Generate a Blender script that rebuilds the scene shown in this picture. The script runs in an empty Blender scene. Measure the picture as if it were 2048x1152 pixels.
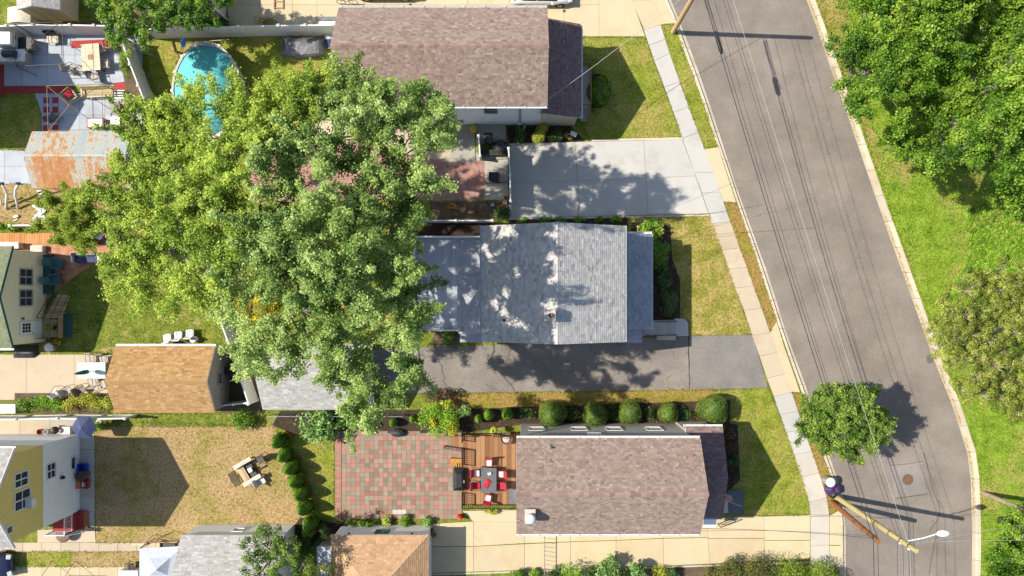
import bpy, math, random
import numpy as np
from mathutils import Vector, Matrix

R = math.radians
scene = bpy.context.scene
C = scene.collection
rnd = random.Random(11)

# ---------------------------------------------------------------- camera, sky, sun, exposure
SC, H = 27.0, 50.6                 # photo pixels per metre on the ground, camera height in metres
NX, NY = 1040.0, 590.0             # the point straight below the camera in photo pixels
cam_d = bpy.data.cameras.new('camera'); cam = bpy.data.objects.new('camera', cam_d); C.objects.link(cam)
cam.location = (0, 0, H); cam.rotation_euler = (0, 0, 0)
cam_d.sensor_width = 36.0; cam_d.lens = 36.0 * H * SC / 2048.0
cam_d.shift_x = (1024 - NX) / 2048.0; cam_d.shift_y = (NY - 576) / 2048.0
cam_d.clip_start = 0.5; cam_d.clip_end = 1500
scene.camera = cam
SUN_EL, SUN_SIDE = R(46.5), R(7.5)
w = bpy.data.worlds.new('World'); scene.world = w; w.use_nodes = True
wt = w.node_tree; wt.nodes.clear()
wo = wt.nodes.new('ShaderNodeOutputWorld'); wb = wt.nodes.new('ShaderNodeBackground'); ws = wt.nodes.new('ShaderNodeTexSky')
ws.sky_type = 'NISHITA'; ws.sun_disc = False; ws.sun_elevation = SUN_EL; ws.sun_rotation = R(-82.5)
wb.inputs['Strength'].default_value = 0.12
wt.links.new(ws.outputs[0], wb.inputs['Color']); wt.links.new(wb.outputs[0], wo.inputs['Surface'])
sun_d = bpy.data.lights.new('sun', 'SUN'); sun_d.energy = 5.0; sun_d.angle = R(0.5); sun_d.color = (1.0, 0.93, 0.81)
sun = bpy.data.objects.new('sun', sun_d); C.objects.link(sun)
sun_dir = Vector((math.cos(SUN_SIDE) * math.cos(SUN_EL), -math.sin(SUN_SIDE) * math.cos(SUN_EL), -math.sin(SUN_EL)))
sun.rotation_euler = sun_dir.to_track_quat('-Z', 'Y').to_euler(); sun.location = (-40, 5, 60)
vs = scene.view_settings
scene.display_settings.display_device = 'sRGB'
vs.view_transform = 'Standard'; vs.look = 'None'; vs.gamma = 1.0; vs.use_curve_mapping = False; vs.exposure = 0.68
scene.cycles.use_denoising = True
scene.cycles.max_bounces = 6; scene.cycles.diffuse_bounces = 3; scene.cycles.transparent_max_bounces = 8

# ---------------------------------------------------------------- helpers
def P(px, py, z=0.0):
    """photo pixel of a point at height z -> its place in the world"""
    f = (1 - z / H) / SC
    return Vector(((px - NX) * f, (NY - py) * f, z))
def XY(pts, z=0.0): return [tuple(P(a, b, z)[:2]) for a, b in pts]
def link(o, par=None):
    C.objects.link(o)
    if par is not None: o.parent = par
    return o
def tag(o, label=None, cat=None, group=None, kind=None):
    if label: o['label'] = label
    if cat: o['category'] = cat
    if group: o['group'] = group
    if kind: o['kind'] = kind
    return o
def thing(name, label, cat, loc=(0, 0, 0), rz=0.0, group=None):
    o = bpy.data.objects.new(name, None); o.empty_display_size = 0.2
    C.objects.link(o); o.location = loc; o.rotation_euler = (0, 0, rz)
    return tag(o, label, cat, group)
def root(o):
    while o.parent: o = o.parent
    return o
class MB:
    """collects faces for one mesh object"""
    def __init__(s): s.v = []; s.f = []; s.a = []
    def add(s, vs, fs, a=0.5):
        b = len(s.v); s.v += [tuple(v) for v in vs]
        for f in fs: s.f.append(tuple(b + i for i in f)); s.a.append(a)
        return s
    def box(s, x0, y0, z0, x1, y1, z1, a=0.5):
        x0, x1 = min(x0, x1), max(x0, x1); y0, y1 = min(y0, y1), max(y0, y1); z0, z1 = min(z0, z1), max(z0, z1)
        return s.add([(x0,y0,z0),(x1,y0,z0),(x1,y1,z0),(x0,y1,z0),(x0,y0,z1),(x1,y0,z1),(x1,y1,z1),(x0,y1,z1)],
                     [(3,2,1,0),(4,5,6,7),(0,1,5,4),(1,2,6,5),(2,3,7,6),(3,0,4,7)], a)
    def obox(s, c, sx, sy, sz, rz=0.0, rx=0.0, ry=0.0, a=0.5):
        m = Matrix.Translation(c) @ Matrix.Rotation(rz, 4, 'Z') @ Matrix.Rotation(ry, 4, 'Y') @ Matrix.Rotation(rx, 4, 'X')
        vv = [m @ Vector((x*sx/2, y*sy/2, z*sz/2)) for z in (-1,1) for x, y in ((-1,-1),(1,-1),(1,1),(-1,1))]
        return s.add(vv, [(3,2,1,0),(4,5,6,7),(0,1,5,4),(1,2,6,5),(2,3,7,6),(3,0,4,7)], a)
    def beam(s, p, q, wd, ht, a=0.5):
        """a straight square bar from p to q"""
        p, q = Vector(p), Vector(q); d = (q - p); L = d.length; d.normalize()
        sd = d.cross(Vector((0, 0, 1)))
        if sd.length < 1e-4: sd = Vector((1, 0, 0))
        sd.normalize(); up = sd.cross(d)
        vv = [e + sd*(i*wd/2) + up*(j*ht/2) for e in (p, q) for i, j in ((-1,-1),(1,-1),(1,1),(-1,1))]
        return s.add(vv, [(3,2,1,0),(4,5,6,7),(0,1,5,4),(1,2,6,5),(2,3,7,6),(3,0,4,7)], a)
    def prism(s, pts, z0, z1, a=0.5):
        ar = sum(pts[i-1][0]*pts[i][1]-pts[i][0]*pts[i-1][1] for i in range(len(pts)))
        if ar < 0: pts = pts[::-1]
        n = len(pts); vv = [(x, y, z0) for x, y in pts] + [(x, y, z1) for x, y in pts]
        fs = [tuple(range(n))[::-1], tuple(range(n, 2*n))] + [(i, (i+1) % n, n+(i+1) % n, n+i) for i in range(n)]
        return s.add(vv, fs, a)
    def tube(s, pts, r, n=6, a=0.5, cap=True):
        pts = [Vector(p) for p in pts]; m = len(pts)
        rr = list(r) if hasattr(r, '__len__') else [r]*m
        b = len(s.v); ref = None
        for i, p in enumerate(pts):
            d = (pts[min(i+1, m-1)] - pts[max(i-1, 0)]).normalized()
            if ref is None:
                ref = d.cross(Vector((0, 0, 1)))
                if ref.length < 0.05: ref = d.cross(Vector((0, 1, 0)))
            u = (ref - d*ref.dot(d)).normalized(); ref = u; v = d.cross(u)
            for k in range(n):
                t = 2*math.pi*k/n; s.v.append(tuple(p + (u*math.cos(t) + v*math.sin(t))*rr[i]))
        for i in range(m-1):
            for k in range(n):
                s.f.append((b+i*n+k, b+i*n+(k+1) % n, b+(i+1)*n+(k+1) % n, b+(i+1)*n+k)); s.a.append(a)
        if cap:
            s.f.append(tuple(b+k for k in range(n))[::-1]); s.a.append(a)
            s.f.append(tuple(b+(m-1)*n+k for k in range(n))); s.a.append(a)
        return s
    def lathe(s, prof, n=20, c=(0, 0, 0), a=0.5, sx=1.0, sy=1.0):
        """prof = [(radius, z), ...] turned about the vertical through c"""
        b = len(s.v); m = len(prof)
        for r, z in prof:
            for k in range(n):
                t = 2*math.pi*k/n; s.v.append((c[0]+r*sx*math.cos(t), c[1]+r*sy*math.sin(t), c[2]+z))
        for i in range(m-1):
            for k in range(n):
                s.f.append((b+i*n+k, b+i*n+(k+1) % n, b+(i+1)*n+(k+1) % n, b+(i+1)*n+k)); s.a.append(a)
        if prof[0][0] > 1e-6: s.f.append(tuple(b+k for k in range(n))[::-1]); s.a.append(a)
        if prof[-1][0] > 1e-6: s.f.append(tuple(b+(m-1)*n+k for k in range(n))); s.a.append(a)
        return s
    def build(s, name, mat, par=None, smooth=False, bev=0.0, stuff=False, w=True, label=None):
        me = bpy.data.meshes.new(name)
        L = root(par).location if (par is not None and w) else Vector((0, 0, 0))
        me.from_pydata([(x-L[0], y-L[1], z-L[2]) for x, y, z in s.v], [], s.f)
        at = me.attributes.new('var', 'FLOAT', 'FACE'); at.data.foreach_set('value', s.a)
        me.materials.append(mat)
        if smooth: me.polygons.foreach_set('use_smooth', [True]*len(me.polygons))
        o = bpy.data.objects.new(name, me); link(o, par)
        if bev > 0:
            md = o.modifiers.new('bevel', 'BEVEL'); md.width = bev; md.segments = 2; md.limit_method = 'ANGLE'; md.angle_limit = R(40)
        if stuff: o['kind'] = 'stuff'
        if label: o['label'] = label
        return o
def np_obj(name, V, F, var, mat, par=None, w=True, stuff=False, smooth=False):
    me = bpy.data.meshes.new(name); n, m, k = len(V), len(F), F.shape[1]
    if par is not None and w: V = V - np.array(root(par).location)
    me.vertices.add(n); me.vertices.foreach_set('co', V.astype(np.float32).ravel())
    me.loops.add(m*k); me.loops.foreach_set('vertex_index', F.astype(np.int32).ravel())
    me.polygons.add(m); me.polygons.foreach_set('loop_start', np.arange(0, m*k, k, dtype=np.int32))
    me.update(calc_edges=True)
    at = me.attributes.new('var', 'FLOAT', 'FACE'); at.data.foreach_set('value', np.asarray(var, dtype=np.float32))
    if smooth: me.polygons.foreach_set('use_smooth', np.ones(m, dtype=bool))
    me.materials.append(mat)
    o = bpy.data.objects.new(name, me); link(o, par)
    if stuff: o['kind'] = 'stuff'
    return o
def share(src, name, par, loc=(0, 0, 0), rz=0.0):
    """another piece with the same mesh"""
    o = bpy.data.objects.new(name, src.data); link(o, par); o.location = loc; o.rotation_euler = (0, 0, rz); return o

# ---------------------------------------------------------------- materials
class NT:
    def __init__(s, name):
        s.m = bpy.data.materials.new(name); s.m.use_nodes = True; s.t = s.m.node_tree; s.t.nodes.clear()
        s.out = s.t.nodes.new('ShaderNodeOutputMaterial')
    def n(s, typ, props=None, **inp):
        nd = s.t.nodes.new('ShaderNode' + typ)
        for k, v in (props or {}).items(): setattr(nd, k, v)
        for k, v in inp.items():
            k = k.replace('_', ' ')
            sock = nd.inputs[int(k[1:])] if k[0] == 'i' and k[1:].isdigit() else nd.inputs[k]
            if isinstance(v, bpy.types.NodeSocket): s.t.links.new(v, sock)
            else: sock.default_value = v
        return nd
    def math(s, op, a, b): return s.n('Math', {'operation': op}, i0=a, i1=b).outputs[0]
    def ramp(s, fac, stops, interp='LINEAR'):
        r = s.n('ValToRGB', None, Fac=fac); cr = r.color_ramp; cr.interpolation = interp
        while len(cr.elements) < len(stops): cr.elements.new(0.5)
        for e, (p, c) in zip(cr.elements, stops): e.position = p; e.color = (*c, 1)
        return r.outputs['Color']
def surf(name, stops, src, rough=0.85, bump=0.0, bs=60.0, spec=0.25, metal=0.0, trans=0.0, obj=False, bd=0.02, coat=0.0, blotch=None):
    """principled surface: colour ramp over a weighted sum of noises ('n', scale, weight[, stretch]), the face value ('attr', weight) and a per-object value ('obj', weight)"""
    t = NT(name)
    pos = t.n('TexCoord').outputs['Object'] if obj else t.n('NewGeometry').outputs['Position']
    tot = None
    for e in src:
        if e[0] == 'n':
            v = pos
            if len(e) > 3: v = t.n('Mapping', None, Vector=pos, Scale=e[3]).outputs[0]
            x = t.n('TexNoise', None, Vector=v, Scale=e[1], Detail=4.0, Roughness=0.6).outputs['Fac']
        elif e[0] == 'attr': x = t.n('Attribute', {'attribute_name': 'var'}).outputs['Fac']
        elif e[0] == 'obj': x = t.n('ObjectInfo').outputs['Random']
        elif e[0] == 'vor': x = t.n('TexVoronoi', None, Vector=pos, Scale=e[1]).outputs['Color']; x = t.n('SeparateColor', None, Color=x).outputs[0]
        x = t.math('MULTIPLY', x, e[2] if e[0] in ('n', 'vor') else e[1])
        tot = x if tot is None else t.math('ADD', tot, x)
    col = t.ramp(tot, stops) if tot is not None else None
    if blotch:                               # stains with a shape of their own: (scale, low, high, colour, amount)
        bn = t.n('TexNoise', None, Vector=pos, Scale=blotch[0], Detail=5.0, Roughness=0.65).outputs['Fac']
        bm = t.n('MapRange', None, Value=bn, i1=blotch[1], i2=blotch[2], i3=0.0, i4=blotch[4]).outputs[0]
        col = t.n('Mix', {'data_type': 'RGBA'}, i0=bm, i6=col, i7=(*blotch[3], 1)).outputs[2]
    b = t.n('BsdfPrincipled', None, Roughness=rough, Metallic=metal)
    b.inputs['Specular IOR Level'].default_value = spec
    if coat: b.inputs['Coat Weight'].default_value = coat
    t.t.links.new(col, b.inputs['Base Color'])
    if bump > 0:
        bn = t.n('TexNoise', None, Vector=pos, Scale=bs, Detail=3.0).outputs['Fac']
        t.t.links.new(t.n('Bump', None, Strength=bump, Distance=bd, Height=bn).outputs[0], b.inputs['Normal'])
    sh = b.outputs[0]
    if trans > 0:
        tr = t.n('BsdfTranslucent', None, Color=col).outputs[0]
        sh = t.n('MixShader', None, i0=trans, i1=sh, i2=tr).outputs[0]
    t.t.links.new(sh, t.out.inputs['Surface'])
    return t.m
def flat(name, c, rough=0.6, var=0.12, spec=0.3, metal=0.0, scale=6.0, bump=0.0, coat=0.0):
    d = tuple(x*(1-var*2) for x in c); u = tuple(min(1, x*(1+var)) for x in c)
    return surf(name, [(0.3, d), (0.7, u)], [('n', scale, 0.7), ('n', scale*9, 0.3)], rough, bump, scale*6, spec, metal, coat=coat)
def lawn_mat(name, greens, dry, lo, hi, fine=6.0, patch=0.35):
    """grass colour: patches from green to dry over fine mottling"""
    t = NT(name); pos = t.n('NewGeometry').outputs['Position']
    n1 = t.n('TexNoise', None, Vector=pos, Scale=patch, Detail=6.0, Roughness=0.68).outputs['Fac']
    n2 = t.n('TexNoise', None, Vector=pos, Scale=fine, Detail=4.0, Roughness=0.7).outputs['Fac']
    n3 = t.n('TexNoise', None, Vector=pos, Scale=fine*0.2, Detail=4.0).outputs['Fac']
    g = t.ramp(t.math('ADD', t.math('MULTIPLY', n2, 0.6), t.math('MULTIPLY', n3, 0.4)), [(0.36, greens[0]), (0.5, greens[1]), (0.63, greens[2])])
    d = t.ramp(n2, [(0.36, dry[0]), (0.62, dry[1])])
    f = t.math('ADD', n1, t.math('MULTIPLY', t.math('SUBTRACT', n2, 0.5), 0.35))
    m = t.n('MapRange', None, Value=f, i1=lo, i2=hi, i3=0.0, i4=1.0).outputs[0]
    c = t.n('Mix', {'data_type': 'RGBA'}, i0=m, i6=g, i7=d).outputs[2]
    b = t.n('BsdfPrincipled', None, Roughness=0.95); b.inputs['Specular IOR Level'].default_value = 0.1
    t.t.links.new(c, b.inputs['Base Color'])
    h = t.n('TexNoise', None, Vector=pos, Scale=7.0, Detail=5.0, Roughness=0.8).outputs['Fac']
    t.t.links.new(t.n('Bump', None, Strength=0.75, Distance=0.08, Height=h).outputs[0], b.inputs['Normal'])
    t.t.links.new(b.outputs[0], t.out.inputs['Surface'])
    return t.m
def leaf_mat(name, stops, trans=0.35, rough=0.5, k=(1.45, 1.55, 1.25)):
    stops = [(p, (min(.8, r*k[0]), min(.8, g*k[1]), b*k[2])) for p, (r, g, b) in stops]
    return surf(name, stops, [('attr', 1.0)], rough, 0, spec=0.3, trans=trans)

def asphalt_mat(name, c, light, crack=0.0):
    t = NT(name); pos = t.n('NewGeometry').outputs['Position']
    sp = t.n('TexNoise', None, Vector=pos, Scale=9.0, Detail=5.0, Roughness=0.85).outputs['Fac']
    lg = t.n('TexNoise', None, Vector=pos, Scale=0.30, Detail=6.0, Roughness=0.65).outputs['Fac']
    f = t.math('ADD', t.math('MULTIPLY', sp, 0.55), t.math('MULTIPLY', lg, 0.45))
    col = t.ramp(f, [(0.36, tuple(x*0.68 for x in c)), (0.5, c), (0.64, light)])
    if crack > 0:
        wv = t.n('TexNoise', None, Vector=pos, Scale=1.6, Detail=4.0).outputs['Color']
        pv = t.n('Mix', {'data_type': 'VECTOR'}, i0=0.25, i4=pos, i5=wv).outputs[1]
        vo = t.n('TexVoronoi', {'feature': 'DISTANCE_TO_EDGE'}, Vector=pv, Scale=0.55).outputs['Distance']
        mk = t.n('MapRange', None, Value=vo, i1=0.004, i2=0.012, i3=crack, i4=0.0).outputs[0]
        br = t.n('TexNoise', None, Vector=pos, Scale=0.5).outputs['Fac']
        mk = t.math('MULTIPLY', mk, t.n('MapRange', None, Value=br, i1=0.5, i2=0.58, i3=0.0, i4=1.0).outputs[0])
        col = t.n('Mix', {'data_type': 'RGBA'}, i0=mk, i6=col, i7=(0.03, 0.03, 0.03, 1)).outputs[2]
    b = t.n('BsdfPrincipled', None, Roughness=0.92); b.inputs['Specular IOR Level'].default_value = 0.2
    t.t.links.new(col, b.inputs['Base Color'])
    t.t.links.new(t.n('Bump', None, Strength=0.35, Distance=0.02, Height=sp).outputs[0], b.inputs['Normal'])
    t.t.links.new(b.outputs[0], t.out.inputs['Surface']); return t.m
def brick_mat(name, a, b_, mortar, scale):
    t = NT(name); pos = t.n('NewGeometry').outputs['Position']
    br = t.n('TexBrick', None, Vector=pos, Color1=(*a, 1), Color2=(*b_, 1), Mortar=(*mortar, 1), Scale=scale)
    br.inputs['Mortar Size'].default_value = 0.012; br.inputs['Brick Width'].default_value = 0.4; br.inputs['Row Height'].default_value = 0.2
    nz = t.n('TexNoise', None, Vector=pos, Scale=2.5, Detail=5.0).outputs['Fac']
    k = t.n('MapRange', None, Value=nz, i1=0.3, i2=0.7, i3=0.75, i4=1.2).outputs[0]
    c = t.n('Mix', {'data_type': 'RGBA', 'blend_type': 'MULTIPLY'}, i0=1.0, i6=br.outputs['Color'], i7=t.n('CombineColor', None, Red=k, Green=k, Blue=k).outputs[0]).outputs[2]
    p = t.n('BsdfPrincipled', None, Roughness=0.9); t.t.links.new(c, p.inputs['Base Color'])
    t.t.links.new(t.n('Bump', None, Strength=0.5, Distance=0.01, Height=br.outputs['Fac']).outputs[0], p.inputs['Normal'])
    t.t.links.new(p.outputs[0], t.out.inputs['Surface']); return t.m

M = {}
M['soil'] = surf('soil', [(0.3, (0.05, 0.035, 0.024)), (0.5, (0.10, 0.07, 0.045)), (0.7, (0.17, 0.12, 0.075))], [('n', 1.2, 0.5), ('n', 18, 0.5)], 0.95, 0.8, 30)
M['mulch'] = surf('mulch', [(0.35, (0.022, 0.014, 0.010)), (0.65, (0.075, 0.048, 0.034))], [('n', 9, 0.5), ('n', 40, 0.5)], 0.95, 1.0, 25, bd=0.05)
M['lawn'] = lawn_mat('lawn', [(0.085, 0.118, 0.012), (0.178, 0.207, 0.026), (0.275, 0.29, 0.05)], [(0.24, 0.185, 0.05), (0.37, 0.285, 0.10)], 0.47, 0.68)
M['lawn_dry'] = lawn_mat('lawn_dry', [(0.11, 0.12, 0.02), (0.20, 0.19, 0.034), (0.30, 0.265, 0.065)], [(0.26, 0.19, 0.06), (0.41, 0.31, 0.12)], 0.46, 0.63, patch=0.8)
M['lawn_verge'] = lawn_mat('lawn_verge', [(0.10, 0.10, 0.016), (0.20, 0.17, 0.028), (0.29, 0.22, 0.05)], [(0.20, 0.125, 0.035), (0.33, 0.215, 0.075)], 0.42, 0.58, patch=0.7)
M['lawn_park'] = lawn_mat('lawn_park', [(0.075, 0.135, 0.010), (0.16, 0.245, 0.022), (0.25, 0.33, 0.042)], [(0.22, 0.20, 0.045), (0.34, 0.28, 0.09)], 0.50, 0.68, patch=0.25)
M['straw'] = lawn_mat('straw', [(0.16, 0.145, 0.035), (0.24, 0.195, 0.055), (0.31, 0.245, 0.085)], [(0.25, 0.165, 0.075), (0.41, 0.29, 0.148)], 0.40, 0.55, patch=0.4)
M['lawn_yard'] = lawn_mat('lawn_yard', [(0.05, 0.085, 0.010), (0.13, 0.165, 0.022), (0.23, 0.235, 0.045)], [(0.24, 0.185, 0.075), (0.37, 0.29, 0.13)], 0.55, 0.70, patch=0.9)
M['road'] = asphalt_mat('road', (0.188, 0.162, 0.138), (0.255, 0.222, 0.190))
M['drive_new'] = asphalt_mat('drive_new', (0.18, 0.165, 0.152), (0.245, 0.225, 0.205))
M['drive_old'] = asphalt_mat('drive_old', (0.19, 0.168, 0.148), (0.29, 0.255, 0.215), 0.6)
M['patch'] = asphalt_mat('patch', (0.20, 0.18, 0.165), (0.27, 0.245, 0.22))
def conc(name, c, v=0.10, st=None, obj_w=0.25):
    return surf(name, [(0.3, tuple(x*(1-v*1.6) for x in c)), (0.5, c), (0.72, tuple(x*(1+v) for x in c))], [('n', 0.7, 0.4), ('n', 22, 0.35), ('obj', obj_w)], 0.9, 0.15, 60, blotch=(0.55, 0.52, 0.75, st or tuple(x*0.72 for x in c), 0.6))
M['concrete'] = conc('concrete', (0.42, 0.385, 0.33))
M['concrete_new'] = conc('concrete_new', (0.405, 0.39, 0.365), 0.06)
M['concrete_tan'] = conc('concrete_tan', (0.47, 0.385, 0.25), 0.08, (0.40, 0.29, 0.15))
M['concrete_old'] = conc('concrete_old', (0.43, 0.355, 0.26), 0.10)
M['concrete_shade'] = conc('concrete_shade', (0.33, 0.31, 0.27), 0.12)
M['concrete_blue'] = conc('concrete_blue', (0.36, 0.385, 0.42), 0.12, (0.22, 0.235, 0.27))
M['kerb'] = conc('kerb', (0.50, 0.43, 0.33), 0.14, (0.33, 0.24, 0.14))
M['gutter_strip'] = conc('gutter_strip', (0.40, 0.35, 0.27), 0.14, (0.27, 0.20, 0.13))
M['red_paint'] = surf('red_paint', [(0.3, (0.22, 0.025, 0.025)), (0.7, (0.36, 0.05, 0.045))], [('n', 4, 0.6), ('n', 30, 0.4)], 0.8)
M['brick_pink'] = brick_mat('brick_pink', (0.30, 0.15, 0.12), (0.36, 0.20, 0.16), (0.24, 0.17, 0.14), 2.2)
M['brick_terra'] = brick_mat('brick_terra', (0.40, 0.17, 0.09), (0.46, 0.22, 0.12), (0.26, 0.14, 0.09), 2.2)
M['deck_terra'] = surf('deck_terra', [(0.3, (0.36, 0.15, 0.05)), (0.7, (0.55, 0.27, 0.10))], [('n', 2, 0.4), ('n', 20, 0.3), ('obj', 0.3)], 0.8)
def shing(name, stops, nz=0.35): return surf(name, stops, [('attr', 0.75), ('n', 45, nz*0.5), ('n', 0.6, nz*0.5)], 0.95, 0.5, 90, spec=0.15)
M['shingle_brown'] = shing('shingle_brown', [(0.2, (0.145, 0.100, 0.081)), (0.5, (0.225, 0.165, 0.137)), (0.85, (0.335, 0.262, 0.225))])
M['shingle_grey'] = shing('shingle_grey', [(0.2, (0.25, 0.238, 0.225)), (0.5, (0.385, 0.368, 0.348)), (0.85, (0.52, 0.497, 0.472))])
M['shingle_slate'] = shing('shingle_slate', [(0.2, (0.20, 0.205, 0.235)), (0.5, (0.28, 0.285, 0.32)), (0.85, (0.38, 0.385, 0.41))])
M['shingle_plum'] = shing('shingle_plum', [(0.2, (0.10, 0.062, 0.060)), (0.5, (0.165, 0.11, 0.105)), (0.85, (0.25, 0.18, 0.17))])
M['shingle_tan'] = shing('shingle_tan', [(0.2, (0.225, 0.120, 0.042)), (0.5, (0.33, 0.195, 0.082)), (0.85, (0.44, 0.29, 0.14))])
M['shingle_orange'] = shing('shingle_orange', [(0.2, (0.29, 0.165, 0.085)), (0.5, (0.39, 0.24, 0.135)), (0.85, (0.48, 0.32, 0.19))])
M['ridge_brown'] = surf('ridge_brown', [(0.2, (0.20, 0.125, 0.10)), (0.8, (0.31, 0.215, 0.18))], [('obj', 0.7), ('n', 40, 0.3)], 0.95)
M['tar'] = asphalt_mat('tar', (0.11, 0.10, 0.092), (0.15, 0.135, 0.125))
M['shingle_green'] = shing('shingle_green', [(0.2, (0.105, 0.125, 0.065)), (0.5, (0.165, 0.185, 0.105)), (0.85, (0.235, 0.25, 0.155))])
M['shingle_ltgrey'] = shing('shingle_ltgrey', [(0.2, (0.23, 0.22, 0.205)), (0.5, (0.33, 0.32, 0.30)), (0.85, (0.45, 0.44, 0.42))])
M['white'] = flat('white_vinyl', (0.62, 0.61, 0.59), 0.45, 0.06, 0.4)
M['vinyl'] = flat('vinyl_panel', (0.62, 0.605, 0.56), 0.5, 0.07, 0.35)
M['white_siding'] = flat('white_siding', (0.76, 0.745, 0.71), 0.55, 0.06)
M['cream'] = flat('cream_siding', (0.80, 0.71, 0.49), 0.6, 0.06)
M['yellow'] = flat('yellow_siding', (0.64, 0.49, 0.16), 0.6, 0.06)
M['grey_siding'] = flat('grey_siding', (0.40, 0.37, 0.335), 0.6, 0.08)
M['tan_siding'] = flat('tan_siding', (0.47, 0.40, 0.30), 0.6, 0.07)
M['weathered'] = surf('weathered', [(0.3, (0.13, 0.115, 0.09)), (0.7, (0.34, 0.31, 0.25))], [('n', 3, 0.5, (0.4, 0.4, 6)), ('n', 40, 0.5)], 0.9, 0.4, 40)
M['glass'] = flat('window_glass', (0.035, 0.045, 0.06), 0.08, 0.3, 0.6, scale=1.5)
M['metal'] = flat('galvanised', (0.45, 0.46, 0.48), 0.35, 0.12, 0.5, 0.7)
M['steel_light'] = flat('painted_steel', (0.62, 0.63, 0.65), 0.35, 0.05, 0.5)
M['black'] = flat('black_plastic', (0.018, 0.018, 0.020), 0.5, 0.2, 0.35)
M['tarp_black'] = flat('black_cover', (0.030, 0.031, 0.036), 0.5, 0.25, 0.4, bump=0.4)
M['tarp_grey'] = flat('grey_cover', (0.145, 0.145, 0.155), 0.55, 0.25, 0.35, bump=0.6, scale=3)
M['canvas'] = flat('canvas', (0.40, 0.43, 0.50), 0.7, 0.08, 0.2, bump=0.3)
M['dark_metal'] = flat('dark_metal', (0.06, 0.045, 0.038), 0.5, 0.2, 0.4)
M['brown_metal'] = flat('brown_metal', (0.16, 0.10, 0.065), 0.5, 0.2, 0.4)
M['beige_sling'] = flat('beige_sling', (0.42, 0.37, 0.31), 0.8, 0.10)
M['tan_tile'] = flat('tan_tile', (0.55, 0.45, 0.29), 0.5, 0.08)
M['brown_tile'] = flat('brown_tile', (0.27, 0.10, 0.045), 0.5, 0.1)
M['wood'] = surf('wood', [(0.3, (0.20, 0.105, 0.045)), (0.7, (0.40, 0.24, 0.11))], [('n', 2.5, 0.6, (1, 8, 8)), ('obj', 0.35)], 0.75, 0.2, 40, obj=True)
M['wood_pale'] = surf('wood_pale', [(0.3, (0.36, 0.26, 0.13)), (0.7, (0.58, 0.46, 0.28))], [('n', 2.5, 0.6, (1, 8, 8)), ('obj', 0.35)], 0.75, 0.2, 40, obj=True)
M['wood_white'] = surf('wood_white', [(0.3, (0.46, 0.40, 0.31)), (0.7, (0.66, 0.60, 0.50))], [('n', 5, 0.65), ('obj', 0.3)], 0.8)
M['deck_brown'] = surf('deck_brown', [(0.2, (0.155, 0.072, 0.032)), (0.5, (0.235, 0.118, 0.054)), (0.8, (0.32, 0.175, 0.085))], [('n', 2.0, 0.5, (9, 1, 1)), ('obj', 0.5)], 0.7, 0.2, 50)
M['deck_grey'] = surf('deck_grey', [(0.2, (0.29, 0.31, 0.36)), (0.8, (0.38, 0.40, 0.45))], [('n', 2.0, 0.5, (9, 1, 1)), ('obj', 0.5)], 0.6, 0.1, 50)
M['rail_dark'] = flat('rail_dark', (0.05, 0.03, 0.024), 0.5, 0.2)
M['orange_wood'] = flat('orange_wood', (0.42, 0.20, 0.03), 0.6, 0.15)
M['red_cushion'] = flat('red_cushion', (0.42, 0.022, 0.040), 0.8, 0.15)
M['white_cushion'] = flat('white_cushion', (0.62, 0.56, 0.52), 0.85, 0.08)
M['slate_top'] = flat('slate_top', (0.11, 0.115, 0.12), 0.5, 0.2)
M['teal'] = flat('teal_plastic', (0.055, 0.14, 0.15), 0.6, 0.12)
M['teal_dark'] = flat('teal_paint', (0.03, 0.085, 0.080), 0.7, 0.15)
M['blue_plastic'] = flat('blue_plastic', (0.02, 0.06, 0.42), 0.45, 0.1)
M['blue_net'] = flat('blue_net', (0.06, 0.28, 0.58), 0.6, 0.15)
M['navy'] = flat('navy_fabric', (0.045, 0.06, 0.13), 0.75, 0.15)
M['purple'] = flat('purple_bag', (0.06, 0.025, 0.11), 0.4, 0.3, bump=0.6)
M['yellow_plastic'] = flat('yellow_plastic', (0.55, 0.38, 0.01), 0.45, 0.1)
M['red_plastic'] = flat('red_plastic', (0.42, 0.04, 0.025), 0.45, 0.12)
M['green_fabric'] = flat('green_fabric', (0.02, 0.13, 0.075), 0.75, 0.15)
M['terracotta'] = flat('terracotta', (0.36, 0.13, 0.055), 0.8, 0.12)
M['pool_wall'] = flat('pool_wall', (0.40, 0.36, 0.31), 0.5, 0.08)
M['pole_new'] = surf('pole_new', [(0.3, (0.30, 0.24, 0.095)), (0.7, (0.46, 0.39, 0.19))], [('n', 1.2, 0.5, (6, 6, 0.5)), ('n', 14, 0.5, (3, 3, 0.3))], 0.85, 0.3, 30)
M['pole_tan'] = surf('pole_tan', [(0.3, (0.33, 0.21, 0.09)), (0.7, (0.52, 0.38, 0.20))], [('n', 1.2, 0.5, (6, 6, 0.5)), ('n', 14, 0.5, (3, 3, 0.3))], 0.85, 0.3, 30)
M['pole_old'] = surf('pole_old', [(0.3, (0.10, 0.035, 0.015)), (0.7, (0.33, 0.14, 0.055))], [('n', 1.2, 0.4, (6, 6, 0.5)), ('n', 12, 0.6, (4, 4, 0.3))], 0.9, 0.5, 30)
M['wire'] = flat('wire_black', (0.03, 0.03, 0.032), 0.6, 0.1)
M['wire_light'] = flat('wire_aluminium', (0.36, 0.36, 0.35), 0.45, 0.08, 0.5)
M['bark'] = surf('bark', [(0.3, (0.085, 0.068, 0.054)), (0.7, (0.27, 0.235, 0.20))], [('n', 3, 0.5, (3, 3, 0.6)), ('n', 25, 0.5)], 0.95, 0.6, 25)
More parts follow.
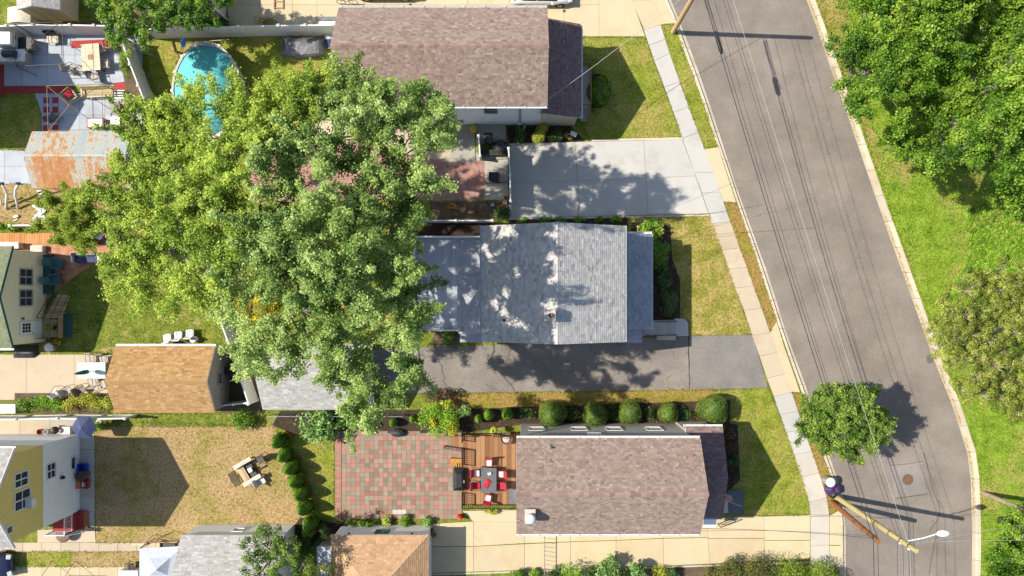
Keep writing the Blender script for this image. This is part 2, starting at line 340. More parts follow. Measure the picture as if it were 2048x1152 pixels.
M['bark_pale'] = surf('bark_pale', [(0.3, (0.15, 0.12, 0.075)), (0.7, (0.33, 0.275, 0.19))], [('n', 3, 0.5), ('n', 25, 0.5)], 0.95, 0.4, 25)
M['paver_red'] = surf('paver_red', [(0.2, (0.215, 0.105, 0.078)), (0.5, (0.285, 0.150, 0.115)), (0.8, (0.35, 0.205, 0.162))], [('obj', 0.45), ('n', 3, 0.3), ('n', 30, 0.25)], 0.9, 0.2, 60)
M['paver_grey'] = surf('paver_grey', [(0.2, (0.15, 0.12, 0.085)), (0.5, (0.21, 0.175, 0.13)), (0.8, (0.28, 0.24, 0.185))], [('obj', 0.45), ('n', 3, 0.3), ('n', 30, 0.25)], 0.9, 0.2, 60)
M['paver_mixed'] = surf('paver_mixed', [(0.0, (0.26, 0.13, 0.10)), (0.45, (0.34, 0.185, 0.145)), (0.55, (0.19, 0.155, 0.115)), (1.0, (0.26, 0.22, 0.17))], [('attr', 0.9), ('n', 30, 0.1)], 0.9, 0.2, 60)
M['car_white'] = flat('car_white', (0.62, 0.63, 0.64), 0.25, 0.02, 0.5, coat=0.6)
M['car_navy'] = flat('car_navy', (0.010, 0.016, 0.045), 0.25, 0.05, 0.5, coat=0.6)
M['car_dark'] = flat('car_dark', (0.012, 0.018, 0.040), 0.25, 0.05, 0.5, coat=0.6)
M['tyre'] = flat('tyre', (0.018, 0.018, 0.018), 0.8, 0.1)
M['lamp_glass'] = flat('lamp_glass', (0.60, 0.62, 0.64), 0.15, 0.05, 0.5)
M['iron'] = surf('rusty_iron', [(0.3, (0.10, 0.045, 0.022)), (0.7, (0.20, 0.10, 0.05))], [('n', 8, 0.6), ('n', 50, 0.4)], 0.8, 0.5, 60)
def rust_mat():
    t = NT('rusty_tin'); pos = t.n('NewGeometry').outputs['Position']
    mp = t.n('Mapping', None, Vector=pos, Scale=(1.0, 0.10, 0.1)).outputs[0]
    n1 = t.n('TexNoise', None, Vector=mp, Scale=0.85, Detail=5.0, Roughness=0.75).outputs['Fac']
    n2 = t.n('TexNoise', None, Vector=pos, Scale=3.0, Detail=6.0, Roughness=0.7).outputs['Fac']
    y = t.n('SeparateXYZ', None, Vector=pos).outputs[1]
    south = t.n('MapRange', None, Value=y, i1=9.45, i2=9.65, i3=0.045, i4=0.0).outputs[0]     # the lower slope has rusted further
    f = t.math('ADD', t.math('ADD', t.math('MULTIPLY', n1, 0.62), t.math('MULTIPLY', n2, 0.38)), south)
    c = t.ramp(f, [(0.43, (0.27, 0.32, 0.32)), (0.50, (0.37, 0.36, 0.31)), (0.53, (0.37, 0.22, 0.105)), (0.58, (0.38, 0.155, 0.045)), (0.70, (0.22, 0.08, 0.025))])
    b = t.n('BsdfPrincipled', None, Roughness=0.7); t.t.links.new(c, b.inputs['Base Color']); t.t.links.new(b.outputs[0], t.out.inputs['Surface']); return t.m
M['rust'] = rust_mat()
def water_mat():
    t = NT('pool_water'); pos = t.n('NewGeometry').outputs['Position']
    nz = t.n('TexNoise', None, Vector=pos, Scale=2.2, Detail=3.0).outputs['Fac']
    b = t.n('BsdfPrincipled', None, Roughness=0.03, IOR=1.33); b.inputs['Base Color'].default_value = (0.55, 0.93, 0.97, 1)
    b.inputs['Transmission Weight'].default_value = 1.0
    t.t.links.new(t.n('Bump', None, Strength=0.12, Distance=0.03, Height=nz).outputs[0], b.inputs['Normal'])
    tr = t.n('BsdfTransparent', None, Color=(0.50, 0.86, 0.88, 1)).outputs[0]
    gl = t.n('BsdfGlossy', None, Roughness=0.05).outputs[0]
    mx = t.n('MixShader', None, i0=0.03, i1=tr, i2=gl).outputs[0]
    t.t.links.new(mx, t.out.inputs['Surface']); return t.m
M['water'] = water_mat()
M['pool_liner'] = flat('pool_liner', (0.10, 0.42, 0.42), 0.6, 0.06, scale=2)
# foliage
M['leaf_maple'] = leaf_mat('leaf_maple', [(0.0, (0.035, 0.060, 0.008)), (0.4, (0.105, 0.160, 0.022)), (0.72, (0.215, 0.275, 0.045)), (1.0, (0.34, 0.37, 0.075))], 0.45, k=(1.62, 1.74, 1.35))
M['leaf_silver'] = leaf_mat('leaf_silver', [(0.0, (0.030, 0.055, 0.012)), (0.4, (0.085, 0.140, 0.034)), (0.72, (0.165, 0.235, 0.075)), (1.0, (0.275, 0.335, 0.14))], 0.45, k=(2.05, 2.02, 1.65))
M['leaf_oak'] = leaf_mat('leaf_oak', [(0.0, (0.016, 0.045, 0.004)), (0.4, (0.055, 0.120, 0.009)), (0.75, (0.125, 0.215, 0.020)), (1.0, (0.24, 0.31, 0.05))], 0.42)
M['leaf_street'] = leaf_mat('leaf_street', [(0.0, (0.022, 0.045, 0.006)), (0.4, (0.065, 0.120, 0.014)), (0.75, (0.135, 0.200, 0.032)), (1.0, (0.23, 0.27, 0.065))], 0.38)
M['leaf_pine'] = leaf_mat('leaf_pine', [(0.0, (0.05, 0.070, 0.012)), (0.4, (0.135, 0.160, 0.028)), (0.75, (0.23, 0.245, 0.05)), (1.0, (0.34, 0.33, 0.10))], 0.3)
M['leaf_feather'] = leaf_mat('leaf_feather', [(0.0, (0.04, 0.07, 0.008)), (0.4, (0.12, 0.17, 0.015)), (0.75, (0.21, 0.26, 0.03)), (1.0, (0.30, 0.33, 0.06))], 0.42)
M['leaf_hedge'] = leaf_mat('leaf_hedge', [(0.0, (0.035, 0.06, 0.010)), (0.4, (0.09, 0.13, 0.022)), (0.75, (0.155, 0.20, 0.040)), (1.0, (0.23, 0.26, 0.07))], 0.2)
M['leaf_arbor'] = leaf_mat('leaf_arbor', [(0.0, (0.025, 0.06, 0.005)), (0.4, (0.07, 0.145, 0.010)), (0.75, (0.13, 0.225, 0.020)), (1.0, (0.21, 0.29, 0.04))], 0.2)
M['leaf_dark'] = leaf_mat('leaf_dark', [(0.0, (0.010, 0.022, 0.006)), (0.4, (0.028, 0.055, 0.014)), (0.75, (0.06, 0.105, 0.025)), (1.0, (0.12, 0.16, 0.05))], 0.2)
M['leaf_bright'] = leaf_mat('leaf_bright', [(0.0, (0.05, 0.10, 0.008)), (0.4, (0.12, 0.22, 0.015)), (0.75, (0.21, 0.33, 0.035)), (1.0, (0.33, 0.42, 0.08))], 0.35)
M['leaf_big'] = leaf_mat('leaf_big', [(0.0, (0.045, 0.09, 0.025)), (0.4, (0.11, 0.19, 0.055)), (0.75, (0.21, 0.31, 0.11)), (1.0, (0.32, 0.41, 0.18))], 0.35)
M['leaf_yellow'] = leaf_mat('leaf_yellow', [(0.0, (0.18, 0.14, 0.010)), (0.4, (0.36, 0.28, 0.015)), (0.75, (0.55, 0.43, 0.03)), (1.0, (0.66, 0.54, 0.09))], 0.35)
M['leaf_lime'] = leaf_mat('leaf_lime', [(0.0, (0.11, 0.13, 0.012)), (0.4, (0.24, 0.26, 0.025)), (0.75, (0.37, 0.38, 0.05)), (1.0, (0.50, 0.48, 0.12))], 0.35)
M['leaf_plum'] = leaf_mat('leaf_plum', [(0.0, (0.018, 0.012, 0.010)), (0.4, (0.055, 0.03, 0.026)), (0.75, (0.10, 0.055, 0.04)), (1.0, (0.15, 0.10, 0.06))], 0.25)
M['leaf_autumn'] = leaf_mat('leaf_autumn', [(0.0, (0.09, 0.075, 0.012)), (0.35, (0.20, 0.16, 0.03)), (0.7, (0.34, 0.20, 0.06)), (1.0, (0.42, 0.30, 0.13))], 0.3)
M['leaf_rust'] = leaf_mat('leaf_rust', [(0.0, (0.025, 0.035, 0.010)), (0.4, (0.07, 0.085, 0.02)), (0.7, (0.14, 0.12, 0.035)), (1.0, (0.22, 0.14, 0.05))], 0.3)
M['petal_red'] = leaf_mat('petal_red', [(0.0, (0.20, 0.010, 0.008)), (0.5, (0.42, 0.030, 0.018)), (1.0, (0.55, 0.09, 0.04))], 0.25)
M['petal_white'] = leaf_mat('petal_white', [(0.0, (0.35, 0.33, 0.26)), (1.0, (0.62, 0.60, 0.52))], 0.3)
M['petal_pink'] = leaf_mat('petal_pink', [(0.0, (0.25, 0.12, 0.11)), (1.0, (0.48, 0.32, 0.29))], 0.3)
M['blade_green'] = lawn_mat('blade_green', [(0.06, 0.095, 0.010), (0.15, 0.185, 0.022), (0.26, 0.275, 0.045)], [(0.22, 0.17, 0.05), (0.35, 0.27, 0.095)], 0.52, 0.72)
# ---------------------------------------------------------------- generators
def sheet(name, pts, z, mat, px=True, kind='structure', thick=0.0, par=None, label=None):
    q = XY(pts) if px else pts
    m = MB()
    if thick: m.prism(q, z - thick, z)
    else:
        ar = sum(q[i-1][0]*q[i][1]-q[i][0]*q[i-1][1] for i in range(len(q)))
        if ar < 0: q = q[::-1]
        m.add([(x, y, z) for x, y in q], [tuple(range(len(q)))])
    o = m.build(name, mat, par)
    if par is None and kind: o['kind'] = kind
    if label: o['label'] = label
    return o
def resample(pts, n):
    pts = [Vector((a, b, 0)) for a, b in pts]; L = [0]
    for i in range(1, len(pts)): L.append(L[-1] + (pts[i]-pts[i-1]).length)
    out = []
    for k in range(n):
        t = L[-1]*k/(n-1); i = 1
        while i < len(L)-1 and L[i] < t: i += 1
        f = (t-L[i-1])/max(1e-9, L[i]-L[i-1]); p = pts[i-1].lerp(pts[i], f); out.append((p.x, p.y))
    return out
def inpoly(x, y, poly):
    x = np.asarray(x); y = np.asarray(y); c = np.zeros(x.shape, bool); n = len(poly); j = n-1
    for i in range(n):
        xi, yi = poly[i]; xj, yj = poly[j]
        if yi != yj: c ^= ((yi > y) != (yj > y)) & (x < (xj-xi)*(y-yi)/(yj-yi)+xi)
        j = i
    return c
def unit(a): return a/np.maximum(1e-9, np.linalg.norm(a, axis=1, keepdims=True))
def leaf_quads(c, nrm, size, aspect, g, fold=0.25):
    """kite shaped leaves at c facing nrm: V, F"""
    n = len(c); nrm = unit(nrm); t = unit(np.cross(nrm, g.normal(size=(n, 3)))); b = np.cross(nrm, t)
    s = (size*g.uniform(0.65, 1.35, n))[:, None]
    V = np.stack([c - t*s*0.5, c + b*s*aspect*0.5 + nrm*s*fold*0.5, c + t*s*0.55, c - b*s*aspect*0.5 + nrm*s*fold*0.5], 1).reshape(-1, 3)
    return V, np.arange(4*n).reshape(n, 4)
def clump_points(cc, rr, per, g, up=0.7, shell=0.45, out=None, soft=False):
    """points and normals in flattened ellipsoidal clumps"""
    n = len(cc); k = np.repeat(np.arange(n), per); d = unit(g.normal(size=(len(k), 3)))
    u = g.uniform(0, 1, len(k))**shell
    p = cc[k] + d*u[:, None]*rr[k]
    if soft: p = cc[k] + g.normal(size=(len(k), 3))*rr[k]*0.52 + out[k]*(g.normal(size=len(k))*0.55)[:, None]*rr[k][:, :1]
    nr = d*0.65 + np.array([0, 0, up]) + g.normal(size=(len(k), 3))*0.42
    if out is not None: nr = nr + out[k]*0.35
    return p, nr, k
def poisson(poly, spacing, g, gaps=(), tries=6000):
    xs = [p[0] for p in poly]; ys = [p[1] for p in poly]; pts = []
    X = g.uniform(min(xs), max(xs), tries); Y = g.uniform(min(ys), max(ys), tries); ok = inpoly(X, Y, poly)
    for x, y, o in zip(X, Y, ok):
        if not o or any((x-a)**2+(y-b)**2 < r*r for a, b, r in gaps): continue
        if all((x-a)**2+(y-b)**2 > spacing*spacing for a, b in pts): pts.append((x, y))
    return pts
def skeleton(mbk, base, tips, g, r_tip, trunk_r, fork, lean=0.35, sides=7):
    """limbs from the trunk to every tip: each tip joins the nearest limb node that lies nearer the trunk"""
    base = np.array(base, float); f = base + np.array([0, 0, fork])
    nodes = [base, f]; par = [-1, 0]; order = np.argsort([np.linalg.norm(t-f) for t in tips])
    tipn = {}
    for i in order:
        t = np.array(tips[i]); dt = np.linalg.norm(t-f)
        A = np.array(nodes[1:]); d = np.linalg.norm(A-t, axis=1); df = np.linalg.norm(A-f, axis=1)
        cost = d + np.where(df > dt*0.93, 50, 0) + df*0.12 + np.where(A[:, 2] > t[2]+0.4, 4, 0)
        j = int(np.argmin(cost))+1; a = nodes[j]; last = j; m = max(2, int(np.linalg.norm(t-a)/0.9)); L = np.linalg.norm(t-a)
        for s in range(1, m+1):
            u = s/m; p = a + (t-a)*u; p = p + np.array([0, 0, lean*L*0.30*math.sin(math.pi*u)]) * (1 if t[2] < a[2]+1 else -0.4)
            if s < m: p = p + g.normal(size=3)*0.05*L/m
            nodes.append(p); par.append(last); last = len(nodes)-1
        tipn[int(i)] = last
    cnt = np.zeros(len(nodes))
    for k in tipn.values(): cnt[k] += 1
    for k in range(len(nodes)-1, 0, -1): cnt[par[k]] += cnt[k]
    rad = r_tip*np.sqrt(np.maximum(cnt, 1)); sc = trunk_r/rad[0]
    rad = np.where(cnt > 2, rad*(1+(sc-1)*np.minimum(1, cnt/cnt[0]*3)), rad)
    ch = {}
    for k in range(1, len(nodes)): ch.setdefault(par[k], []).append(k)
    # follow the thickest child so that limbs come out as continuous tubes
    stack = [(0, None)]
    while stack:
        k, frm = stack.pop(); path = [k] if frm is None else [frm, k]
        while k in ch:
            cs = sorted(ch[k], key=lambda q: -cnt[q])
            for q in cs[1:]: stack.append((q, k))
            k = cs[0]; path.append(k)
        rr = [rad[q] for q in path]
        if frm is not None: rr[0] = min(rr[0], rr[1]*1.15)
        rr[-1] *= 0.5
        if frm is None: rr[0] *= 1.35
        mbk.tube([nodes[q] for q in path], rr, sides if max(rr) > 0.06 else 4)
    return nodes
def tree(name, label, base_px, outline, zf, mat, seed, gaps=(), spacing=70, lobe=2.0, per_lobe=15, clump=(0.45, 0.8), leaves=150, size=0.14, bark='bark', trunk_r=0.35, fork=2.6,
         group=None, aspect=0.75, flatz=0.75, low=0.35, tone=None, tw=0.013, cat='tree', sep=0.12, twigs=True, up=0.7, vbase=0.48, vmix=(0.16, 0.20), spray=False):
    """a tree from the outline of its crown (photo pixels), with the crown's height zf(px, py); leaves sit in clumps on lobes"""
    g = np.random.default_rng(seed); b = P(*base_px)
    t = thing(name, label, cat, b, 0, group)
    pts = poisson(outline, spacing, g, gaps)
    lobes = []; cc = []; rr = []; oo = []; tn = []; own = []
    for (x, y) in pts:
        z = zf(x, y)*g.uniform(0.93, 1.05); lobes.append((np.array(P(x, y, z)), lobe*g.uniform(0.75, 1.2)))
    for (x, y) in pts:
        if g.uniform() < low:
            z = zf(x, y)*g.uniform(0.62, 0.8); q = P(x+g.normal()*12, y+g.normal()*12, z); lobes.append((np.array(q), lobe*g.uniform(0.6, 0.9)))
    for li, (c, r) in enumerate(lobes):
        lt = g.normal()*0.10; n = int(per_lobe*(r/lobe)**1.5*g.uniform(0.8, 1.2))
        if spray:                            # leafy sprays that reach out from the lobe, tapering to their tips
            ax = c - np.array([b.x, b.y, fork]); ax = ax/max(1e-6, np.linalg.norm(ax))
            for k in range(max(2, n//3)):
                d = ax*0.75 + g.normal(size=3)*0.55 + np.array([0, 0, 0.25]); d /= np.linalg.norm(d); L = r*g.uniform(0.9, 1.7); s0 = g.uniform(*clump); st = g.normal()*vmix[0]
                for q, f in enumerate((0.1, 0.38, 0.64, 0.88, 1.1)):
                    p = c + d*L*f + g.normal(size=3)*0.14*r - np.array([0, 0, 0.10*f*f*L]); s = s0*(1.15-0.55*f)
                    cc.append(p); rr.append(np.array([s, s, s*0.66])); oo.append(d); tn.append(lt+st+0.05*q); own.append(li)
            continue
        for k in range(n):
            d = g.normal(size=3); d[2] = abs(d[2])*0.9-0.25; d /= np.linalg.norm(d)
            p = c + d*r*np.array([1, 1, flatz])*g.uniform(0.45, 1.0)
            s = g.uniform(*clump); cc.append(p); rr.append(np.array([s, s, s*0.62])); oo.append(d); tn.append(lt+g.normal()*vmix[0]); own.append(li)
    cc = np.array(cc); rr = np.array(rr); oo = np.array(oo); tn = np.array(tn)
    p, nr, k = clump_points(cc, rr, leaves, g, up=up, out=oo, soft=spray)
    p[:, 2] = np.maximum(p[:, 2], 0.15)
    V, F = leaf_quads(p, nr, size, aspect, g)
    var = vbase + tn[k] + g.normal(size=len(k))*vmix[1]
    if tone is not None: var = var + tone(p)
    np_obj('crown', V, F, np.clip(var, 0, 1), mat, t)
    m = MB(); skeleton(m, b, [c - np.array([0, 0, r*0.35]) for c, r in lobes], g, 0.035, trunk_r, fork)
    m.build('trunk', M[bark], t, smooth=True)
    if twigs:
        m = MB()
        for i in range(len(cc)):
            c, r = lobes[own[i]]; a = c - np.array([0, 0, r*0.35]); e = cc[i]; mid = (a+e)/2 + g.normal(size=3)*0.12*r
            m.tube([a, mid, e], [tw*2.2, tw*1.5, tw*0.7], 3, cap=False)
        m.build('twigs', M[bark], t, stuff=True)
    return t
def bush(name, label, px, py, r, h, mat, seed, n=900, size=0.09, z0=0.0, group=None, cat='shrub', lumps=7, aspect=0.7, flower=None, fl_n=60, fl_size=0.08, core=True, rx=1.0, ry=1.0, up=0.5, vbase=0.5, pot=None, stems=True):
    """a shrub of leaf clumps round a few stems; its mid height is seen at px, py"""
    g = np.random.default_rng(seed); c = P(px, py, z0 + h*0.6); base = Vector((c.x, c.y, z0))
    t = thing(name, label, cat, base, 0, group)
    zb = z0
    if pot:
        m = MB(); ph = pot[1]; m.lathe([(pot[0]*0.72, z0), (pot[0], z0+ph), (pot[0]*1.08, z0+ph), (pot[0]*1.08, z0+ph*0.86)][:3] + [(pot[0]*0.9, z0+ph), (pot[0]*0.9, z0+ph*0.85)], 14, (base.x, base.y, 0))
        m.build('pot', M[pot[2]], t, smooth=False); zb = z0+ph*0.8
    cc = []; rr = []
    for i in range(lumps):
        a = g.uniform(0, 6.28); q = math.sqrt(g.uniform(0, 1))*r*0.62; zz = zb + (h-zb+z0)*g.uniform(0.35, 0.74)
        cc.append((base.x+q*math.cos(a)*rx, base.y+q*math.sin(a)*ry, zz)); s = r*g.uniform(0.36, 0.55); rr.append((s*(0.5+0.5*rx), s*(0.5+0.5*ry), min(s, (h-zb+z0)*0.42)))
    cc = np.array(cc); rr = np.array(rr)
    p, nr, k = clump_points(cc, rr, max(8, n//lumps), g, up=up, shell=0.33)
    p[:, 2] = np.maximum(p[:, 2], zb+0.03)
    V, F = leaf_quads(p, nr, size, aspect, g); var = np.clip(vbase + g.normal(size=lumps)[k]*0.12 + g.normal(size=len(k))*0.18, 0, 1)
    np_obj('foliage', V, F, var, mat, t)
    if flower:
        p, nr, k = clump_points(cc, rr*1.06, max(2, fl_n//lumps), g, up=0.9, shell=0.1); p = p[p[:, 2] > zb + (h-zb+z0)*0.35]
        if len(p):
            V, F = leaf_quads(p, np.tile([[0, 0, 1.0]], (len(p), 1)) + g.normal(size=(len(p), 3))*0.5, fl_size, 0.9, g)
            np_obj('flowers', V, F, np.clip(g.normal(size=len(p))*0.25+0.5, 0, 1), M[flower], t)
    if stems:
        m = MB()
        for q in cc: m.tube([(base.x, base.y, zb), ((base.x+q[0])/2, (base.y+q[1])/2, (zb+q[2])/2+0.05), tuple(q)], [0.022, 0.016, 0.008], 4)
        m.build('stem', M['bark'], t)
    return t
def topiary(name, label, px, py, r, h, mat, seed, n=5000, size=0.06, z0=0.0, group=None, cone=0.0, cat='shrub', sx=1.0, sy=1.0, rough=0.085):
    """a clipped shrub: a dense leaf skin over a shaped body on a short stem; cone 0 = ball, 1 = pointed"""
    g = np.random.default_rng(seed); c = P(px, py, z0 + h*0.5); base = Vector((c.x, c.y, z0))
    t = thing(name, label, cat, base, 0, group)
    def prof(u):
        ball = np.sqrt(np.clip(1-(2*u-1)**2, 0, 1)); co = np.clip(np.minimum(u*7, 1), 0, 1)*(1-u)**0.8
        return ball*(1-cone) + co*cone
    zb = z0+0.05
    u = g.uniform(0, 1, n*3); keep = g.uniform(0, 1, n*3) < prof(u)+0.06; u = u[keep][:n]; a = g.uniform(0, 2*np.pi, len(u))
    lump = 1+rough*np.sin(a*3+seed)+rough*np.sin(u*9+a*2+seed*2)
    rad = prof(u)*r*lump*g.uniform(0.9, 1.03, len(u)); p = np.stack([base.x+rad*np.cos(a)*sx, base.y+rad*np.sin(a)*sy, zb+u*(h-0.05)], 1)
    nr = np.stack([np.cos(a), np.sin(a), (2*u-1)*0.9+0.25*cone], 1) + g.normal(size=(len(u), 3))*0.38
    V, F = leaf_quads(p, nr, size, 0.6, g)
    np_obj('foliage', V, F, np.clip(0.5+0.08*np.sin(a*5+u*11)+g.normal(size=len(u))*0.2, 0, 1), mat, t)
    m = MB(); us = [0.02, 0.12, 0.25, 0.4, 0.55, 0.7, 0.84, 0.95]
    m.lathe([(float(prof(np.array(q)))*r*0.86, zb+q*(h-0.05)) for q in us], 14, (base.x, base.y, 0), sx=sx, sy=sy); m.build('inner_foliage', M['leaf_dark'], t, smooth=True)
    m = MB(); m.tube([(base.x, base.y, z0-0.05), (base.x, base.y, z0+h*0.5)], 0.04, 6); m.build('trunk', M['bark'], t)
    return t
def tufts(name, label, polys, n, mat, seed, z, size=0.10, holes=(), hgt=0.06):
    """loose grass blades standing on a lawn"""
    g = np.random.default_rng(seed); VV = []; cat = []
    for poly in polys:
        q = XY(poly); xs = [a for a, b in q]; ys = [b for a, b in q]; ar = abs(sum(q[i-1][0]*q[i][1]-q[i][0]*q[i-1][1] for i in range(len(q))))/2
        k = int(n*ar); bb = (max(xs)-min(xs))*(max(ys)-min(ys)); X = g.uniform(min(xs), max(xs), int(k*bb/ar)); Y = g.uniform(min(ys), max(ys), len(X))
        ok = inpoly(X, Y, q)
        for h in holes: ok &= ~inpoly(X, Y, XY(h))
        for i in range(len(q)):                          # ragged blades along the border
            a, b = np.array(q[i-1]), np.array(q[i]); L = np.linalg.norm(b-a); ne = int(L*22); u = g.uniform(0, 1, ne)[:, None]; e = a+(b-a)*u+g.normal(size=(ne, 2))*0.05
            if i and ne: VV.append(np.column_stack([e, np.full(ne, z+hgt*0.6)]))
        VV.append(np.stack([X[ok], Y[ok], np.full(ok.sum(), z+hgt*0.45)], 1))
    c = np.concatenate(VV); nr = g.normal(size=(len(c), 3)); nr[:, 2] = np.abs(nr[:, 2])*0.9+0.25
    V, F = leaf_quads(c, nr, size, 0.4, g, 0.1); V[:, 2] = np.maximum(V[:, 2], z-0.01)
    o = np_obj(name, V, F, np.clip(0.5+g.normal(size=len(c))*0.2, 0, 1), mat); tag(o, label, 'grass', None, 'stuff'); return o
def lerp(a, b, t): return Vector(a)*(1-t) + Vector(b)*t
def shingles(A, B, Cc, D, seed, course=0.145, tab=0.27, lift=0.014, blotch=0.12):
    """overlapping shingle tabs on the roof plane A-B (eave) to D-C (ridge)"""
    g = random.Random(seed); A, B, Cc, D = map(Vector, (A, B, Cc, D)); m = MB()
    nrm = (B-A).cross((D-A) if (D-A).length > 0.01 else (Cc-B)).normalized()
    if nrm.z < 0: nrm = -nrm
    slope = ((A+B)/2 - (Cc+D)/2).length; n = max(2, round(slope/course)); flip = (B-A).cross(D-A).dot(nrm) < 0
    for i in range(n):
        t0, t1 = i/n, min(1.0, (i+1.25)/n); l0, r0 = lerp(A, D, t0), lerp(B, Cc, t0); l1, r1 = lerp(A, D, t1), lerp(B, Cc, t1)
        L = (r0-l0).length
        if L < 0.05: continue
        u = 0.0; first = True; rowv = g.gauss(0, 0.015)
        while u < L-1e-4:
            wd = tab*g.uniform(0.6, 1.3)*(g.uniform(0.3, 1) if first else 1); first = False; v = min(L, u+wd)
            if L-v < 0.06: v = L
            a, b = u/L, v/L - 0.008/L
            k = lift*g.uniform(0.7, 1.25)
            p0, p1 = lerp(l0, r0, a)+nrm*k, lerp(l0, r0, b)+nrm*k; p2, p3 = lerp(l1, r1, b)+nrm*0.003, lerp(l1, r1, a)+nrm*0.003
            q0, q1 = lerp(l0, r0, a)-nrm*0.004, lerp(l0, r0, b)-nrm*0.004
            va = min(1, max(0, 0.5 + rowv + g.gauss(0, blotch) + (0.16 if g.random() < 0.16 else 0) - (0.14 if g.random() < 0.14 else 0)))
            fs = [(0, 1, 2, 3), (4, 5, 1, 0)] if not flip else [(3, 2, 1, 0), (0, 1, 5, 4)]
            m.add([p0, p1, p2, p3, q0, q1], fs, va); u = v
    return m
def roof_slab(m, A, B, Cc, D, th=0.14):
    A, B, Cc, D = map(Vector, (A, B, Cc, D)); dn = Vector((0, 0, -th)); off = Vector((0, 0, -0.012))
    vv = [A+off, B+off, Cc+off, D+off, A+dn, B+dn, Cc+dn, D+dn]
    return m.add(vv, [(0, 1, 2, 3), (7, 6, 5, 4), (0, 4, 5, 1), (1, 5, 6, 2), (2, 6, 7, 3), (3, 7, 4, 0)])
def ridge_caps(par, a, b, mat, n_len=0.32, wd=0.30, drop=0.10, along_name='ridge_cap'):
    a, b = Vector(a), Vector(b); L = (b-a).length; n = max(2, int(L/n_len)); d = (b-a)/n; dn = d.normalized(); sd = dn.cross(Vector((0, 0, 1))).normalized()
    o = root(par).location; src = None
    for i in range(n):
        if src is None:
            m = MB(); e = d*1.06
            vv = [sd*(wd/2)-Vector((0, 0, drop)), Vector((0, 0, 0)), -sd*(wd/2)-Vector((0, 0, drop))]
            vv = [v+Vector((0, 0, 0.030)) for v in vv] + [v+e+Vector((0, 0, 0.012)) for v in vv]
            lo = [v-Vector((0, 0, 0.02)) for v in vv[:3]]
            m.add(vv + lo, [(0, 1, 4, 3), (1, 2, 5, 4), (6, 7, 1, 0), (7, 8, 2, 1)])
            src = m.build(along_name, mat, par, w=False); src.location = a - o
        else: share(src, along_name, par, a + d*i - o)
def siding(m, a, b, z0, z1, nrm, course=0.16, lap=0.018, top=None):
    """lapped boards on the wall from a to b (xy); top(u) gives the wall height at share u of its length"""
    a, b = Vector((*a, 0)), Vector((*b, 0)); nv = Vector((*nrm, 0)); z = z0; L = (b-a).length
    zt = z1
    while z < zt-0.01:
        ze = min(z+course, zt)
        u0, u1 = 0.0, 1.0
        if top is not None:
            us = [i/80 for i in range(81) if top(i/80) > z+course*0.5]
            if not us: break
            u0, u1 = us[0], us[-1]
        p, q = a.lerp(b, u0), a.lerp(b, u1); up0, up1 = Vector((0, 0, z)), Vector((0, 0, ze))
        v = [p+nv*lap+up0, q+nv*lap+up0, q+nv*0.003+up1, p+nv*0.003+up1, p+up0, q+up0]
        fs = [(0, 1, 2, 3), (4, 5, 1, 0)]
        if ((v[1]-v[0]).cross(v[3]-v[0])).dot(nv) < 0: fs = [f[::-1] for f in fs]
        m.add(v, fs); z = ze
    return m
def window(par, c, axis, wd, ht, frame='white', mull=True, depth=0.06, two=False):
    """a window standing proud of a wall; axis = outward direction 'x+', 'x-', 'y+', 'y-'"""
    s = 1 if axis[1] == '+' else -1; X = axis[0] == 'x'
    def bx(m, u0, u1, z0, z1, d0, d1):
        if X: m.box(c[0]+s*d0, c[1]+u0, c[2]+z0, c[0]+s*d1, c[1]+u1, c[2]+z1)
        else: m.box(c[0]+u0, c[1]+s*d0, c[2]+z0, c[0]+u1, c[1]+s*d1, c[2]+z1)
    w2, h2, f = wd/2, ht/2, 0.09; m = MB()
    bx(m, -w2-f, -w2, -h2-f, h2+f, -0.03, depth); bx(m, w2, w2+f, -h2-f, h2+f, -0.03, depth)
    bx(m, -w2, w2, h2, h2+f, -0.03, depth); bx(m, -w2, w2, -h2-f, -h2, -0.03, depth+0.03)
    if mull: bx(m, -w2, w2, -0.025, 0.025, 0.0, depth-0.02)
    if two: bx(m, -0.04, 0.04, -h2, h2, 0.0, depth-0.015)
    o = m.build('window', M[frame], par)
    m = MB(); bx(m, -w2, w2, -h2, h2, -0.02, 0.022); m.build('pane', M['glass'], o)
    return o
def gutter(par, a, b, wd=0.13, side=(0, 1), mat='white', straps=True):
    a, b = Vector(a), Vector(b); m = MB(); sv = Vector((*side, 0)); d = b-a
    for off, ww, hh, zz in ((0.0, 0.02, 0.12, -0.06), (wd, 0.02, 0.12, -0.06), (wd/2, wd, 0.02, -0.115)):
        m.beam(a+sv*off+Vector((0, 0, zz)), b+sv*off+Vector((0, 0, zz)), ww, hh)
    if straps:
        n = max(2, int(d.length/1.3))
        for i in range(n+1):
            p = a + d*(i/n)*0.98 + d*0.01; m.beam(p-sv*0.10+Vector((0, 0, 0.035)), p+sv*(wd+0.01)+Vector((0, 0, 0.01)), 0.035, 0.015)
    return m.build('gutter', M[mat], par)
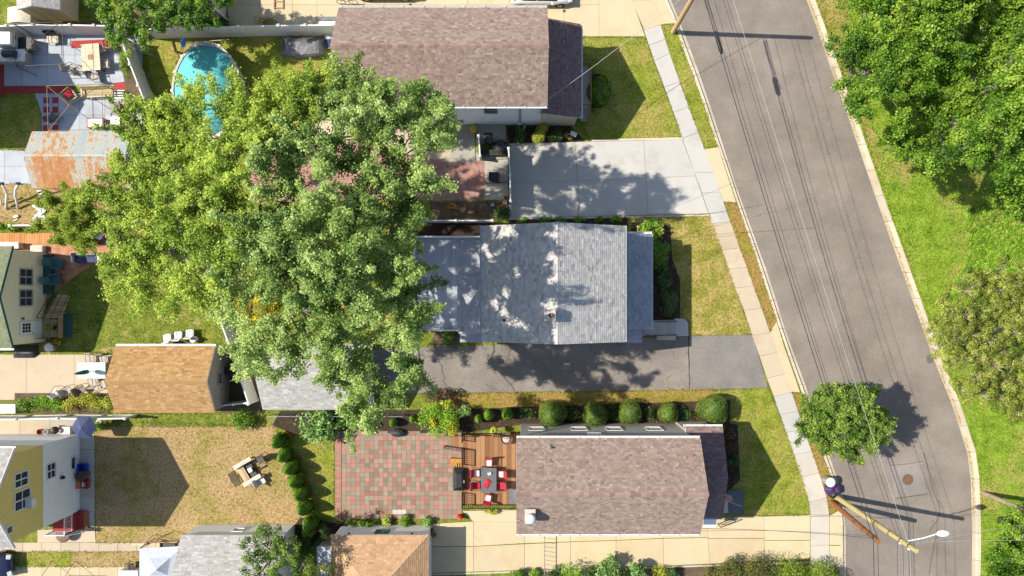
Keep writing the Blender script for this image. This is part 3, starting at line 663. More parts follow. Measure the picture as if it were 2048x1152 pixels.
def gable_house(name, label, x0, x1, y0, y1, ze, zr, axis, wall_mat, roof_mat, seed, ov=0.3, ovg=0.25, cat='house', ridge=None, course=0.14, tab=0.22, caps=True, sid=('y+', 'y-', 'x+'), blotch=0.12, group=None, z0=0.0, capmat=None, th=0.14, lift=0.014):
    """gabled building; walls x0..x1, y0..y1, eaves at ze, ridge at zr along axis"""
    t = thing(name, label, cat, ((x0+x1)/2, (y0+y1)/2, 0), 0, group); m = MB()
    zw = ze - 0.02
    if axis == 'x':
        yr = (y0+y1)/2 if ridge is None else ridge
        ztop = zr - 0.16
        m.add([(x, y, z) for x in (x0, x1) for y, z in ((y0, z0), (y1, z0), (y1, zw), (yr, ztop), (y0, zw))],
              [(0, 1, 2, 3, 4)[::-1], (5, 6, 7, 8, 9), (0, 5, 9, 4), (1, 2, 7, 6), (2, 3, 8, 7), (3, 4, 9, 8), (0, 1, 6, 5)])
        hy = lambda u: zw + (ztop-zw)*(1-abs((y0+(y1-y0)*u)-yr)/((y1-yr) if (y0+(y1-y0)*u) > yr else (yr-y0)))
        k0 = (zr-ze)/(yr-(y0-ov)); 
        e0, e1 = y0-ov, y1+ov; ex0, ex1 = x0-ovg, x1+ovg
        planes = [((ex0, e0, ze), (ex1, e0, ze), (ex1, yr, zr), (ex0, yr, zr)), ((ex1, e1, ze), (ex0, e1, ze), (ex0, yr, zr), (ex1, yr, zr))]
        rl = ((ex0, yr, zr), (ex1, yr, zr))
    else:
        xr = (x0+x1)/2 if ridge is None else ridge
        ztop = zr - 0.16
        m.add([(x, y, z) for y in (y0, y1) for x, z in ((x0, z0), (x1, z0), (x1, zw), (xr, ztop), (x0, zw))],
              [(0, 1, 2, 3, 4), (5, 6, 7, 8, 9)[::-1], (0, 4, 9, 5), (1, 6, 7, 2), (2, 7, 8, 3), (3, 8, 9, 4), (0, 5, 6, 1)])
        hy = lambda u: zw + (ztop-zw)*(1-abs((x0+(x1-x0)*u)-xr)/((x1-xr) if (x0+(x1-x0)*u) > xr else (xr-x0)))
        e0, e1 = x0-ov, x1+ov; ex0, ex1 = y0-ovg, y1+ovg
        planes = [((e0, ex1, ze), (e0, ex0, ze), (xr, ex0, zr), (xr, ex1, zr)), ((e1, ex0, ze), (e1, ex1, ze), (xr, ex1, zr), (xr, ex0, zr))]
        rl = ((xr, ex0, zr), (xr, ex1, zr))
    wl = m.build('wall', M[wall_mat], t)
    if sid:
        m = MB()
        gy = hy if axis == 'x' else None; gx = hy if axis == 'y' else None
        if 'y+' in sid: siding(m, (x0, y1), (x1, y1), 0.25, zr-0.2 if gx else zw, (0, 1), top=gx)
        if 'y-' in sid: siding(m, (x0, y0), (x1, y0), 0.25, zr-0.2 if gx else zw, (0, -1), top=gx)
        if 'x+' in sid: siding(m, (x1, y0), (x1, y1), 0.25, zr-0.2 if gy else zw, (1, 0), top=gy)
        if 'x-' in sid: siding(m, (x0, y0), (x0, y1), 0.25, zr-0.2 if gy else zw, (-1, 0), top=gy)
        m.build('siding', M[wall_mat], wl, stuff=True)
    m = MB()
    for pl in planes: roof_slab(m, *pl, th=th)
    rf = m.build('roof', M['white'], t)
    m = MB()
    for i, pl in enumerate(planes):
        s = shingles(*pl, seed+i, course, tab, lift, blotch); b = len(m.v); m.v += s.v; m.f += [tuple(q+b for q in f) for f in s.f]; m.a += s.a
    m.build('shingles', M[roof_mat], rf, stuff=True)
    if caps: ridge_caps(rf, *rl, M[capmat or roof_mat])
    return t, wl, rf
def shed_roof(par, A, B, Cc, D, roof_mat, seed, th=0.12, course=0.145, tab=0.27, name='roof', blotch=0.12):
    m = MB(); roof_slab(m, A, B, Cc, D, th); rf = m.build(name, M['white'], par)
    shingles(A, B, Cc, D, seed, course, tab, blotch=blotch).build('shingles', M[roof_mat], rf, stuff=True); return rf
def fence(name, label, pts, h, mat='vinyl', post='white', span=2.15, group=None, top_px=True, pw=0.13, posts_at=None, slat=False):
    """panelled vinyl fence through the pixels of its top rail"""
    q = [P(a, b, h if top_px else 0) for a, b in pts]; q = [Vector((v.x, v.y, 0)) for v in q]
    t = thing(name, label, 'fence', q[0], 0, group)
    for i in range(len(q)-1):
        a, b = q[i], q[i+1]; d = b-a; n = max(1, round(d.length/span)); ang = math.atan2(d.y, d.x)
        for k in range(n+1):
            if k == n and i < len(q)-2: continue
            p = a + d*(k/n); m = MB(); m.obox((p.x, p.y, (h+0.06)/2), pw, pw, h+0.06, ang)
            m.obox((p.x, p.y, h+0.075), pw*1.35, pw*1.35, 0.03, ang)
            c2 = pw*0.55; m.add([(p.x-c2, p.y-c2, h+0.09), (p.x+c2, p.y-c2, h+0.09), (p.x+c2, p.y+c2, h+0.09), (p.x-c2, p.y+c2, h+0.09), (p.x, p.y, h+0.15)], [(0, 1, 4), (1, 2, 4), (2, 3, 4), (3, 0, 4)])
            m.build('post', M[post], t)
        for k in range(n):
            p0, p1 = a+d*(k/n), a+d*((k+1)/n); dn = d.normalized(); p0 = p0+dn*(pw/2-0.01); p1 = p1-dn*(pw/2-0.01); mid = (p0+p1)/2; L = (p1-p0).length
            m = MB(); nb = max(4, int(L/0.16)); bw = L/nb
            for j in range(nb):
                c = p0 + dn*(bw*(j+0.5)); m.obox((c.x, c.y, h/2), bw*0.955, 0.028, h-0.16, ang)
            m.build('panel', M[mat], t)
            m = MB(); m.obox((mid.x, mid.y, h-0.055), L, 0.09, 0.11, ang); m.build('top_rail', M[post], t)
            m = MB(); m.obox((mid.x, mid.y, 0.11), L, 0.09, 0.13, ang); m.build('bottom_rail', M[post], t)
    return t
def chair(label, px, py, rz, frame, seat, back=None, group=None, wd=0.56, z0=0.0, name='patio_chair', zs=0.42, hb=0.92, sling=True, cushion=None):
    """an armchair: seat, reclined back, four legs and two armrests; its front looks along local +x"""
    b = P(px, py, z0+0.4); t = thing(name, label, 'chair', (b.x, b.y, z0), R(rz), group); w2 = wd/2; d2 = 0.26
    m = MB(); m.obox((0.0, 0, zs), 0.52, wd*0.92, 0.05 if sling else 0.09, ry=R(4)); m.build('seat', M[seat], t, w=False, bev=0.015)
    m = MB(); m.obox((-0.34, 0, (zs+hb)/2+0.02), 0.05 if sling else 0.10, wd*0.9, hb-zs, ry=R(-16)); m.build('backrest', M[back or seat], t, w=False, bev=0.015)
    for sx in (-1, 1):
        for sy in (-1, 1):
            m = MB(); m.tube([(sx*d2*1.1, sy*w2, 0), (sx*d2, sy*w2, zs)], 0.018, 6); m.build('leg', M[frame], t, w=False)
    for sy in (-1, 1):
        m = MB(); m.tube([(d2, sy*w2, zs), (d2+0.02, sy*w2, zs+0.2), (d2-0.06, sy*w2, zs+0.235), (-0.28, sy*w2, zs+0.23), (-0.42, sy*w2, hb)], 0.020, 6); m.build('armrest', M[frame], t, w=False)
    m = MB(); m.tube([(-0.42, -w2, hb), (-0.45, 0, hb+0.03), (-0.42, w2, hb)], 0.018, 6); m.build('back_frame', M[frame], t, w=False)
    if cushion: m = MB(); m.obox((0.02, 0, zs+0.07), 0.42, wd*0.72, 0.08); m.build('cushion', M[cushion], t, w=False, bev=0.03)
    return t
def adirondack(label, px, py, rz, mat, group=None):
    b = P(px, py, 0.4); t = thing('adirondack_chair', label, 'chair', (b.x, b.y, 0), R(rz), group)
    for i in range(6):
        m = MB(); m.obox((0.34-i*0.115, 0, 0.40-i*0.022), 0.098, 0.56, 0.025, ry=R(11)); m.build('seat_slat', M[mat], t, w=False)
    for i in range(5):
        y = -0.23+i*0.115; m = MB(); m.obox((-0.47-0.012, y, 0.68+0.02*(2-abs(i-2))), 0.024, 0.10, 0.82+0.04*(2-abs(i-2)), ry=R(-24)); m.build('back_slat', M[mat], t, w=False)
    for sy in (-1, 1):
        m = MB(); m.obox((0.02, sy*0.36, 0.58), 0.74, 0.13, 0.026); m.build('armrest', M[mat], t, w=False)
        m = MB(); m.obox((0.30, sy*0.32, 0.285), 0.11, 0.03, 0.57); m.build('leg', M[mat], t, w=False)
        m = MB(); m.obox((-0.18, sy*0.29, 0.25), 0.95, 0.03, 0.12, ry=R(12)); m.build('leg', M[mat], t, w=False)
    return t
def wheelie_bin(label, px, py, rz, body, lid, h=1.05, w=0.56, group=None, cat='bin'):
    b = P(px, py, h*0.6); t = thing('wheelie_bin', label, cat, (b.x, b.y, 0), R(rz), group); m = MB(); d = w*1.05
    lo, hi = 0.78, 1.0
    m.add([(sx*d/2*k, sy*w/2*k, z) for z, k in ((0.06, lo), (h-0.08, hi)) for sx, sy in ((-1,-1),(1,-1),(1,1),(-1,1))], [(3,2,1,0),(4,5,6,7),(0,1,5,4),(1,2,6,5),(2,3,7,6),(3,0,4,7)])
    m.build('body', M[body], t, w=False, bev=0.03)
    m = MB(); m.obox((0.02, 0, h-0.04), d*1.08, w*1.08, 0.07, ry=R(-3)); m.build('lid', M[lid], t, w=False, bev=0.025)
    m = MB(); m.tube([(-d/2-0.06, -w*0.4, h-0.1), (-d/2-0.06, w*0.4, h-0.1)], 0.02, 6); m.build('handle', M[lid], t, w=False)
    for sy in (-1, 1):
        m = MB(); m.tube([(-d*0.42, sy*w*0.42, 0.12), (-d*0.42, sy*w*0.52, 0.12)], 0.12, 12); m.build('wheel', M['tyre'], t, w=False)
    return t
def barrel(name, label, px, py, r, h, mat, lid=None, cat='bin', z0=0.0, group=None):
    b = P(px, py, z0+h); t = thing(name, label, cat, (b.x, b.y, z0), 0, group); m = MB()
    m.lathe([(r*0.86, 0), (r, h*0.9), (r*1.05, h*0.92), (r*1.05, h*0.97)] + ([(r*0.95, h*0.97), (r*0.82, h*0.2)] if not lid else []), 18); m.build('body', M[mat], t, w=False)
    if lid: m = MB(); m.lathe([(r*1.07, h*0.95), (r*1.07, h), (r*0.8, h*1.05), (0.001, h*1.07)], 18); m.build('lid', M[lid], t, w=False, smooth=True)
    return t
def car(name, label, x, y, rz, paint):
    """a saloon car, front along local +x, resting on z = 0.03"""
    t = thing(name, label, 'car', (x, y, 0.03), R(rz)); L, W = 4.6, 1.8
    st = [(-2.3, 0.45, 0.80, 0.72), (-2.2, 0.30, 0.95, 0.84), (-1.6, 0.24, 1.00, 0.90), (-0.6, 0.22, 0.98, 0.90), (0.6, 0.22, 0.97, 0.90), (1.3, 0.24, 0.92, 0.89), (1.95, 0.28, 0.82, 0.82), (2.3, 0.42, 0.66, 0.66)]
    m = MB(); b = 0; n = 0
    for xx, z0, z1, hw in st:
        m.v += [(xx, -hw*0.9, z0), (xx, -hw, (z0+z1)/2), (xx, -hw*0.93, z1-0.05), (xx, -hw*0.72, z1), (xx, hw*0.72, z1), (xx, hw*0.93, z1-0.05), (xx, hw, (z0+z1)/2), (xx, hw*0.9, z0)]
    for i in range(len(st)-1):
        for k in range(8):
            m.f.append((i*8+k, i*8+(k+1) % 8, i*8+8+(k+1) % 8, i*8+8+k)[::-1]); m.a.append(0.5)
    m.f.append(tuple(range(8))); m.f.append(tuple(range(len(st)*8-8, len(st)*8))[::-1]); m.a += [0.5, 0.5]
    body = m.build('body', M[paint], t, w=False, smooth=True)
    cs = [(-1.95, 0.98, 0.66), (-1.25, 1.40, 0.60), (-0.2, 1.46, 0.60), (0.35, 1.42, 0.60), (1.15, 0.95, 0.68)]
    m = MB()
    for xx, z, hw in cs: m.v += [(xx, -0.80, 0.93), (xx, -hw, z), (xx, hw, z), (xx, 0.80, 0.93)]
    for i in range(len(cs)-1):
        for k in range(3): m.f.append((i*4+k, i*4+k+1, i*4+5+k, i*4+4+k)[::-1]); m.a.append(0.5)
    m.build('windows', M['glass'], t, w=False, smooth=False)
    m = MB(); m.add([(-1.25, -0.585, 1.412), (0.35, -0.585, 1.432), (0.35, 0.585, 1.432), (-1.25, 0.585, 1.412), (-0.2, -0.585, 1.472), (-0.2, 0.585, 1.472)], [(0, 4, 5, 3), (4, 1, 2, 5)])
    m.build('roof', M[paint], t, w=False)
    m = MB()
    for s in (-1, 1):
        m.beam((1.13, s*0.69, 0.965), (0.36, s*0.60, 1.435), 0.05, 0.05); m.beam((-1.93, s*0.67, 0.99), (-1.25, s*0.60, 1.415), 0.06, 0.05); m.beam((-0.3, s*0.795, 0.94), (-0.3, s*0.61, 1.46), 0.07, 0.04)
    m.build('pillars', M[paint], t, w=False)
    for sx in (-1.42, 1.40):
        for s in (-1, 1):
            m = MB(); m.tube([(sx, s*0.70, 0.31), (sx, s*0.90, 0.31)], 0.325, 20); wl = m.build('wheel', M['tyre'], t, w=False)
            m = MB(); m.tube([(sx, s*0.905, 0.31), (sx, s*0.915, 0.31)], 0.07, 10)
            for k in range(5):
                an = k*1.2566; m.beam((sx, s*0.912, 0.31), (sx+0.21*math.cos(an), s*0.912, 0.31+0.21*math.sin(an)), 0.02, 0.05)
            m.build('rim', M['metal'], wl, w=False)
    for s in (-1, 1):
        m = MB(); m.obox((2.12, s*0.60, 0.70), 0.30, 0.34, 0.12, rz=s*-0.25, ry=R(22)); m.build('headlight', M['lamp_glass'], t, w=False, bev=0.03)
        m = MB(); m.obox((-2.26, s*0.62, 0.78), 0.08, 0.30, 0.14); m.build('tail_light', M['red_plastic'], t, w=False, bev=0.02)
        m = MB(); m.obox((0.82, s*1.0, 0.98), 0.14, 0.20, 0.12); m.build('mirror', M[paint], t, w=False, bev=0.03)
    m = MB(); m.obox((2.30, 0, 0.50), 0.06, 0.9, 0.16); m.build('grille', M['black'], t, w=False)
    return t
def wire(label, a, b, r, mat, sag=0.25, name='overhead_wire', group=None, n=18):
    a, b = Vector(a), Vector(b); m = MB(); pts = []
    for i in range(n+1):
        u = i/n; p = a.lerp(b, u); p.z -= sag*4*u*(1-u); pts.append(p)
    m.tube(pts, r, 5); o = m.build(name, M[mat]); tag(o, label, 'wire', group); return o
# ================================================================ the setting
def holder(name):
    o = bpy.data.objects.new(name, None); o.empty_display_size = 0.2; C.objects.link(o); o['kind'] = 'structure'; return o
GL = [(1088,-600),(1250,-200),(1328,0),(1351,48),(1366,97),(1399,182),(1424,260),(1437,295),(1461,363),(1473,405),(1494,460),(1514,520),(1532,575),(1553,638),(1573,696),(1586,738),(1606,788),(1643,905),(1663,954),(1678,994),(1681,1039),(1682,1152),(1682,1700),(1682,2600)]
AL = [(1103,-600),(1265,-200),(1343,0),(1374,77),(1406,165),(1444,280),(1469,360),(1486,408),(1506,463),(1534,540),(1546,576),(1561,626),(1578,681),(1598,731),(1618,788),(1661,914),(1672,949),(1686,984),(1692,1029),(1693,1152),(1693,1700),(1693,2600)]
AR = [(1376,-600),(1536,-200),(1616,0),(1631,42),(1648,90),(1668,150),(1696,225),(1721,300),(1741,358),(1758,408),(1776,458),(1798,518),(1818,576),(1836,623),(1853,676),(1871,721),(1891,773),(1906,808),(1921,855),(1936,901),(1943,946),(1945,989),(1947,1064),(1946,1152),(1946,1700),(1946,2600)]
GR = [(a+14, b) for a, b in AR]
sheet('ground', [(-9000,-7000),(11000,-7000),(11000,8000),(-9000,8000)], -0.20, M['soil'])
road = sheet('road', AL + AR[::-1], -0.12, M['road'])
sheet('terrain', [(-2600,-600)] + GL + [(-2600,2600)], 0.0, M['lawn_yard'], thick=0.18)
sheet('terrain', GR + [(4700,2600),(4700,-600)], 0.0, M['lawn_park'], thick=0.18)
def strip(nm, hold, A, B, f0, f1, z, th, mat, n, jit=0.0):
    a, b = resample(A, n), resample(B, n); g = random.Random(5)
    for i in range(n-1):
        q = []
        for k, sh in ((i, 0.004), (i+1, -0.004)):
            pa, pb = P(*a[k]), P(*b[k]); q.append((pa.lerp(pb, f0), pa.lerp(pb, f1)))
        m = MB(); dz = g.uniform(-jit, jit); d = (q[1][0]-q[0][0]).normalized()*0.012
        m.prism([tuple((q[0][0]+d)[:2]), tuple((q[0][1]+d)[:2]), tuple((q[1][1]-d)[:2]), tuple((q[1][0]-d)[:2])], z-th, z+dz)
        m.build(nm, mat, hold)
view = lambda L, lo=-60, hi=1240: [p for p in L if lo <= p[1] <= hi] 
kl = holder('kerb'); kr = holder('kerb')
def clip(L):
    out = []
    for (a, b) in zip(L, L[1:]):
        for y in (-70, 1230):
            if a[1] < y < b[1]: out.append((a[0]+(b[0]-a[0])*(y-a[1])/(b[1]-a[1]), y))
        if -70 <= b[1] <= 1230: out.append(b)
    return sorted(set(out), key=lambda p: p[1])
cGL, cAL, cAR, cGR = map(clip, (GL, AL, AR, GR))
strip('kerb_stone', kl, cGL, cAL, -0.02, 0.40, 0.025, 0.2, M['kerb'], 24, 0.006)
strip('gutter_slab', kl, cGL, cAL, 0.40, 1.02, -0.10, 0.1, M['gutter_strip'], 24, 0.002)
strip('kerb_stone', kr, cAR, cGR, 0.52, 1.05, 0.025, 0.2, M['kerb'], 26, 0.006)
strip('gutter_slab', kr, cAR, cGR, -0.02, 0.52, -0.10, 0.1, M['gutter_strip'], 26, 0.002)
# sand and dead leaves lying in the far gutter
g = np.random.default_rng(3); k = g.uniform(0, 1, 2600); a = np.array(resample(cAR, 300)); i = (k*299).astype(int)
lit = a[i] + np.stack([g.gamma(1.6, 3.4, len(i))-1, g.normal(size=len(i))*2], 1); keep = np.sin(i*0.11)+np.sin(i*0.037+1) > -0.5; lit = lit[keep]
c = np.array([P(x, y, -0.085) for x, y in lit]); V, F = leaf_quads(c, np.tile([[0, 0, 1.0]], (len(c), 1))+g.normal(size=(len(c), 3))*0.25, 0.09, 0.6, g)
o = np_obj('leaf_litter', V, F, g.uniform(0.2, 1, len(c)), M['leaf_autumn']); tag(o, 'dry brown leaf litter along the far kerb', 'leaf litter', None, 'stuff')
# sidewalk
SL = [(1250,-50),(1288,60),(1309,122),(1329,174),(1365,277),(1389,345),(1418,428),(1444,500),(1470,576),(1504,671),(1548,793),(1572,864),(1603,954),(1618,1004),(1621,1034),(1621,1230)]
SR = [(1284,-62),(1321,50),(1339,107),(1359,164),(1396,265),(1427,345),(1453,424),(1480,496),(1507,572),(1540,665),(1583,784),(1608,860),(1638,945),(1653,995),(1658,1030),(1658,1230)]
cuts = [(1288,60),(1298,91),(1309,122),(1329,174),(1347,225),(1365,277),(1389,345),(1404,386),(1418,428),(1424,447),(1434,474),(1444,500),(1457,538),(1470,576),(1488,621),(1504,671),(1519,712),(1534,756),(1548,793),(1560,829),(1572,864),(1588,909),(1603,954),(1618,1004),(1621,1034),(1621,1092),(1621,1152),(1621,1215)]
sw = holder('sidewalk')
def on_right(p):
    u = min(range(len(SL)-1), key=lambda i: abs((SL[i][1]+SL[i+1][1])/2-p[1])); a, b = SL[u], SL[u+1]; f = (p[1]-a[1])/(b[1]-a[1])
    c, d = SR[u], SR[u+1]; return (c[0]+(d[0]-c[0])*f, c[1]+(d[1]-c[1])*f)
for i, (a, b) in enumerate(zip(cuts, cuts[1:])):
    ra, rb = on_right(a), on_right(b); pa, pb, qa, qb = P(*a), P(*b), P(*ra), P(*rb); d = (pb-pa).normalized()*0.011
    m = MB(); m.prism([tuple((pa+d)[:2]), tuple((qa+d)[:2]), tuple((qb-d)[:2]), tuple((pb-d)[:2])], -0.05, 0.034+random.Random(i).uniform(-0.004, 0.004))
    y = a[1]; mt = 'concrete_new' if (y < 430 or 780 < y < 900) else 'concrete_old' if y < 780 else 'concrete'
    m.build('slab', M[mt], sw)
def slabs(name, polys, mat, z=0.026, gap=0.010, labels=None):
    h = holder(name)
    for i, p in enumerate(polys):
        q = [Vector((*v, 0)) for v in XY(p)]; c = sum(q, Vector())/len(q)
        q = [v + (c-v).normalized()*gap*1.4 for v in q]
        MB().prism([(v.x, v.y) for v in q], -0.05, z+random.Random(i*7+len(name)).uniform(-0.003, 0.003)).build('slab', M[mat], h)
    return h
def grid(xs, ys, skew=None):
    out = []
    for i in range(len(xs)-1):
        for j in range(len(ys)-1): out.append([(xs[i], ys[j]), (xs[i+1], ys[j]), (xs[i+1], ys[j+1]), (xs[i], ys[j+1])])
    return out
# driveways and walks
slabs('driveway', grid([455,520,585,634,700,770,845,935,1030,1128,1198], [-60,10,73]) + [[(1198,-60),(1256,-60),(1264,0),(1290,73),(1198,73)]], 'concrete_tan')
slabs('apron', [[(1250,-60),(1284,-62),(1306,0),(1330,48),(1351,47),(1329,0),(1303,-66)], [(1289,60),(1321,50),(1330,48),(1306,0),(1262,0)]], 'concrete_tan', 0.030)
slabs('driveway', [[(1018,287),(1150,284),(1155,362),(1018,366)],[(1150,284),(1287,281),(1292,356),(1155,362)],[(1287,281),(1364,278),(1389,345),(1391,352),(1292,356)],
                   [(1018,366),(1155,362),(1158,433),(1018,437)],[(1155,362),(1292,356),(1296,430),(1158,433)],[(1292,356),(1391,352),(1417,427),(1296,430)]], 'concrete_new')
slabs('apron', [[(1409,298),(1436,294),(1472,405),(1447,404),(1428,350)]], 'concrete_tan', 0.030)
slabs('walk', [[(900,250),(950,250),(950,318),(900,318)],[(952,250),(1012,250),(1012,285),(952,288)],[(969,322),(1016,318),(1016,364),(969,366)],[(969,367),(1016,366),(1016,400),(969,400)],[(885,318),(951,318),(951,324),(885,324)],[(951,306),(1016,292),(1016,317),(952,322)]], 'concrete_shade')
sheet('driveway', [(700,700),(1000,690),(1376,672),(1378,779),(820,786),(700,790)], 0.018, M['drive_old'])
sheet('driveway', [(1378,672),(1495,669),(1505,671),(1536,776),(1379,779)], 0.024, M['drive_new'], thick=0.05)
MB().tube([P(1377+dx, y, 0.022) for y, dx in ((672,0),(690,1),(705,-1),(725,2),(745,1),(760,3),(779,1))], 0.022, 5).build('crack', M['mulch'], None)['kind'] = 'structure'
slabs('apron', [[(1553,642),(1567,690),(1600,785),(1582,783),(1540,665)],], 'concrete_tan', 0.030)
slabs('driveway', [[(860,1048),(924,1044),(947,1043),(947,1092),(860,1093)],[(860,1094),(947,1093),(947,1143),(860,1146)],[(925,1022),(1036,1020),(1049,1043),(947,1043)],
   [(947,1043),(1049,1043),(1049,1086),(947,1092)],[(947,1093),(1049,1088),(1049,1140),(947,1143)],[(1049,1020),(1141,1020),(1141,1083),(1049,1086)],[(1049,1088),(1141,1084),(1141,1138),(1049,1140)],
   [(1141,1020),(1232,1020),(1232,1080),(1141,1083)],[(1141,1084),(1232,1081),(1232,1135),(1141,1138)],[(1232,1020),(1326,1020),(1326,1076),(1232,1080)],[(1232,1081),(1326,1077),(1327,1131),(1232,1135)],
   [(1326,1020),(1415,1020),(1416,1074),(1326,1076)],[(1326,1077),(1416,1075),(1419,1127),(1327,1131)],[(1415,1040),(1490,1032),(1527,1033),(1529,1076),(1416,1076)],[(1416,1077),(1529,1077),(1529,1121),(1419,1127)],
   [(1527,1033),(1620,1030),(1620,1080),(1529,1080)],[(1529,1081),(1620,1081),(1620,1116),(1529,1121)]], 'concrete_tan')
slabs('apron', [[(1659,1031),(1682,1018),(1683,1090),(1659,1090)],[(1659,1091),(1683,1091),(1683,1160),(1659,1160)]], 'concrete_tan', 0.030)
slabs('edging', [[(860+i*42,1147-i*1.35),(902+i*42,1145.6-i*1.35),(902+i*42,1149-i*1.35),(860+i*42,1150.5-i*1.35)] for i in range(18)], 'gutter_strip', 0.06)
slabs('edging', [[(1018,436),(1418,429),(1418,432),(1018,440)]], 'kerb', 0.05)
slabs('edging', [[(1183,279),(1366,275),(1366,279),(1183,283)]], 'kerb', 0.06)
slabs('patio_floor', grid([-40,53,149,216], [709,800]) + [[(216,709),(228,709),(228,800),(216,800)]], 'concrete_old')
slabs('patio_floor', [[(-40,300),(10,300),(10,333),(-40,333)],[(10,300),(55,302),(56,333),(10,333)],[(-40,333),(10,333),(10,368),(-40,368)],[(10,333),(56,333),(66,368),(10,368)]], 'concrete_blue')
slabs('patio_floor', grid([-40,45,95,150,210,285], [60,110,172]) + grid([88,118,160,210,285], [186,230,272]) + [[(70,186),(88,186),(88,272),(84,272),(84,228)]], 'concrete_blue')
h = holder('painted_border')
for a in ([(8,173),(90,173),(90,187),(8,187)],[(90,173),(145,173),(145,187),(90,187)],[(228,166),(285,160),(285,178),(228,180)],[(-20,122),(9,122),(9,192),(-20,192)],[(143,82),(240,78),(240,94),(143,97)]):
    sheet('painted_strip', a, 0.034, M['red_paint'], par=h)
for i in range(4):
    for k in range(2): x, y = 87+k*18, 195+i*18.5; sheet('painted_tile', [(x,y),(x+12,y),(x+12,y+12),(x,y+12)], 0.034, M['red_paint'], par=h)
slabs('walk', [[(160,868+i*31),(189,868+i*31),(190,899+i*31),(160,899+i*31)] for i in range(6)], 'concrete')
slabs('walk', [[(-30+i*38,1085),(8+i*38,1085),(8+i*38,1103),(-30+i*38,1103)] for i in range(12)] + [[(75,1060),(190,1056),(192,1084),(75,1085)]], 'concrete_old')
slabs('walk', [[(-30+i*38,1133),(8+i*38,1133),(8+i*38,1170),(-30+i*38,1170)] for i in range(9)], 'concrete_tan')
slabs('patio_floor', [[(-30,838),(40,838),(40,875),(-30,875)],[(40,838),(100,838),(100,872),(40,872)]], 'concrete_old')
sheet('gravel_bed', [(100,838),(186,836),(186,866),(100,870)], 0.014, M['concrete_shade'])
sheet('brick_patio', [(500,280),(700,284),(885,322),(970,322),(970,401),(500,401)], 0.014, M['brick_pink'])
sheet('side_yard', [(620,240),(905,250),(905,320),(880,322),(640,284)], 0.010, M['concrete_old'])
sheet('brick_patio', [(-40,487),(240,462),(245,490),(205,520),(140,580),(93,600),(93,500),(-40,502)], 0.012, M['brick_terra'])
hd = holder('boardwalk')
for i in range(30):
    x = -40+i*5.0; sheet('board', [(x,466),(x+4.6,466),(x+4.6,487),(x,487)], 0.05, M['deck_terra'], par=hd, thick=0.05)
sheet('brick_edging', [(430,432),(1018,400),(1018,404),(640,404),(430,437)], 0.05, M['gutter_strip'], thick=0.05) if False else None
# lawns
L_north = [(285,72),(668,72),(668,205),(640,240),(500,282),(330,275),(318,215)]
L_nfront = [(1161,75),(1289,75),(1364,275),(1183,280),(1172,262),(1162,240)]
V1 = [(1322,51),(1352,49),(1366,98),(1398,182),(1424,262),(1435,293),(1410,297),(1396,265),(1359,164)]
V2 = [(1449,404),(1472,406),(1494,462),(1514,522),(1532,577),(1553,639),(1541,663),(1507,572),(1471,474)]
V3 = [(1584,785),(1606,789),(1643,906),(1663,956),(1679,1000),(1680,1015),(1660,1029),(1653,992),(1638,944),(1610,864)]
L_mfront = [(1190,434),(1419,430),(1444,500),(1470,576),(1503,669),(1379,671),(1376,640),(1303,640),(1303,450),(1190,450)]
L_strip = [(850,788),(1380,780),(1440,780),(1440,800),(1380,850),(920,850),(850,800)]
L_sfront = [(1440,780),(1536,777),(1572,864),(1603,954),(1618,1004),(1620,1029),(1490,1031),(1452,1000),(1452,850),(1380,850),(1400,800)]
L_sw = [(548,845),(668,845),(668,1036),(618,1036),(562,880)]
L_straw = [(190,853),(548,853),(562,880),(612,1020),(630,1060),(600,1085),(192,1085)]
L_yard = [(140,560),(205,518),(245,480),(420,470),(470,690),(228,709),(140,700),(93,700),(93,600)]
L_under = [(240,440),(860,402),(985,440),(985,470),(830,470),(830,690),(700,790),(500,790),(420,560)]
L_gs = [(186,826),(530,826),(530,852),(186,842)]
L_bl = [(40,1103),(142,1103),(142,1133),(40,1133)]
L_bl2 = [(142,1103),(280,1103),(280,1133),(142,1133)]
L_tl = [(-40,196),(60,196),(74,205),(83,225),(84,250),(76,300),(-40,300)]
L_dry = [(-40,368),(66,368),(80,376),(215,376),(300,448),(-40,452)]
lz = 0.004
for p, mt in ((L_north,'lawn'),(L_nfront,'lawn'),(V1,'lawn'),(V2,'lawn_verge'),(V3,'lawn_verge'),(L_mfront,'lawn_dry'),(L_strip,'lawn_verge'),(L_sfront,'lawn'),(L_sw,'lawn'),(L_straw,'straw'),(L_yard,'lawn_yard'),(L_under,'lawn_yard'),(L_gs,'lawn_yard'),(L_bl,'lawn'),(L_bl2,'straw'),(L_tl,'lawn'),(L_dry,'straw')):
    lz += 0.0011; sheet('lawn', p, lz, M[mt])
G = 26
tufts('grass', 'mown green grass of the lawns behind and in front of the brown roofed houses', [L_north, L_nfront, V1, L_sfront, L_sw, L_bl, L_tl], G, M['lawn'], 1, 0.022)
tufts('grass', 'sun bleached grass of the front lawn of the grey roofed house', [L_mfront], G, M['lawn_dry'], 2, 0.022)
tufts('grass', 'browning grass on the kerb verges and along the asphalt driveway', [V2, V3, L_strip], G, M['lawn_verge'], 3, 0.022)
tufts('grass', 'straw coloured dead grass of the back yards on the left', [L_straw, L_bl2, L_dry], G, M['straw'], 4, 0.022)
tufts('grass', 'patchy grass of the back yard beside the cream house', [L_yard, L_gs], G, M['lawn_yard'], 5, 0.022)
PARK = [(a, b) for a, b in GR if -80 < b < 1240] + [(2120,1240),(2120,-80)]
PARK = [(1575,-70)] + PARK
tufts('grass', 'bright green rough grass across the road', [[(a+3, b) for a, b in PARK]], 60, M['lawn_park'], 6, 0.01, 0.15, hgt=0.10)
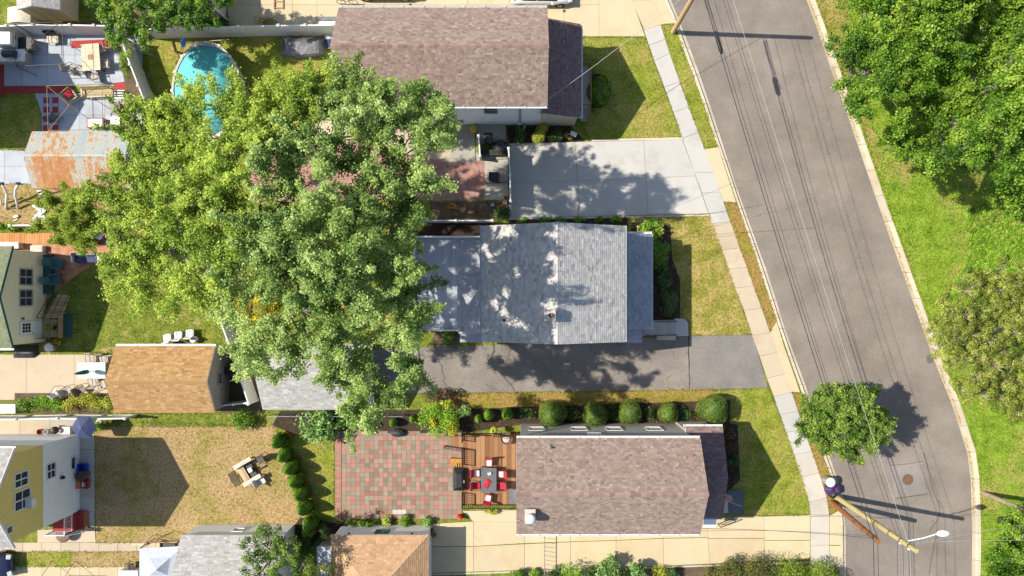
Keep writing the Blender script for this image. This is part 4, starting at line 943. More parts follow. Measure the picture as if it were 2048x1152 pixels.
# taller weeds and ground cover on the far verge
g = np.random.default_rng(12); zone = [(1930,420),(2090,360),(2090,700),(1900,600),(1940,500)]
q = np.array(poisson(zone, 7, g, tries=5000)); cc = np.array([P(x, y, 0.12) for x, y in q]); s = g.uniform(0.12, 0.32, len(cc))
p, nr, k = clump_points(cc, np.stack([s, s, s*0.6], 1), 60, g); V, F = leaf_quads(p, nr, 0.09, 0.7, g)
o = np_obj('ground_cover', V, F, np.clip(0.5+g.normal(size=len(cc))[k]*0.15+g.normal(size=len(p))*0.15, 0, 1), M['leaf_bright']); tag(o, 'bright green leafy ground cover on the far verge', 'ground cover', None, 'stuff')
sheet('dry_verge', [(1632,-70),(1690,-70),(1700,60),(1720,170),(1745,260),(1760,330),(1740,290),(1712,222),(1690,160),(1664,92),(1640,22)], 0.006, M['lawn_dry'])
# beds of soil and mulch
bz = [0.024]
def bed(pts, mat='mulch', z=0.012): bz[0] += 0.0009; sheet('planting_bed', pts, bz[0]+(0.012 if z > 0.03 else 0), M[mat])
bed([(1183,148),(1200,148),(1214,162),(1222,182),(1217,204),(1203,216),(1183,216)], z=0.014)
bed([(1012,252),(1140,252),(1170,283),(1018,287)]); bed([(1262,445),(1340,450),(1345,520),(1360,560),(1360,638),(1303,640),(1303,470),(1262,470)], z=0.013)
bed([(860,404),(1018,404),(1018,438),(985,440),(860,440)], 'soil'); bed([(1018,438),(1255,433),(1255,450),(1018,455)], 'mulch', 0.011); bed([(860,442),(985,442),(985,474),(830,474)], z=0.013)
bed([(560,822),(930,818),(1460,800),(1460,850),(1035,850),(925,866),(668,866),(590,870),(545,850)], z=0.013); bed([(1452,845),(1475,850),(1480,960),(1452,985)], z=0.014)
bed([(600,1035),(640,1040),(700,1052),(860,1052),(860,1062),(660,1070),(630,1092),(590,1092),(590,1050)], z=0.012); bed([(1090,1140),(1440,1128),(1640,1118),(1640,1200),(1090,1200)], 'soil', 0.011)
bed([(30,786),(220,786),(220,828),(30,828)], 'soil'); bed([(235,92),(262,92),(300,225),(262,225)], 'soil', 0.036)
bed([(455,690),(500,690),(530,826),(440,826)], 'soil', 0.011); bed([(870,665),(920,665),(920,690),(860,690)], 'soil', 0.022)
bed([(285,20),(455,20),(460,62),(205,60),(150,48)], 'soil')
# the paver patio: 4 x 4 blocks, red round grey and grey round red in turn
pat = holder('paver_patio'); T = 9.23; src = {}; extra = MB(); cnt = 0; cells = []
for i in range(26):
    for j in range(20):
        x, y = 683.5+i*T, 862.0+j*T
        if y > 1017 and i > 19 and False: continue
        if y+T > 1043: continue
        bi, bj = i//4, (j+3)//4; inner = (i % 4 in (1, 2)) and ((j+3) % 4 in (1, 2)); red = ((bi+bj) % 2 == 1) ^ inner
        if (i in (11, 12, 13) and j == 17): red = None
        cells.append((x, y, red))
for j in range(35): cells.append((670.0, 862+j*5.1, 'b'))
cells.sort(key=lambda c: (c[2] == 'b', abs(c[0]-800)+abs(c[1]-950)))
for n, (x, y, red) in enumerate(cells):
    r = random.Random(n); sx, sy = (T, T) if red != 'b' else (12.5, 5.1); w_, h_ = sx/SC-0.012, sy/SC-0.012; c = P(x+sx/2, y+sy/2); dz = r.uniform(-0.004, 0.004)
    if n < 300:
        key = (red,)
        if key not in src:
            m = MB(); m.box(-w_/2, -h_/2, -0.03, w_/2, h_/2, 0.030)
            src[key] = m.build('paver', M['concrete_new'] if red is None else M['paver_red'] if red else M['paver_grey'], pat, w=False); src[key].location = (c.x, c.y, dz)
        else: share(src[key], 'paver', pat, (c.x, c.y, dz))
    else: extra.box(c.x-w_/2, c.y-h_/2, -0.03, c.x+w_/2, c.y+h_/2, 0.030+dz, r.uniform(0.0, 0.4) if red else r.uniform(0.62, 1.0))
extra.build('pavers', M['paver_mixed'], pat, stuff=True)
# concrete patch, manhole, drain on the road
pm = holder('road_patch'); MB().prism(XY([(1783,932),(1846,924),(1855,987),(1791,996)]), -0.15, -0.112).build('patch_slab', M['patch'], pm)
t = thing('manhole_cover', 'round rusty iron manhole cover in the pale road patch', 'manhole', P(1817, 960, 0) + Vector((0, 0, -0.112)))
m = MB(); m.lathe([(0.37, 0), (0.37, 0.010), (0.33, 0.022), (0.001, 0.012)], 28); m.build('lid', M['iron'], t, w=False)
m = MB(); m.lathe([(0.38, 0), (0.42, 0.014), (0.38, 0.016)], 28); m.build('rim', M['tar'], t, w=False)
m = MB()
for i in range(-4, 5): L = math.sqrt(max(0, 0.33**2-(i*0.07)**2)); m.box(i*0.07-0.012, -L, 0.008, i*0.07+0.012, L, 0.018)
m.build('ribs', M['iron'], t, w=False)
sheet('tar_patch', [(1855,712),(1860,710),(1866,712),(1869,719),(1867,726),(1858,727),(1855,722)], -0.114, M['tar'])
mt = MB(); 
for pl in ([(1876,1000),(1880,1020),(1877,1040),(1866,1050),(1860,1062)],[(1848,905),(1856,940),(1866,980),(1876,1005)],[(1874,1060),(1866,1100),(1858,1150)],[(1783,931),(1815,928),(1846,923)],[(1791,997),(1820,993),(1855,988)]):
    mt.tube([P(x, y, -0.118) for x, y in resample(pl, 9)], 0.018, 4)
o = mt.build('road_cracks', M['mulch']); o['kind'] = 'structure'
# ================================================================ buildings
def vent(par, x, y, z, mat='metal', h=0.35, r=0.06):
    m = MB(); m.lathe([(r*2.6, z-0.02), (r*1.4, z+0.08), (r, z+0.1), (r, z+h), (r*0.6, z+h), (r*0.6, z+h-0.1)], 12, (x, y, 0)); return m.build('vent_pipe', M[mat], par)
def steps(par, x0, x1, y0, y1, z_hi, n, direction, mat='concrete'):
    """a flight; direction 'x+' or 'y-' is where it goes down"""
    for i in range(n):
        z = z_hi*(1-(i+0.0)/n); m = MB()
        if direction == 'x+': d = (x1-x0)/n; m.box(x0+i*d, y0, 0, x0+(i+1)*d, y1, z)
        else: d = (y1-y0)/n; m.box(x0, y1-(i+1)*d, 0, x1, y1-i*d, z)
        m.build('step', M[mat], par, bev=0.015)
def rail(par, pts, h, mat, r=0.022, bal=0.0, name='railing'):
    m = MB(); pts = [Vector(p) for p in pts]
    for a, b in zip(pts, pts[1:]):
        m.beam(a+Vector((0, 0, h)), b+Vector((0, 0, h)), r*2.2, r*2.2); m.beam(a+Vector((0, 0, 0.1)), b+Vector((0, 0, 0.1)), r*1.6, r*1.6)
        n = max(1, int((b-a).length/bal)) if bal else 1
        for i in range(n+1): p = a.lerp(b, i/n); m.beam(p, p+Vector((0, 0, h)), r*(1.2 if bal and 0 < i < n else 2.4), r*(1.2 if bal and 0 < i < n else 2.4))
    return m.build(name, M[mat], par)
# north house
nh, wl, rf = gable_house('house', 'long brown roofed house with dark front porch, beside the pool yard', -11.55, 1.5, 12.62, 18.5, 6.0, 8.0, 'x', 'white_siding', 'shingle_brown', 21, ov=0.28, ovg=0.3, sid=('y-', 'x+'), capmat='ridge_brown')
gutter(nh, (-11.85, 12.34, 5.98), (1.8, 12.34, 5.98), side=(0, -1)); gutter(nh, (-11.85, 18.78, 5.98), (1.8, 18.78, 5.98), side=(0, 1))
vent(nh, *[(P(744,165,6.9).x), (P(744,165,6.9).y)], 6.85)
m = MB(); m.box(1.5, 12.55, 0, 3.95, 18.55, 3.1); pw = m.build('porch_wall', M['tan_siding'], nh)
m = MB(); siding(m, (1.5, 12.55), (3.95, 12.55), 0.3, 3.1, (0, -1)); siding(m, (3.95, 12.55), (3.95, 18.55), 0.3, 3.1, (1, 0)); m.build('siding', M['tan_siding'], pw, stuff=True)
m = MB(); m.box(3.90, 12.50, 0, 4.02, 12.62, 3.1); m.build('corner_post', M['wood_pale'], pw)
shed_roof(nh, (4.25, 12.28, 3.2), (4.25, 18.8, 3.2), (1.52, 18.8, 4.4), (1.52, 12.28, 4.4), 'shingle_plum', 31, name='porch_roof')
m = MB(); m.add([(1.52, 12.30, 3.05), (3.98, 12.30, 3.05), (1.52, 12.30, 4.25)], [(0, 1, 2)]); m.add([(1.52, 12.56, 3.05), (3.98, 12.56, 3.05), (1.52, 12.56, 4.25)], [(0, 1, 2)]); m.build('porch_gable', M['tan_siding'], nh)
gutter(nh, (4.25, 12.3, 3.2), (4.25, 18.8, 3.2), 0.1, (1, 0)); None
lx0, lx1 = P(1162,0,0.9).x, P(1181,0,0.9).x; ly0, ly1 = P(0,200,0.9).y, P(0,132,0.9).y
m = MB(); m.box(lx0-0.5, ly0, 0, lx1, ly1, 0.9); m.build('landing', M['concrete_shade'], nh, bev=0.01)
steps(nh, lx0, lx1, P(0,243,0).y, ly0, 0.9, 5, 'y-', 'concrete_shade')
rail(nh, [(lx0, ly1-0.05, 0.9), (lx1-0.05, ly1-0.05, 0.9), (lx1-0.05, ly0, 0.9), (lx1-0.05, P(0,243,0).y, 0.1)], 0.9, 'wood', 0.035, 0.0)
window(nh, (-2.0, 12.62, 3.9), 'y-', 0.9, 1.2); window(nh, (-4.5, 12.62, 1.2), 'y-', 0.8, 0.5, mull=False); window(nh, (-8.2, 12.62, 3.9), 'y-', 0.9, 1.2); window(nh, (1.5, 15.56, 6.0), 'x+', 0.8, 0.9)
m = MB(); m.lathe([(0.16, 0), (0.16, 0.2), (0.12, 0.24)], 14, (0.0, 12.5, 0.9)); m.build('meter', M['metal'], nh)
m = MB(); m.box(-0.05, 12.54, 1.1, 0.05, 12.60, 5.8); m.build('conduit', M['metal'], nh)
m = MB(); m.box(1.36, 12.53, 3.3, 1.44, 12.60, 5.9); m.build('downspout', M['white'], nh)
# main house
mh, wl, rf = gable_house('house', 'grey shingled house in the middle with white chimney and rear deck', -2.2, 6.5, -2.85, 4.3, 6.2, 8.45, 'y', 'white_siding', 'shingle_grey', 41, ov=0.28, ovg=0.20, ridge=2.32, lift=0.020, course=0.155, tab=0.30, sid=('y+', 'y-', 'x+', 'x-'), blotch=0.14, caps=True)
gutter(mh, (6.78, -3.05, 6.18), (6.78, 4.5, 6.18), side=(1, 0)); gutter(mh, (-2.48, -3.05, 6.18), (-2.48, 4.5, 6.18), side=(-1, 0), mat='metal')
cx, cy = P(1100,630,8.9).x, P(1100,630,8.9).y
m = MB(); m.box(cx-0.27, cy-0.27, 7.0, cx+0.27, cy+0.27, 9.0); ch = m.build('chimney', M['white_siding'], mh, bev=0.01)
m = MB(); m.box(cx-0.34, cy-0.34, 9.0, cx+0.34, cy+0.34, 9.13); m.build('chimney_cap', M['concrete_new'], ch, bev=0.02)
m = MB(); m.lathe([(0.14, 9.13), (0.14, 9.3), (0.11, 9.3), (0.11, 9.15)], 14, (cx, cy, 0)); m.build('flue', M['terracotta'], ch)
m = MB(); m.box(cx-0.32, cy-0.31, 7.9, cx+0.31, cy+0.31, 8.2); m.build('flashing', M['metal'], ch)
vent(mh, P(1009,641,7.0).x, P(1009,641,7.0).y, 6.85, 'black', 0.3, 0.06)
shed_roof(mh, (9.15, -2.40, 3.0), (9.15, 4.25, 3.0), (6.51, 4.25, 3.75), (6.51, -2.40, 3.75), 'shingle_slate', 51, name='front_roof', course=0.13, tab=0.36)
gutter(mh, (9.15, -2.40, 2.98), (9.15, 4.25, 2.98), 0.11, (1, 0)); m = MB(); m.box(6.7, 4.26, 2.80, 9.2, 4.42, 2.98); m.build('fascia', M['white'], mh)
m = MB(); m.box(6.5, -2.15, 0, 8.95, 4.05, 2.92); fw = m.build('front_wall', M['white_siding'], mh)
window(mh, (8.95, 2.6, 1.7), 'x+', 1.5, 1.2, two=True); window(mh, (8.95, -0.3, 1.7), 'x+', 1.0, 1.2)
shed_roof(mh, (5.65, -3.35, 2.75), (8.55, -3.35, 2.75), (8.55, -2.41, 3.02), (5.65, -2.41, 3.02), 'shingle_slate', 53, name='side_roof', course=0.13, tab=0.36)
m = MB(); m.box(5.9, -3.15, 0, 8.3, -2.87, 2.68); m.build('side_wall', M['white_siding'], mh)
window(mh, (0.5, -2.85, 1.8), 'y-', 0.9, 1.1); window(mh, (3.5, 4.3, 1.8), 'y+', 0.9, 1.1); window(mh, (0.5, 4.3, 1.8), 'y+', 0.9, 1.1)
shed_roof(mh, (-4.25, 1.30, 3.15), (-4.25, -2.55, 3.15), (-2.21, -2.55, 3.75), (-2.21, 1.30, 3.75), 'shingle_slate', 55, name='rear_roof', course=0.13, tab=0.34)
shed_roof(mh, (-4.20, -2.70, 2.75), (-4.20, -3.30, 2.75), (-2.21, -3.30, 3.05), (-2.21, -2.70, 3.05), 'shingle_slate', 57, name='rear_roof', course=0.13, tab=0.34)
m = MB(); m.box(-4.05, -2.45, 0, -2.21, 1.1, 3.1); m.build('rear_wall', M['white_siding'], mh)
gutter(mh, (-4.25, -2.56, 3.12), (-2.3, -2.56, 3.4), 0.1, (0, -1)); m = MB(); m.box(-4.36, -2.55, 3.0, -4.27, 1.3, 3.12); m.build('fascia', M['metal'], mh)
# the grey rear deck with white railing
dz = 1.0; dx0, dx1, dy0, dy1 = P(829,0,dz).x, -2.25, P(0,661,dz).y, P(0,474,dz).y
m = MB(); m.box(dx0+0.05, dy0+0.05, dz-0.3, dx1, dy1-0.05, dz-0.05); dk = m.build('deck', M['vinyl'], mh)
n = int((dx1-dx0)/0.145)
for i in range(n):
    a = dx0+i*(dx1-dx0)/n; y_lo = dy0 if a < -4.2 else 1.12
    m = MB(); m.box(a+0.004, y_lo, dz-0.045, a+(dx1-dx0)/n-0.004, dy1, dz); m.build('board', M['deck_grey'], dk)
for a, b in (((dx0+0.05, dy0+0.05, dz), (dx0+0.05, dy1-0.05, dz)), ((dx0+0.05, dy1-0.05, dz), (dx1-0.1, dy1-0.05, dz)), ((dx0+1.2, dy0+0.05, dz), (-4.3, dy0+0.05, dz))):
    rail(mh, [a, b], 0.95, 'white', 0.04, 0.16, 'deck_railing')
for x in (dx0+0.1, -5.0): 
    for y in (dy0+0.1, 1.0, dy1-0.1): m = MB(); m.box(x-0.06, y-0.06, 0, x+0.06, y+0.06, dz-0.3); m.build('post', M['vinyl'], dk)
# front steps of the main house
sy0, sy1 = P(0,671,0.5).y, P(0,641,0.5).y; x0 = 8.97
m = MB(); m.box(x0, sy0, 0, P(1311,0,0.95).x, sy1, 0.95); m.build('landing', M['concrete'], mh, bev=0.01)
steps(mh, P(1311,0,0.95).x+0.005, P(1349,0,0.1).x, sy0, sy1, 0.76, 5, 'x+', 'concrete')
m = MB(); c0, c1 = P(1349,672), P(1376,637); m.prism([(c0.x, c0.y), (c1.x, c0.y)] + [(c1.x-0.45+0.45*math.cos(a), c1.y-0.5+0.5*math.sin(a)) for a in np.linspace(0, 1.57, 7)] + [(c0.x, c1.y)], 0, 0.10); m.build('footpath', M['concrete_new'], mh)
rail(mh, [(x0+0.1, sy0+0.06, 0.95), (P(1311,0,0.95).x, sy0+0.06, 0.95), (P(1349,0,0.1).x, sy0+0.06, 0.15)], 0.85, 'dark_metal', 0.018, 0.5)
rail(mh, [(P(1311,0,0.95).x, sy1-0.06, 0.95), (P(1349,0,0.1).x, sy1-0.06, 0.15)], 0.85, 'dark_metal', 0.018, 0.5)
m = MB(); m.box(P(1313,0).x, sy0-0.36, 0, P(1350,0).x, sy0-0.02, 0.28); m.build('cheek_wall', M['concrete_old'], mh)
# south house
sh, wl, rf = gable_house('house', 'brown roofed house with a wooden deck and a metal chimney cap', 0.05, 11.5, -15.45, -9.5, 6.0, 8.0, 'x', 'grey_siding', 'shingle_brown', 61, ov=0.16, ovg=0.28, capmat='ridge_brown', sid=('y+', 'x+', 'x-'))
gutter(sh, (-0.23, -9.34, 5.98), (11.78, -9.34, 5.98), side=(0, 1)); gutter(sh, (-0.23, -15.61, 5.98), (11.78, -15.61, 5.98), side=(0, -1))
vent(sh, P(1100,895,6.5).x, P(1100,895,6.5).y, 6.35)
cx, cy = P(1060,1030,7.3).x, P(1060,1030,7.3).y
m = MB(); m.box(cx-0.30, cy-0.42, 6.0, cx+0.30, cy+0.42, 7.55); ch = m.build('chimney', M['tan_siding'], sh, bev=0.01)
m = MB(); m.box(cx-0.34, cy-0.46, 7.55, cx+0.34, cy+0.46, 7.62); m.build('chimney_crown', M['concrete'], ch)
m = MB(); m.lathe([(0.27, 7.62), (0.27, 7.80), (0.34, 7.82), (0.26, 7.95), (0.001, 8.0)], 16, (cx+0.02, cy-0.08, 0)); m.build('chimney_cap', M['steel_light'], ch, smooth=True)
for px in (1073, 1158, 1228, 1308): window(sh, (P(px,0,2.2).x, -9.5, 2.2), 'y+', 1.0, 1.0, depth=0.05)
window(sh, (P(1192,0,5).x, -9.5, 4.3), 'y+', 0.9, 0.8); window(sh, (11.5, -12.5, 6.2), 'x+', 0.8, 0.8)
# front porch with its lower gabled roof
m = MB(); m.box(11.5, -15.2, 0, 13.75, -9.35, 3.2); pw = m.build('porch_wall', M['grey_siding'], sh)
m = MB(); siding(m, (11.5, -9.35), (13.75, -9.35), 0.3, 3.2, (0, 1)); m.build('siding', M['grey_siding'], pw, stuff=True)
pr = [((14.05, -15.45, 3.25), (14.05, -12.40, 4.5), (11.45, -12.40, 4.5), (11.45, -15.45, 3.25)), ((14.05, -12.40, 4.5), (14.05, -9.1, 3.25), (11.45, -9.1, 3.25), (11.45, -12.40, 4.5))]
shed_roof(sh, (11.45, -15.45, 3.25), (14.05, -15.45, 3.25), (14.05, -12.4, 4.5), (11.45, -12.4, 4.5), 'shingle_plum', 71, name='porch_roof')
shed_roof(sh, (14.05, -9.1, 3.25), (11.45, -9.1, 3.25), (11.45, -12.4, 4.5), (14.05, -12.4, 4.5), 'shingle_plum', 72, name='porch_roof')
gutter(sh, (11.35, -9.09, 3.22), (14.05, -9.09, 3.22), 0.1, (0, 1)); gutter(sh, (11.35, -15.46, 3.22), (14.05, -15.46, 3.22), 0.1, (0, -1))
window(sh, (13.75, -11.0, 1.8), 'x+', 1.2, 1.1, two=True)
a, b = P(1407,1037,2.5), P(1432,1056,2.5); m = MB(); m.add([(a.x, -15.48, 2.75), (b.x, -15.48, 2.75), (b.x, b.y, 2.4), (a.x, b.y, 2.4), (a.x, -15.48, 2.68), (b.x, -15.48, 2.68), (b.x, b.y, 2.33), (a.x, b.y, 2.33)], [(3, 2, 1, 0), (4, 5, 6, 7), (3, 7, 6, 2), (0, 4, 7, 3), (1, 2, 6, 5)]); m.build('awning', M['steel_light'], sh)
m = MB(); q0, q1 = P(1455,1030,0.15), P(1487,980,0.15); m.box(q0.x, q0.y, 0, q1.x, q1.y, 0.15); m.build('landing', M['slate_top'], sh)
m = MB(); m.box(13.75, q0.y+0.2, 0, q0.x-0.005, q1.y-0.3, 0.32); m.build('step', M['concrete'], sh)
rail(sh, [(P(1435,1047).x, P(0,1047).y, 0), (P(1464,1036).x, P(0,1036).y, 0)], 0.85, 'dark_metal', 0.02, 0.18)
fp = P(1462,1002,2.4)
t = thing('flag', 'striped flag with starred blue corner on a short pole by the front door', 'flag', (13.76, fp.y+0.2, 2.2))
e = P(1485,1014,2.9); m = MB(); m.tube([(13.77, fp.y+0.25, 2.2), (e.x, e.y, 2.75)], 0.014, 6); m.build('pole', M['steel_light'], t)
a = Vector((13.77, fp.y+0.25, 2.2)); d = Vector((e.x, e.y, 2.75))-a; o0 = a+d*0.97; du = -d*0.62; dv = Vector((-0.45, 0.50, -0.62))
def fl(u, v): return o0 + du*v + dv*u + Vector((0.03, 0.03, 0.05))*math.sin(u*7+v*2)
for i in range(13):
    m = MB(); u0 = 0.4 if i < 7 else 0.0; N_ = 8; th = Vector((0.004, 0.004, 0.004))
    row = [fl(u0+(1-u0)*k/N_, (i+q)/13) for q in (0, 1) for k in range(N_+1)]
    m.add(row + [p-th for p in row], [(k, k+1, N_+2+k, N_+1+k) for k in range(N_)] + [(2*N_+2+N_+1+k, 2*N_+2+N_+2+k, 2*N_+2+k+1, 2*N_+2+k) for k in range(N_)]); m.build('stripe', M['red_cushion'] if i % 2 == 0 else M['white_cushion'], t)
m = MB(); row = [fl(0.4*k/4, 7/13*q) for q in (0, 1) for k in range(5)]; th = Vector((0.004, 0.004, 0.004))
m.add(row + [p-th for p in row], [(k, k+1, 6+k, 5+k) for k in range(4)] + [(16+k-1, 16+k, 11+k, 10+k) for k in range(0)] + [(15+k, 16+k, 11+k, 10+k) for k in range(4)]); can = m.build('canton', M['navy'], t)
m = MB()
for i in range(5):
    for k in range(9):
        p = fl(0.02+0.36*(i+0.5)/5, 7/13*(k+0.5)/9)+Vector((0, 0, 0.006)); m.obox(p, 0.02, 0.02, 0.004, rz=0.5)
m.build('stars', M['white_cushion'], can)
# cream house on the left
xw = P(93,0).x; ch_, wl, rf = gable_house('house', 'cream sided house with green shingle roof at the left edge', xw-9.5, xw, -3.45, 3.15, 3.55, 4.75, 'x', 'cream', 'shingle_green', 81, ov=0.22, ovg=0.12, sid=('x+', 'y-'))
m = MB()
for s in ((-3.67, 3.55), (3.37, 3.55)): m.beam((xw+0.13, s[0], s[1]-0.05), (xw+0.13, -0.15, 4.72), 0.05, 0.16)
m.build('rake_board', M['teal_dark'], ch_)
window(ch_, (xw, P(0,558,2.2).y+0.15, 2.15), 'x+', 1.05, 1.15, frame='grey_siding', two=True); window(ch_, (xw, P(0,590,2.2).y-0.2, 2.15), 'x+', 1.05, 1.15, frame='grey_siding', two=True)
dy = P(0,655,1.5).y; m = MB(); m.box(xw+0.002, dy-0.52, 0.55, xw+0.05, dy+0.52, 2.75); dr = m.build('door_frame', M['white'], ch_)
m = MB(); m.box(xw+0.05, dy-0.43, 0.6, xw+0.075, dy+0.43, 2.66); dd = m.build('door', M['white_siding'], ch_)
for i in range(3):
    for k in range(3): m = MB(); m.box(xw+0.074, dy-0.33+i*0.23, 1.75+k*0.28, xw+0.082, dy-0.13+i*0.23, 1.98+k*0.28); m.build('pane', M['glass'], dd)
m = MB(); m.lathe([(0.03, 0), (0.045, 0.05), (0.001, 0.08)], 10, (0, 0, 0)); k = m.build('handle', M['dark_metal'], dd, w=False); k.location = (xw+0.08-ch_.location.x, dy-0.37-ch_.location.y, 1.5)
m = MB(); m.lathe([(0.02, 2.4), (0.09, 2.5), (0.05, 2.62)], 10, (xw+0.12, P(0,637,2.5).y, 0)); m.build('porch_light', M['dark_metal'], ch_)
m = MB(); m.box(xw+0.02, P(0,640,0.5).y-1.35, 0, xw+1.25, P(0,640,0.5).y+0.15, 0.55); m.build('landing', M['wood_pale'], ch_)
for i in range(6):
    y = P(0,640,0.5).y+0.16+i*0.29; m = MB(); m.box(xw+0.15+i*0.13, y, 0, xw+1.25+i*0.1, y+0.28, 0.52-i*0.085); m.build('step', M['wood_pale'], ch_)
yb = P(0,640,0.5).y
rail(ch_, [(xw+1.2, yb-1.3, 0.5), (xw+1.2, yb+0.1, 0.5), (xw+1.75, yb+1.85, 0.05)], 0.9, 'brown_metal', 0.022, 0.25); rail(ch_, [(xw+0.2, yb-1.3, 0.5), (xw+1.2, yb-1.3, 0.5)], 0.9, 'brown_metal', 0.022, 0.25); rail(ch_, [(xw+0.25, yb+0.2, 0.5), (xw+0.85, yb+1.85, 0.05)], 0.9, 'brown_metal', 0.022, 0.25)
m = MB(); m.box(xw+1.27, yb-1.35, 0, xw+1.95, yb+0.45, 0.03); m.build('side_mat', M['teal_dark'], ch_); m = MB(); m.box(xw+0.02, yb+1.95, 0, xw+0.6, P(0,510).y, 0.4); m.build('basement_hatch', M['teal_dark'], ch_)
gutter(ch_, (xw-9.5, -3.68, 3.52), (xw+0.12, -3.68, 3.52), 0.12, (0, -1))
gable_house('house', 'house beyond the left edge whose gable shades the grey patio', -49.0, -40.0, 11.9, 18.3, 6.0, 8.0, 'x', 'tan_siding', 'shingle_brown', 131, sid=(), caps=False)
# yellow house bottom left
xw = P(159,0).x; yh, wl, rf = gable_house('house', 'two storey house with yellow upper and white lower siding', xw-9.5, xw, -15.9, -10.3, 6.6, 8.6, 'x', 'yellow', 'shingle_ltgrey', 91, ov=0.42, ovg=0.06, sid=())
hy = lambda u: 6.58+1.86*(1-abs(u-0.5)*2)
m = MB(); siding(m, (xw, -15.9), (xw, -10.3), 3.9, 8.4, (1, 0), 0.14, 0.02, hy); siding(m, (xw-9.5, -10.3), (xw, -10.3), 3.9, 6.58, (0, 1), 0.14, 0.02); m.build('siding', M['yellow'], wl, stuff=True)
m = MB(); m.box(xw-9.5, -15.93, 0, xw+0.03, -10.27, 3.9); lw = m.build('lower_wall', M['white_siding'], yh)
m = MB(); siding(m, (xw+0.03, -15.93), (xw+0.03, -10.27), 1.0, 3.88, (1, 0), 0.14, 0.02); siding(m, (xw-9.5, -10.27), (xw+0.03, -10.27), 1.0, 3.88, (0, 1), 0.14, 0.02); m.build('siding', M['white_siding'], lw, stuff=True)
window(yh, (xw, -12.05, 5.95), 'x+', 0.85, 1.1, two=True); window(yh, (xw, -13.4, 5.85), 'x+', 1.15, 1.3, two=True); window(yh, (xw, -15.0, 7.0), 'x+', 0.4, 0.4, mull=False)
window(yh, (xw+0.03, -12.2, 3.15), 'x+', 0.95, 0.75, two=True); window(yh, (xw+0.03, -12.25, 0.8), 'x+', 0.8, 0.38, mull=False)
m = MB(); m.box(xw+0.04, -14.05, 5.2, xw+0.5, -13.45, 5.65); m.build('air_conditioner', M['white'], yh, bev=0.02)
m = MB(); m.lathe([(0.05, 0), (0.14, 0.08), (0.10, 0.26), (0.03, 0.32)], 10, (xw+0.2, -12.95, 2.0)); m.build('porch_light', M['black'], yh)
for s, y in ((1, -10.3), (-1, -15.9)): m = MB(); m.beam((xw+0.05, y+s*0.42, 6.55), (xw+0.05, -13.1, 8.5), 0.04, 0.18); m.build('rake_board', M['white'], yh)
gutter(yh, (xw-9.5, -9.88, 6.58), (xw+0.06, -9.88, 6.58), 0.12, (0, 1))
# side porch of the yellow house
a, b = P(88,1064,0.7), P(158,1030,0.7)
m = MB(); m.box(xw-1.5, -17.3, 0, xw+0.02, -15.95, 0.7); m.build('porch_floor', M['red_paint'], yh); m = MB(); m.box(xw+0.03, -17.25, 0, xw+0.35, -15.95, 0.35); m.build('step', M['red_paint'], yh)
m = MB(); m.box(xw+0.36, -17.25, 0, xw+0.7, -15.95, 0.18); m.build('step', M['terracotta'], yh)
rail(yh, [(xw-0.05, -16.0, 0.7), (xw-0.05, -17.25, 0.7), (xw-1.45, -17.25, 0.7)], 0.9, 'white', 0.028, 0.16)
rail(yh, [(xw+0.05, -17.3, 0.7), (xw+0.75, -17.3, 0.1)], 0.85, 'white', 0.022, 0.3)
rail(yh, [(P(165,1058).x, P(0,1055).y, 0.03), (P(190,1058).x, P(0,1055).y, 0.03)], 0.7, 'dark_metal', 0.016, 0.3, 'hand_rail')
# garages and sheds
g1, wl, rf = gable_house('garage', 'tan orange shingled garage with weathered grey end wall', -28.25, -21.5, -8.12, -3.72, 2.7, 4.0, 'x', 'weathered', 'shingle_tan', 101, ov=0.14, ovg=0.12, cat='garage', sid=('x+', 'y+'), tab=0.32)
gutter(g1, (-28.37, -3.58, 2.68), (-21.38, -3.58, 2.68), 0.14, (0, 1)); window(g1, (-21.5, P(0,757,1.7).y, 1.75), 'x+', 0.7, 0.5, frame='weathered')
m = MB(); m.box(-21.5, P(0,795,0.9).y, 0.2, -21.44, P(0,775,0.9).y, 1.5); m.build('door', M['weathered'], g1)
g2, wl, rf = gable_house('garage', 'pale grey shingled garage half hidden under the big maple', -17.9, -10.9, -7.9, -3.6, 2.7, 4.0, 'x', 'white_siding', 'shingle_ltgrey', 103, ov=0.14, ovg=0.14, cat='garage', sid=('x+',), tab=0.34)
m = MB(); m.box(-10.9, -7.2, 0.05, -10.86, -4.3, 2.2); m.build('garage_door', M['white'], g2)
g3, wl, rf = gable_house('garage', 'light grey shingled garage with white siding at the bottom left', P(361,0,2.7).x+0.15, P(590,0).x, -22.0, -16.96, 2.7, 4.2, 'x', 'white_siding', 'shingle_ltgrey', 105, ov=0.12, ovg=0.12, cat='garage', sid=('y+', 'x+'), tab=0.34)
window(g3, (P(478,0,1.3).x, -16.96, 1.35), 'y+', 0.62, 0.5, mull=False)
g5 = MB(); 
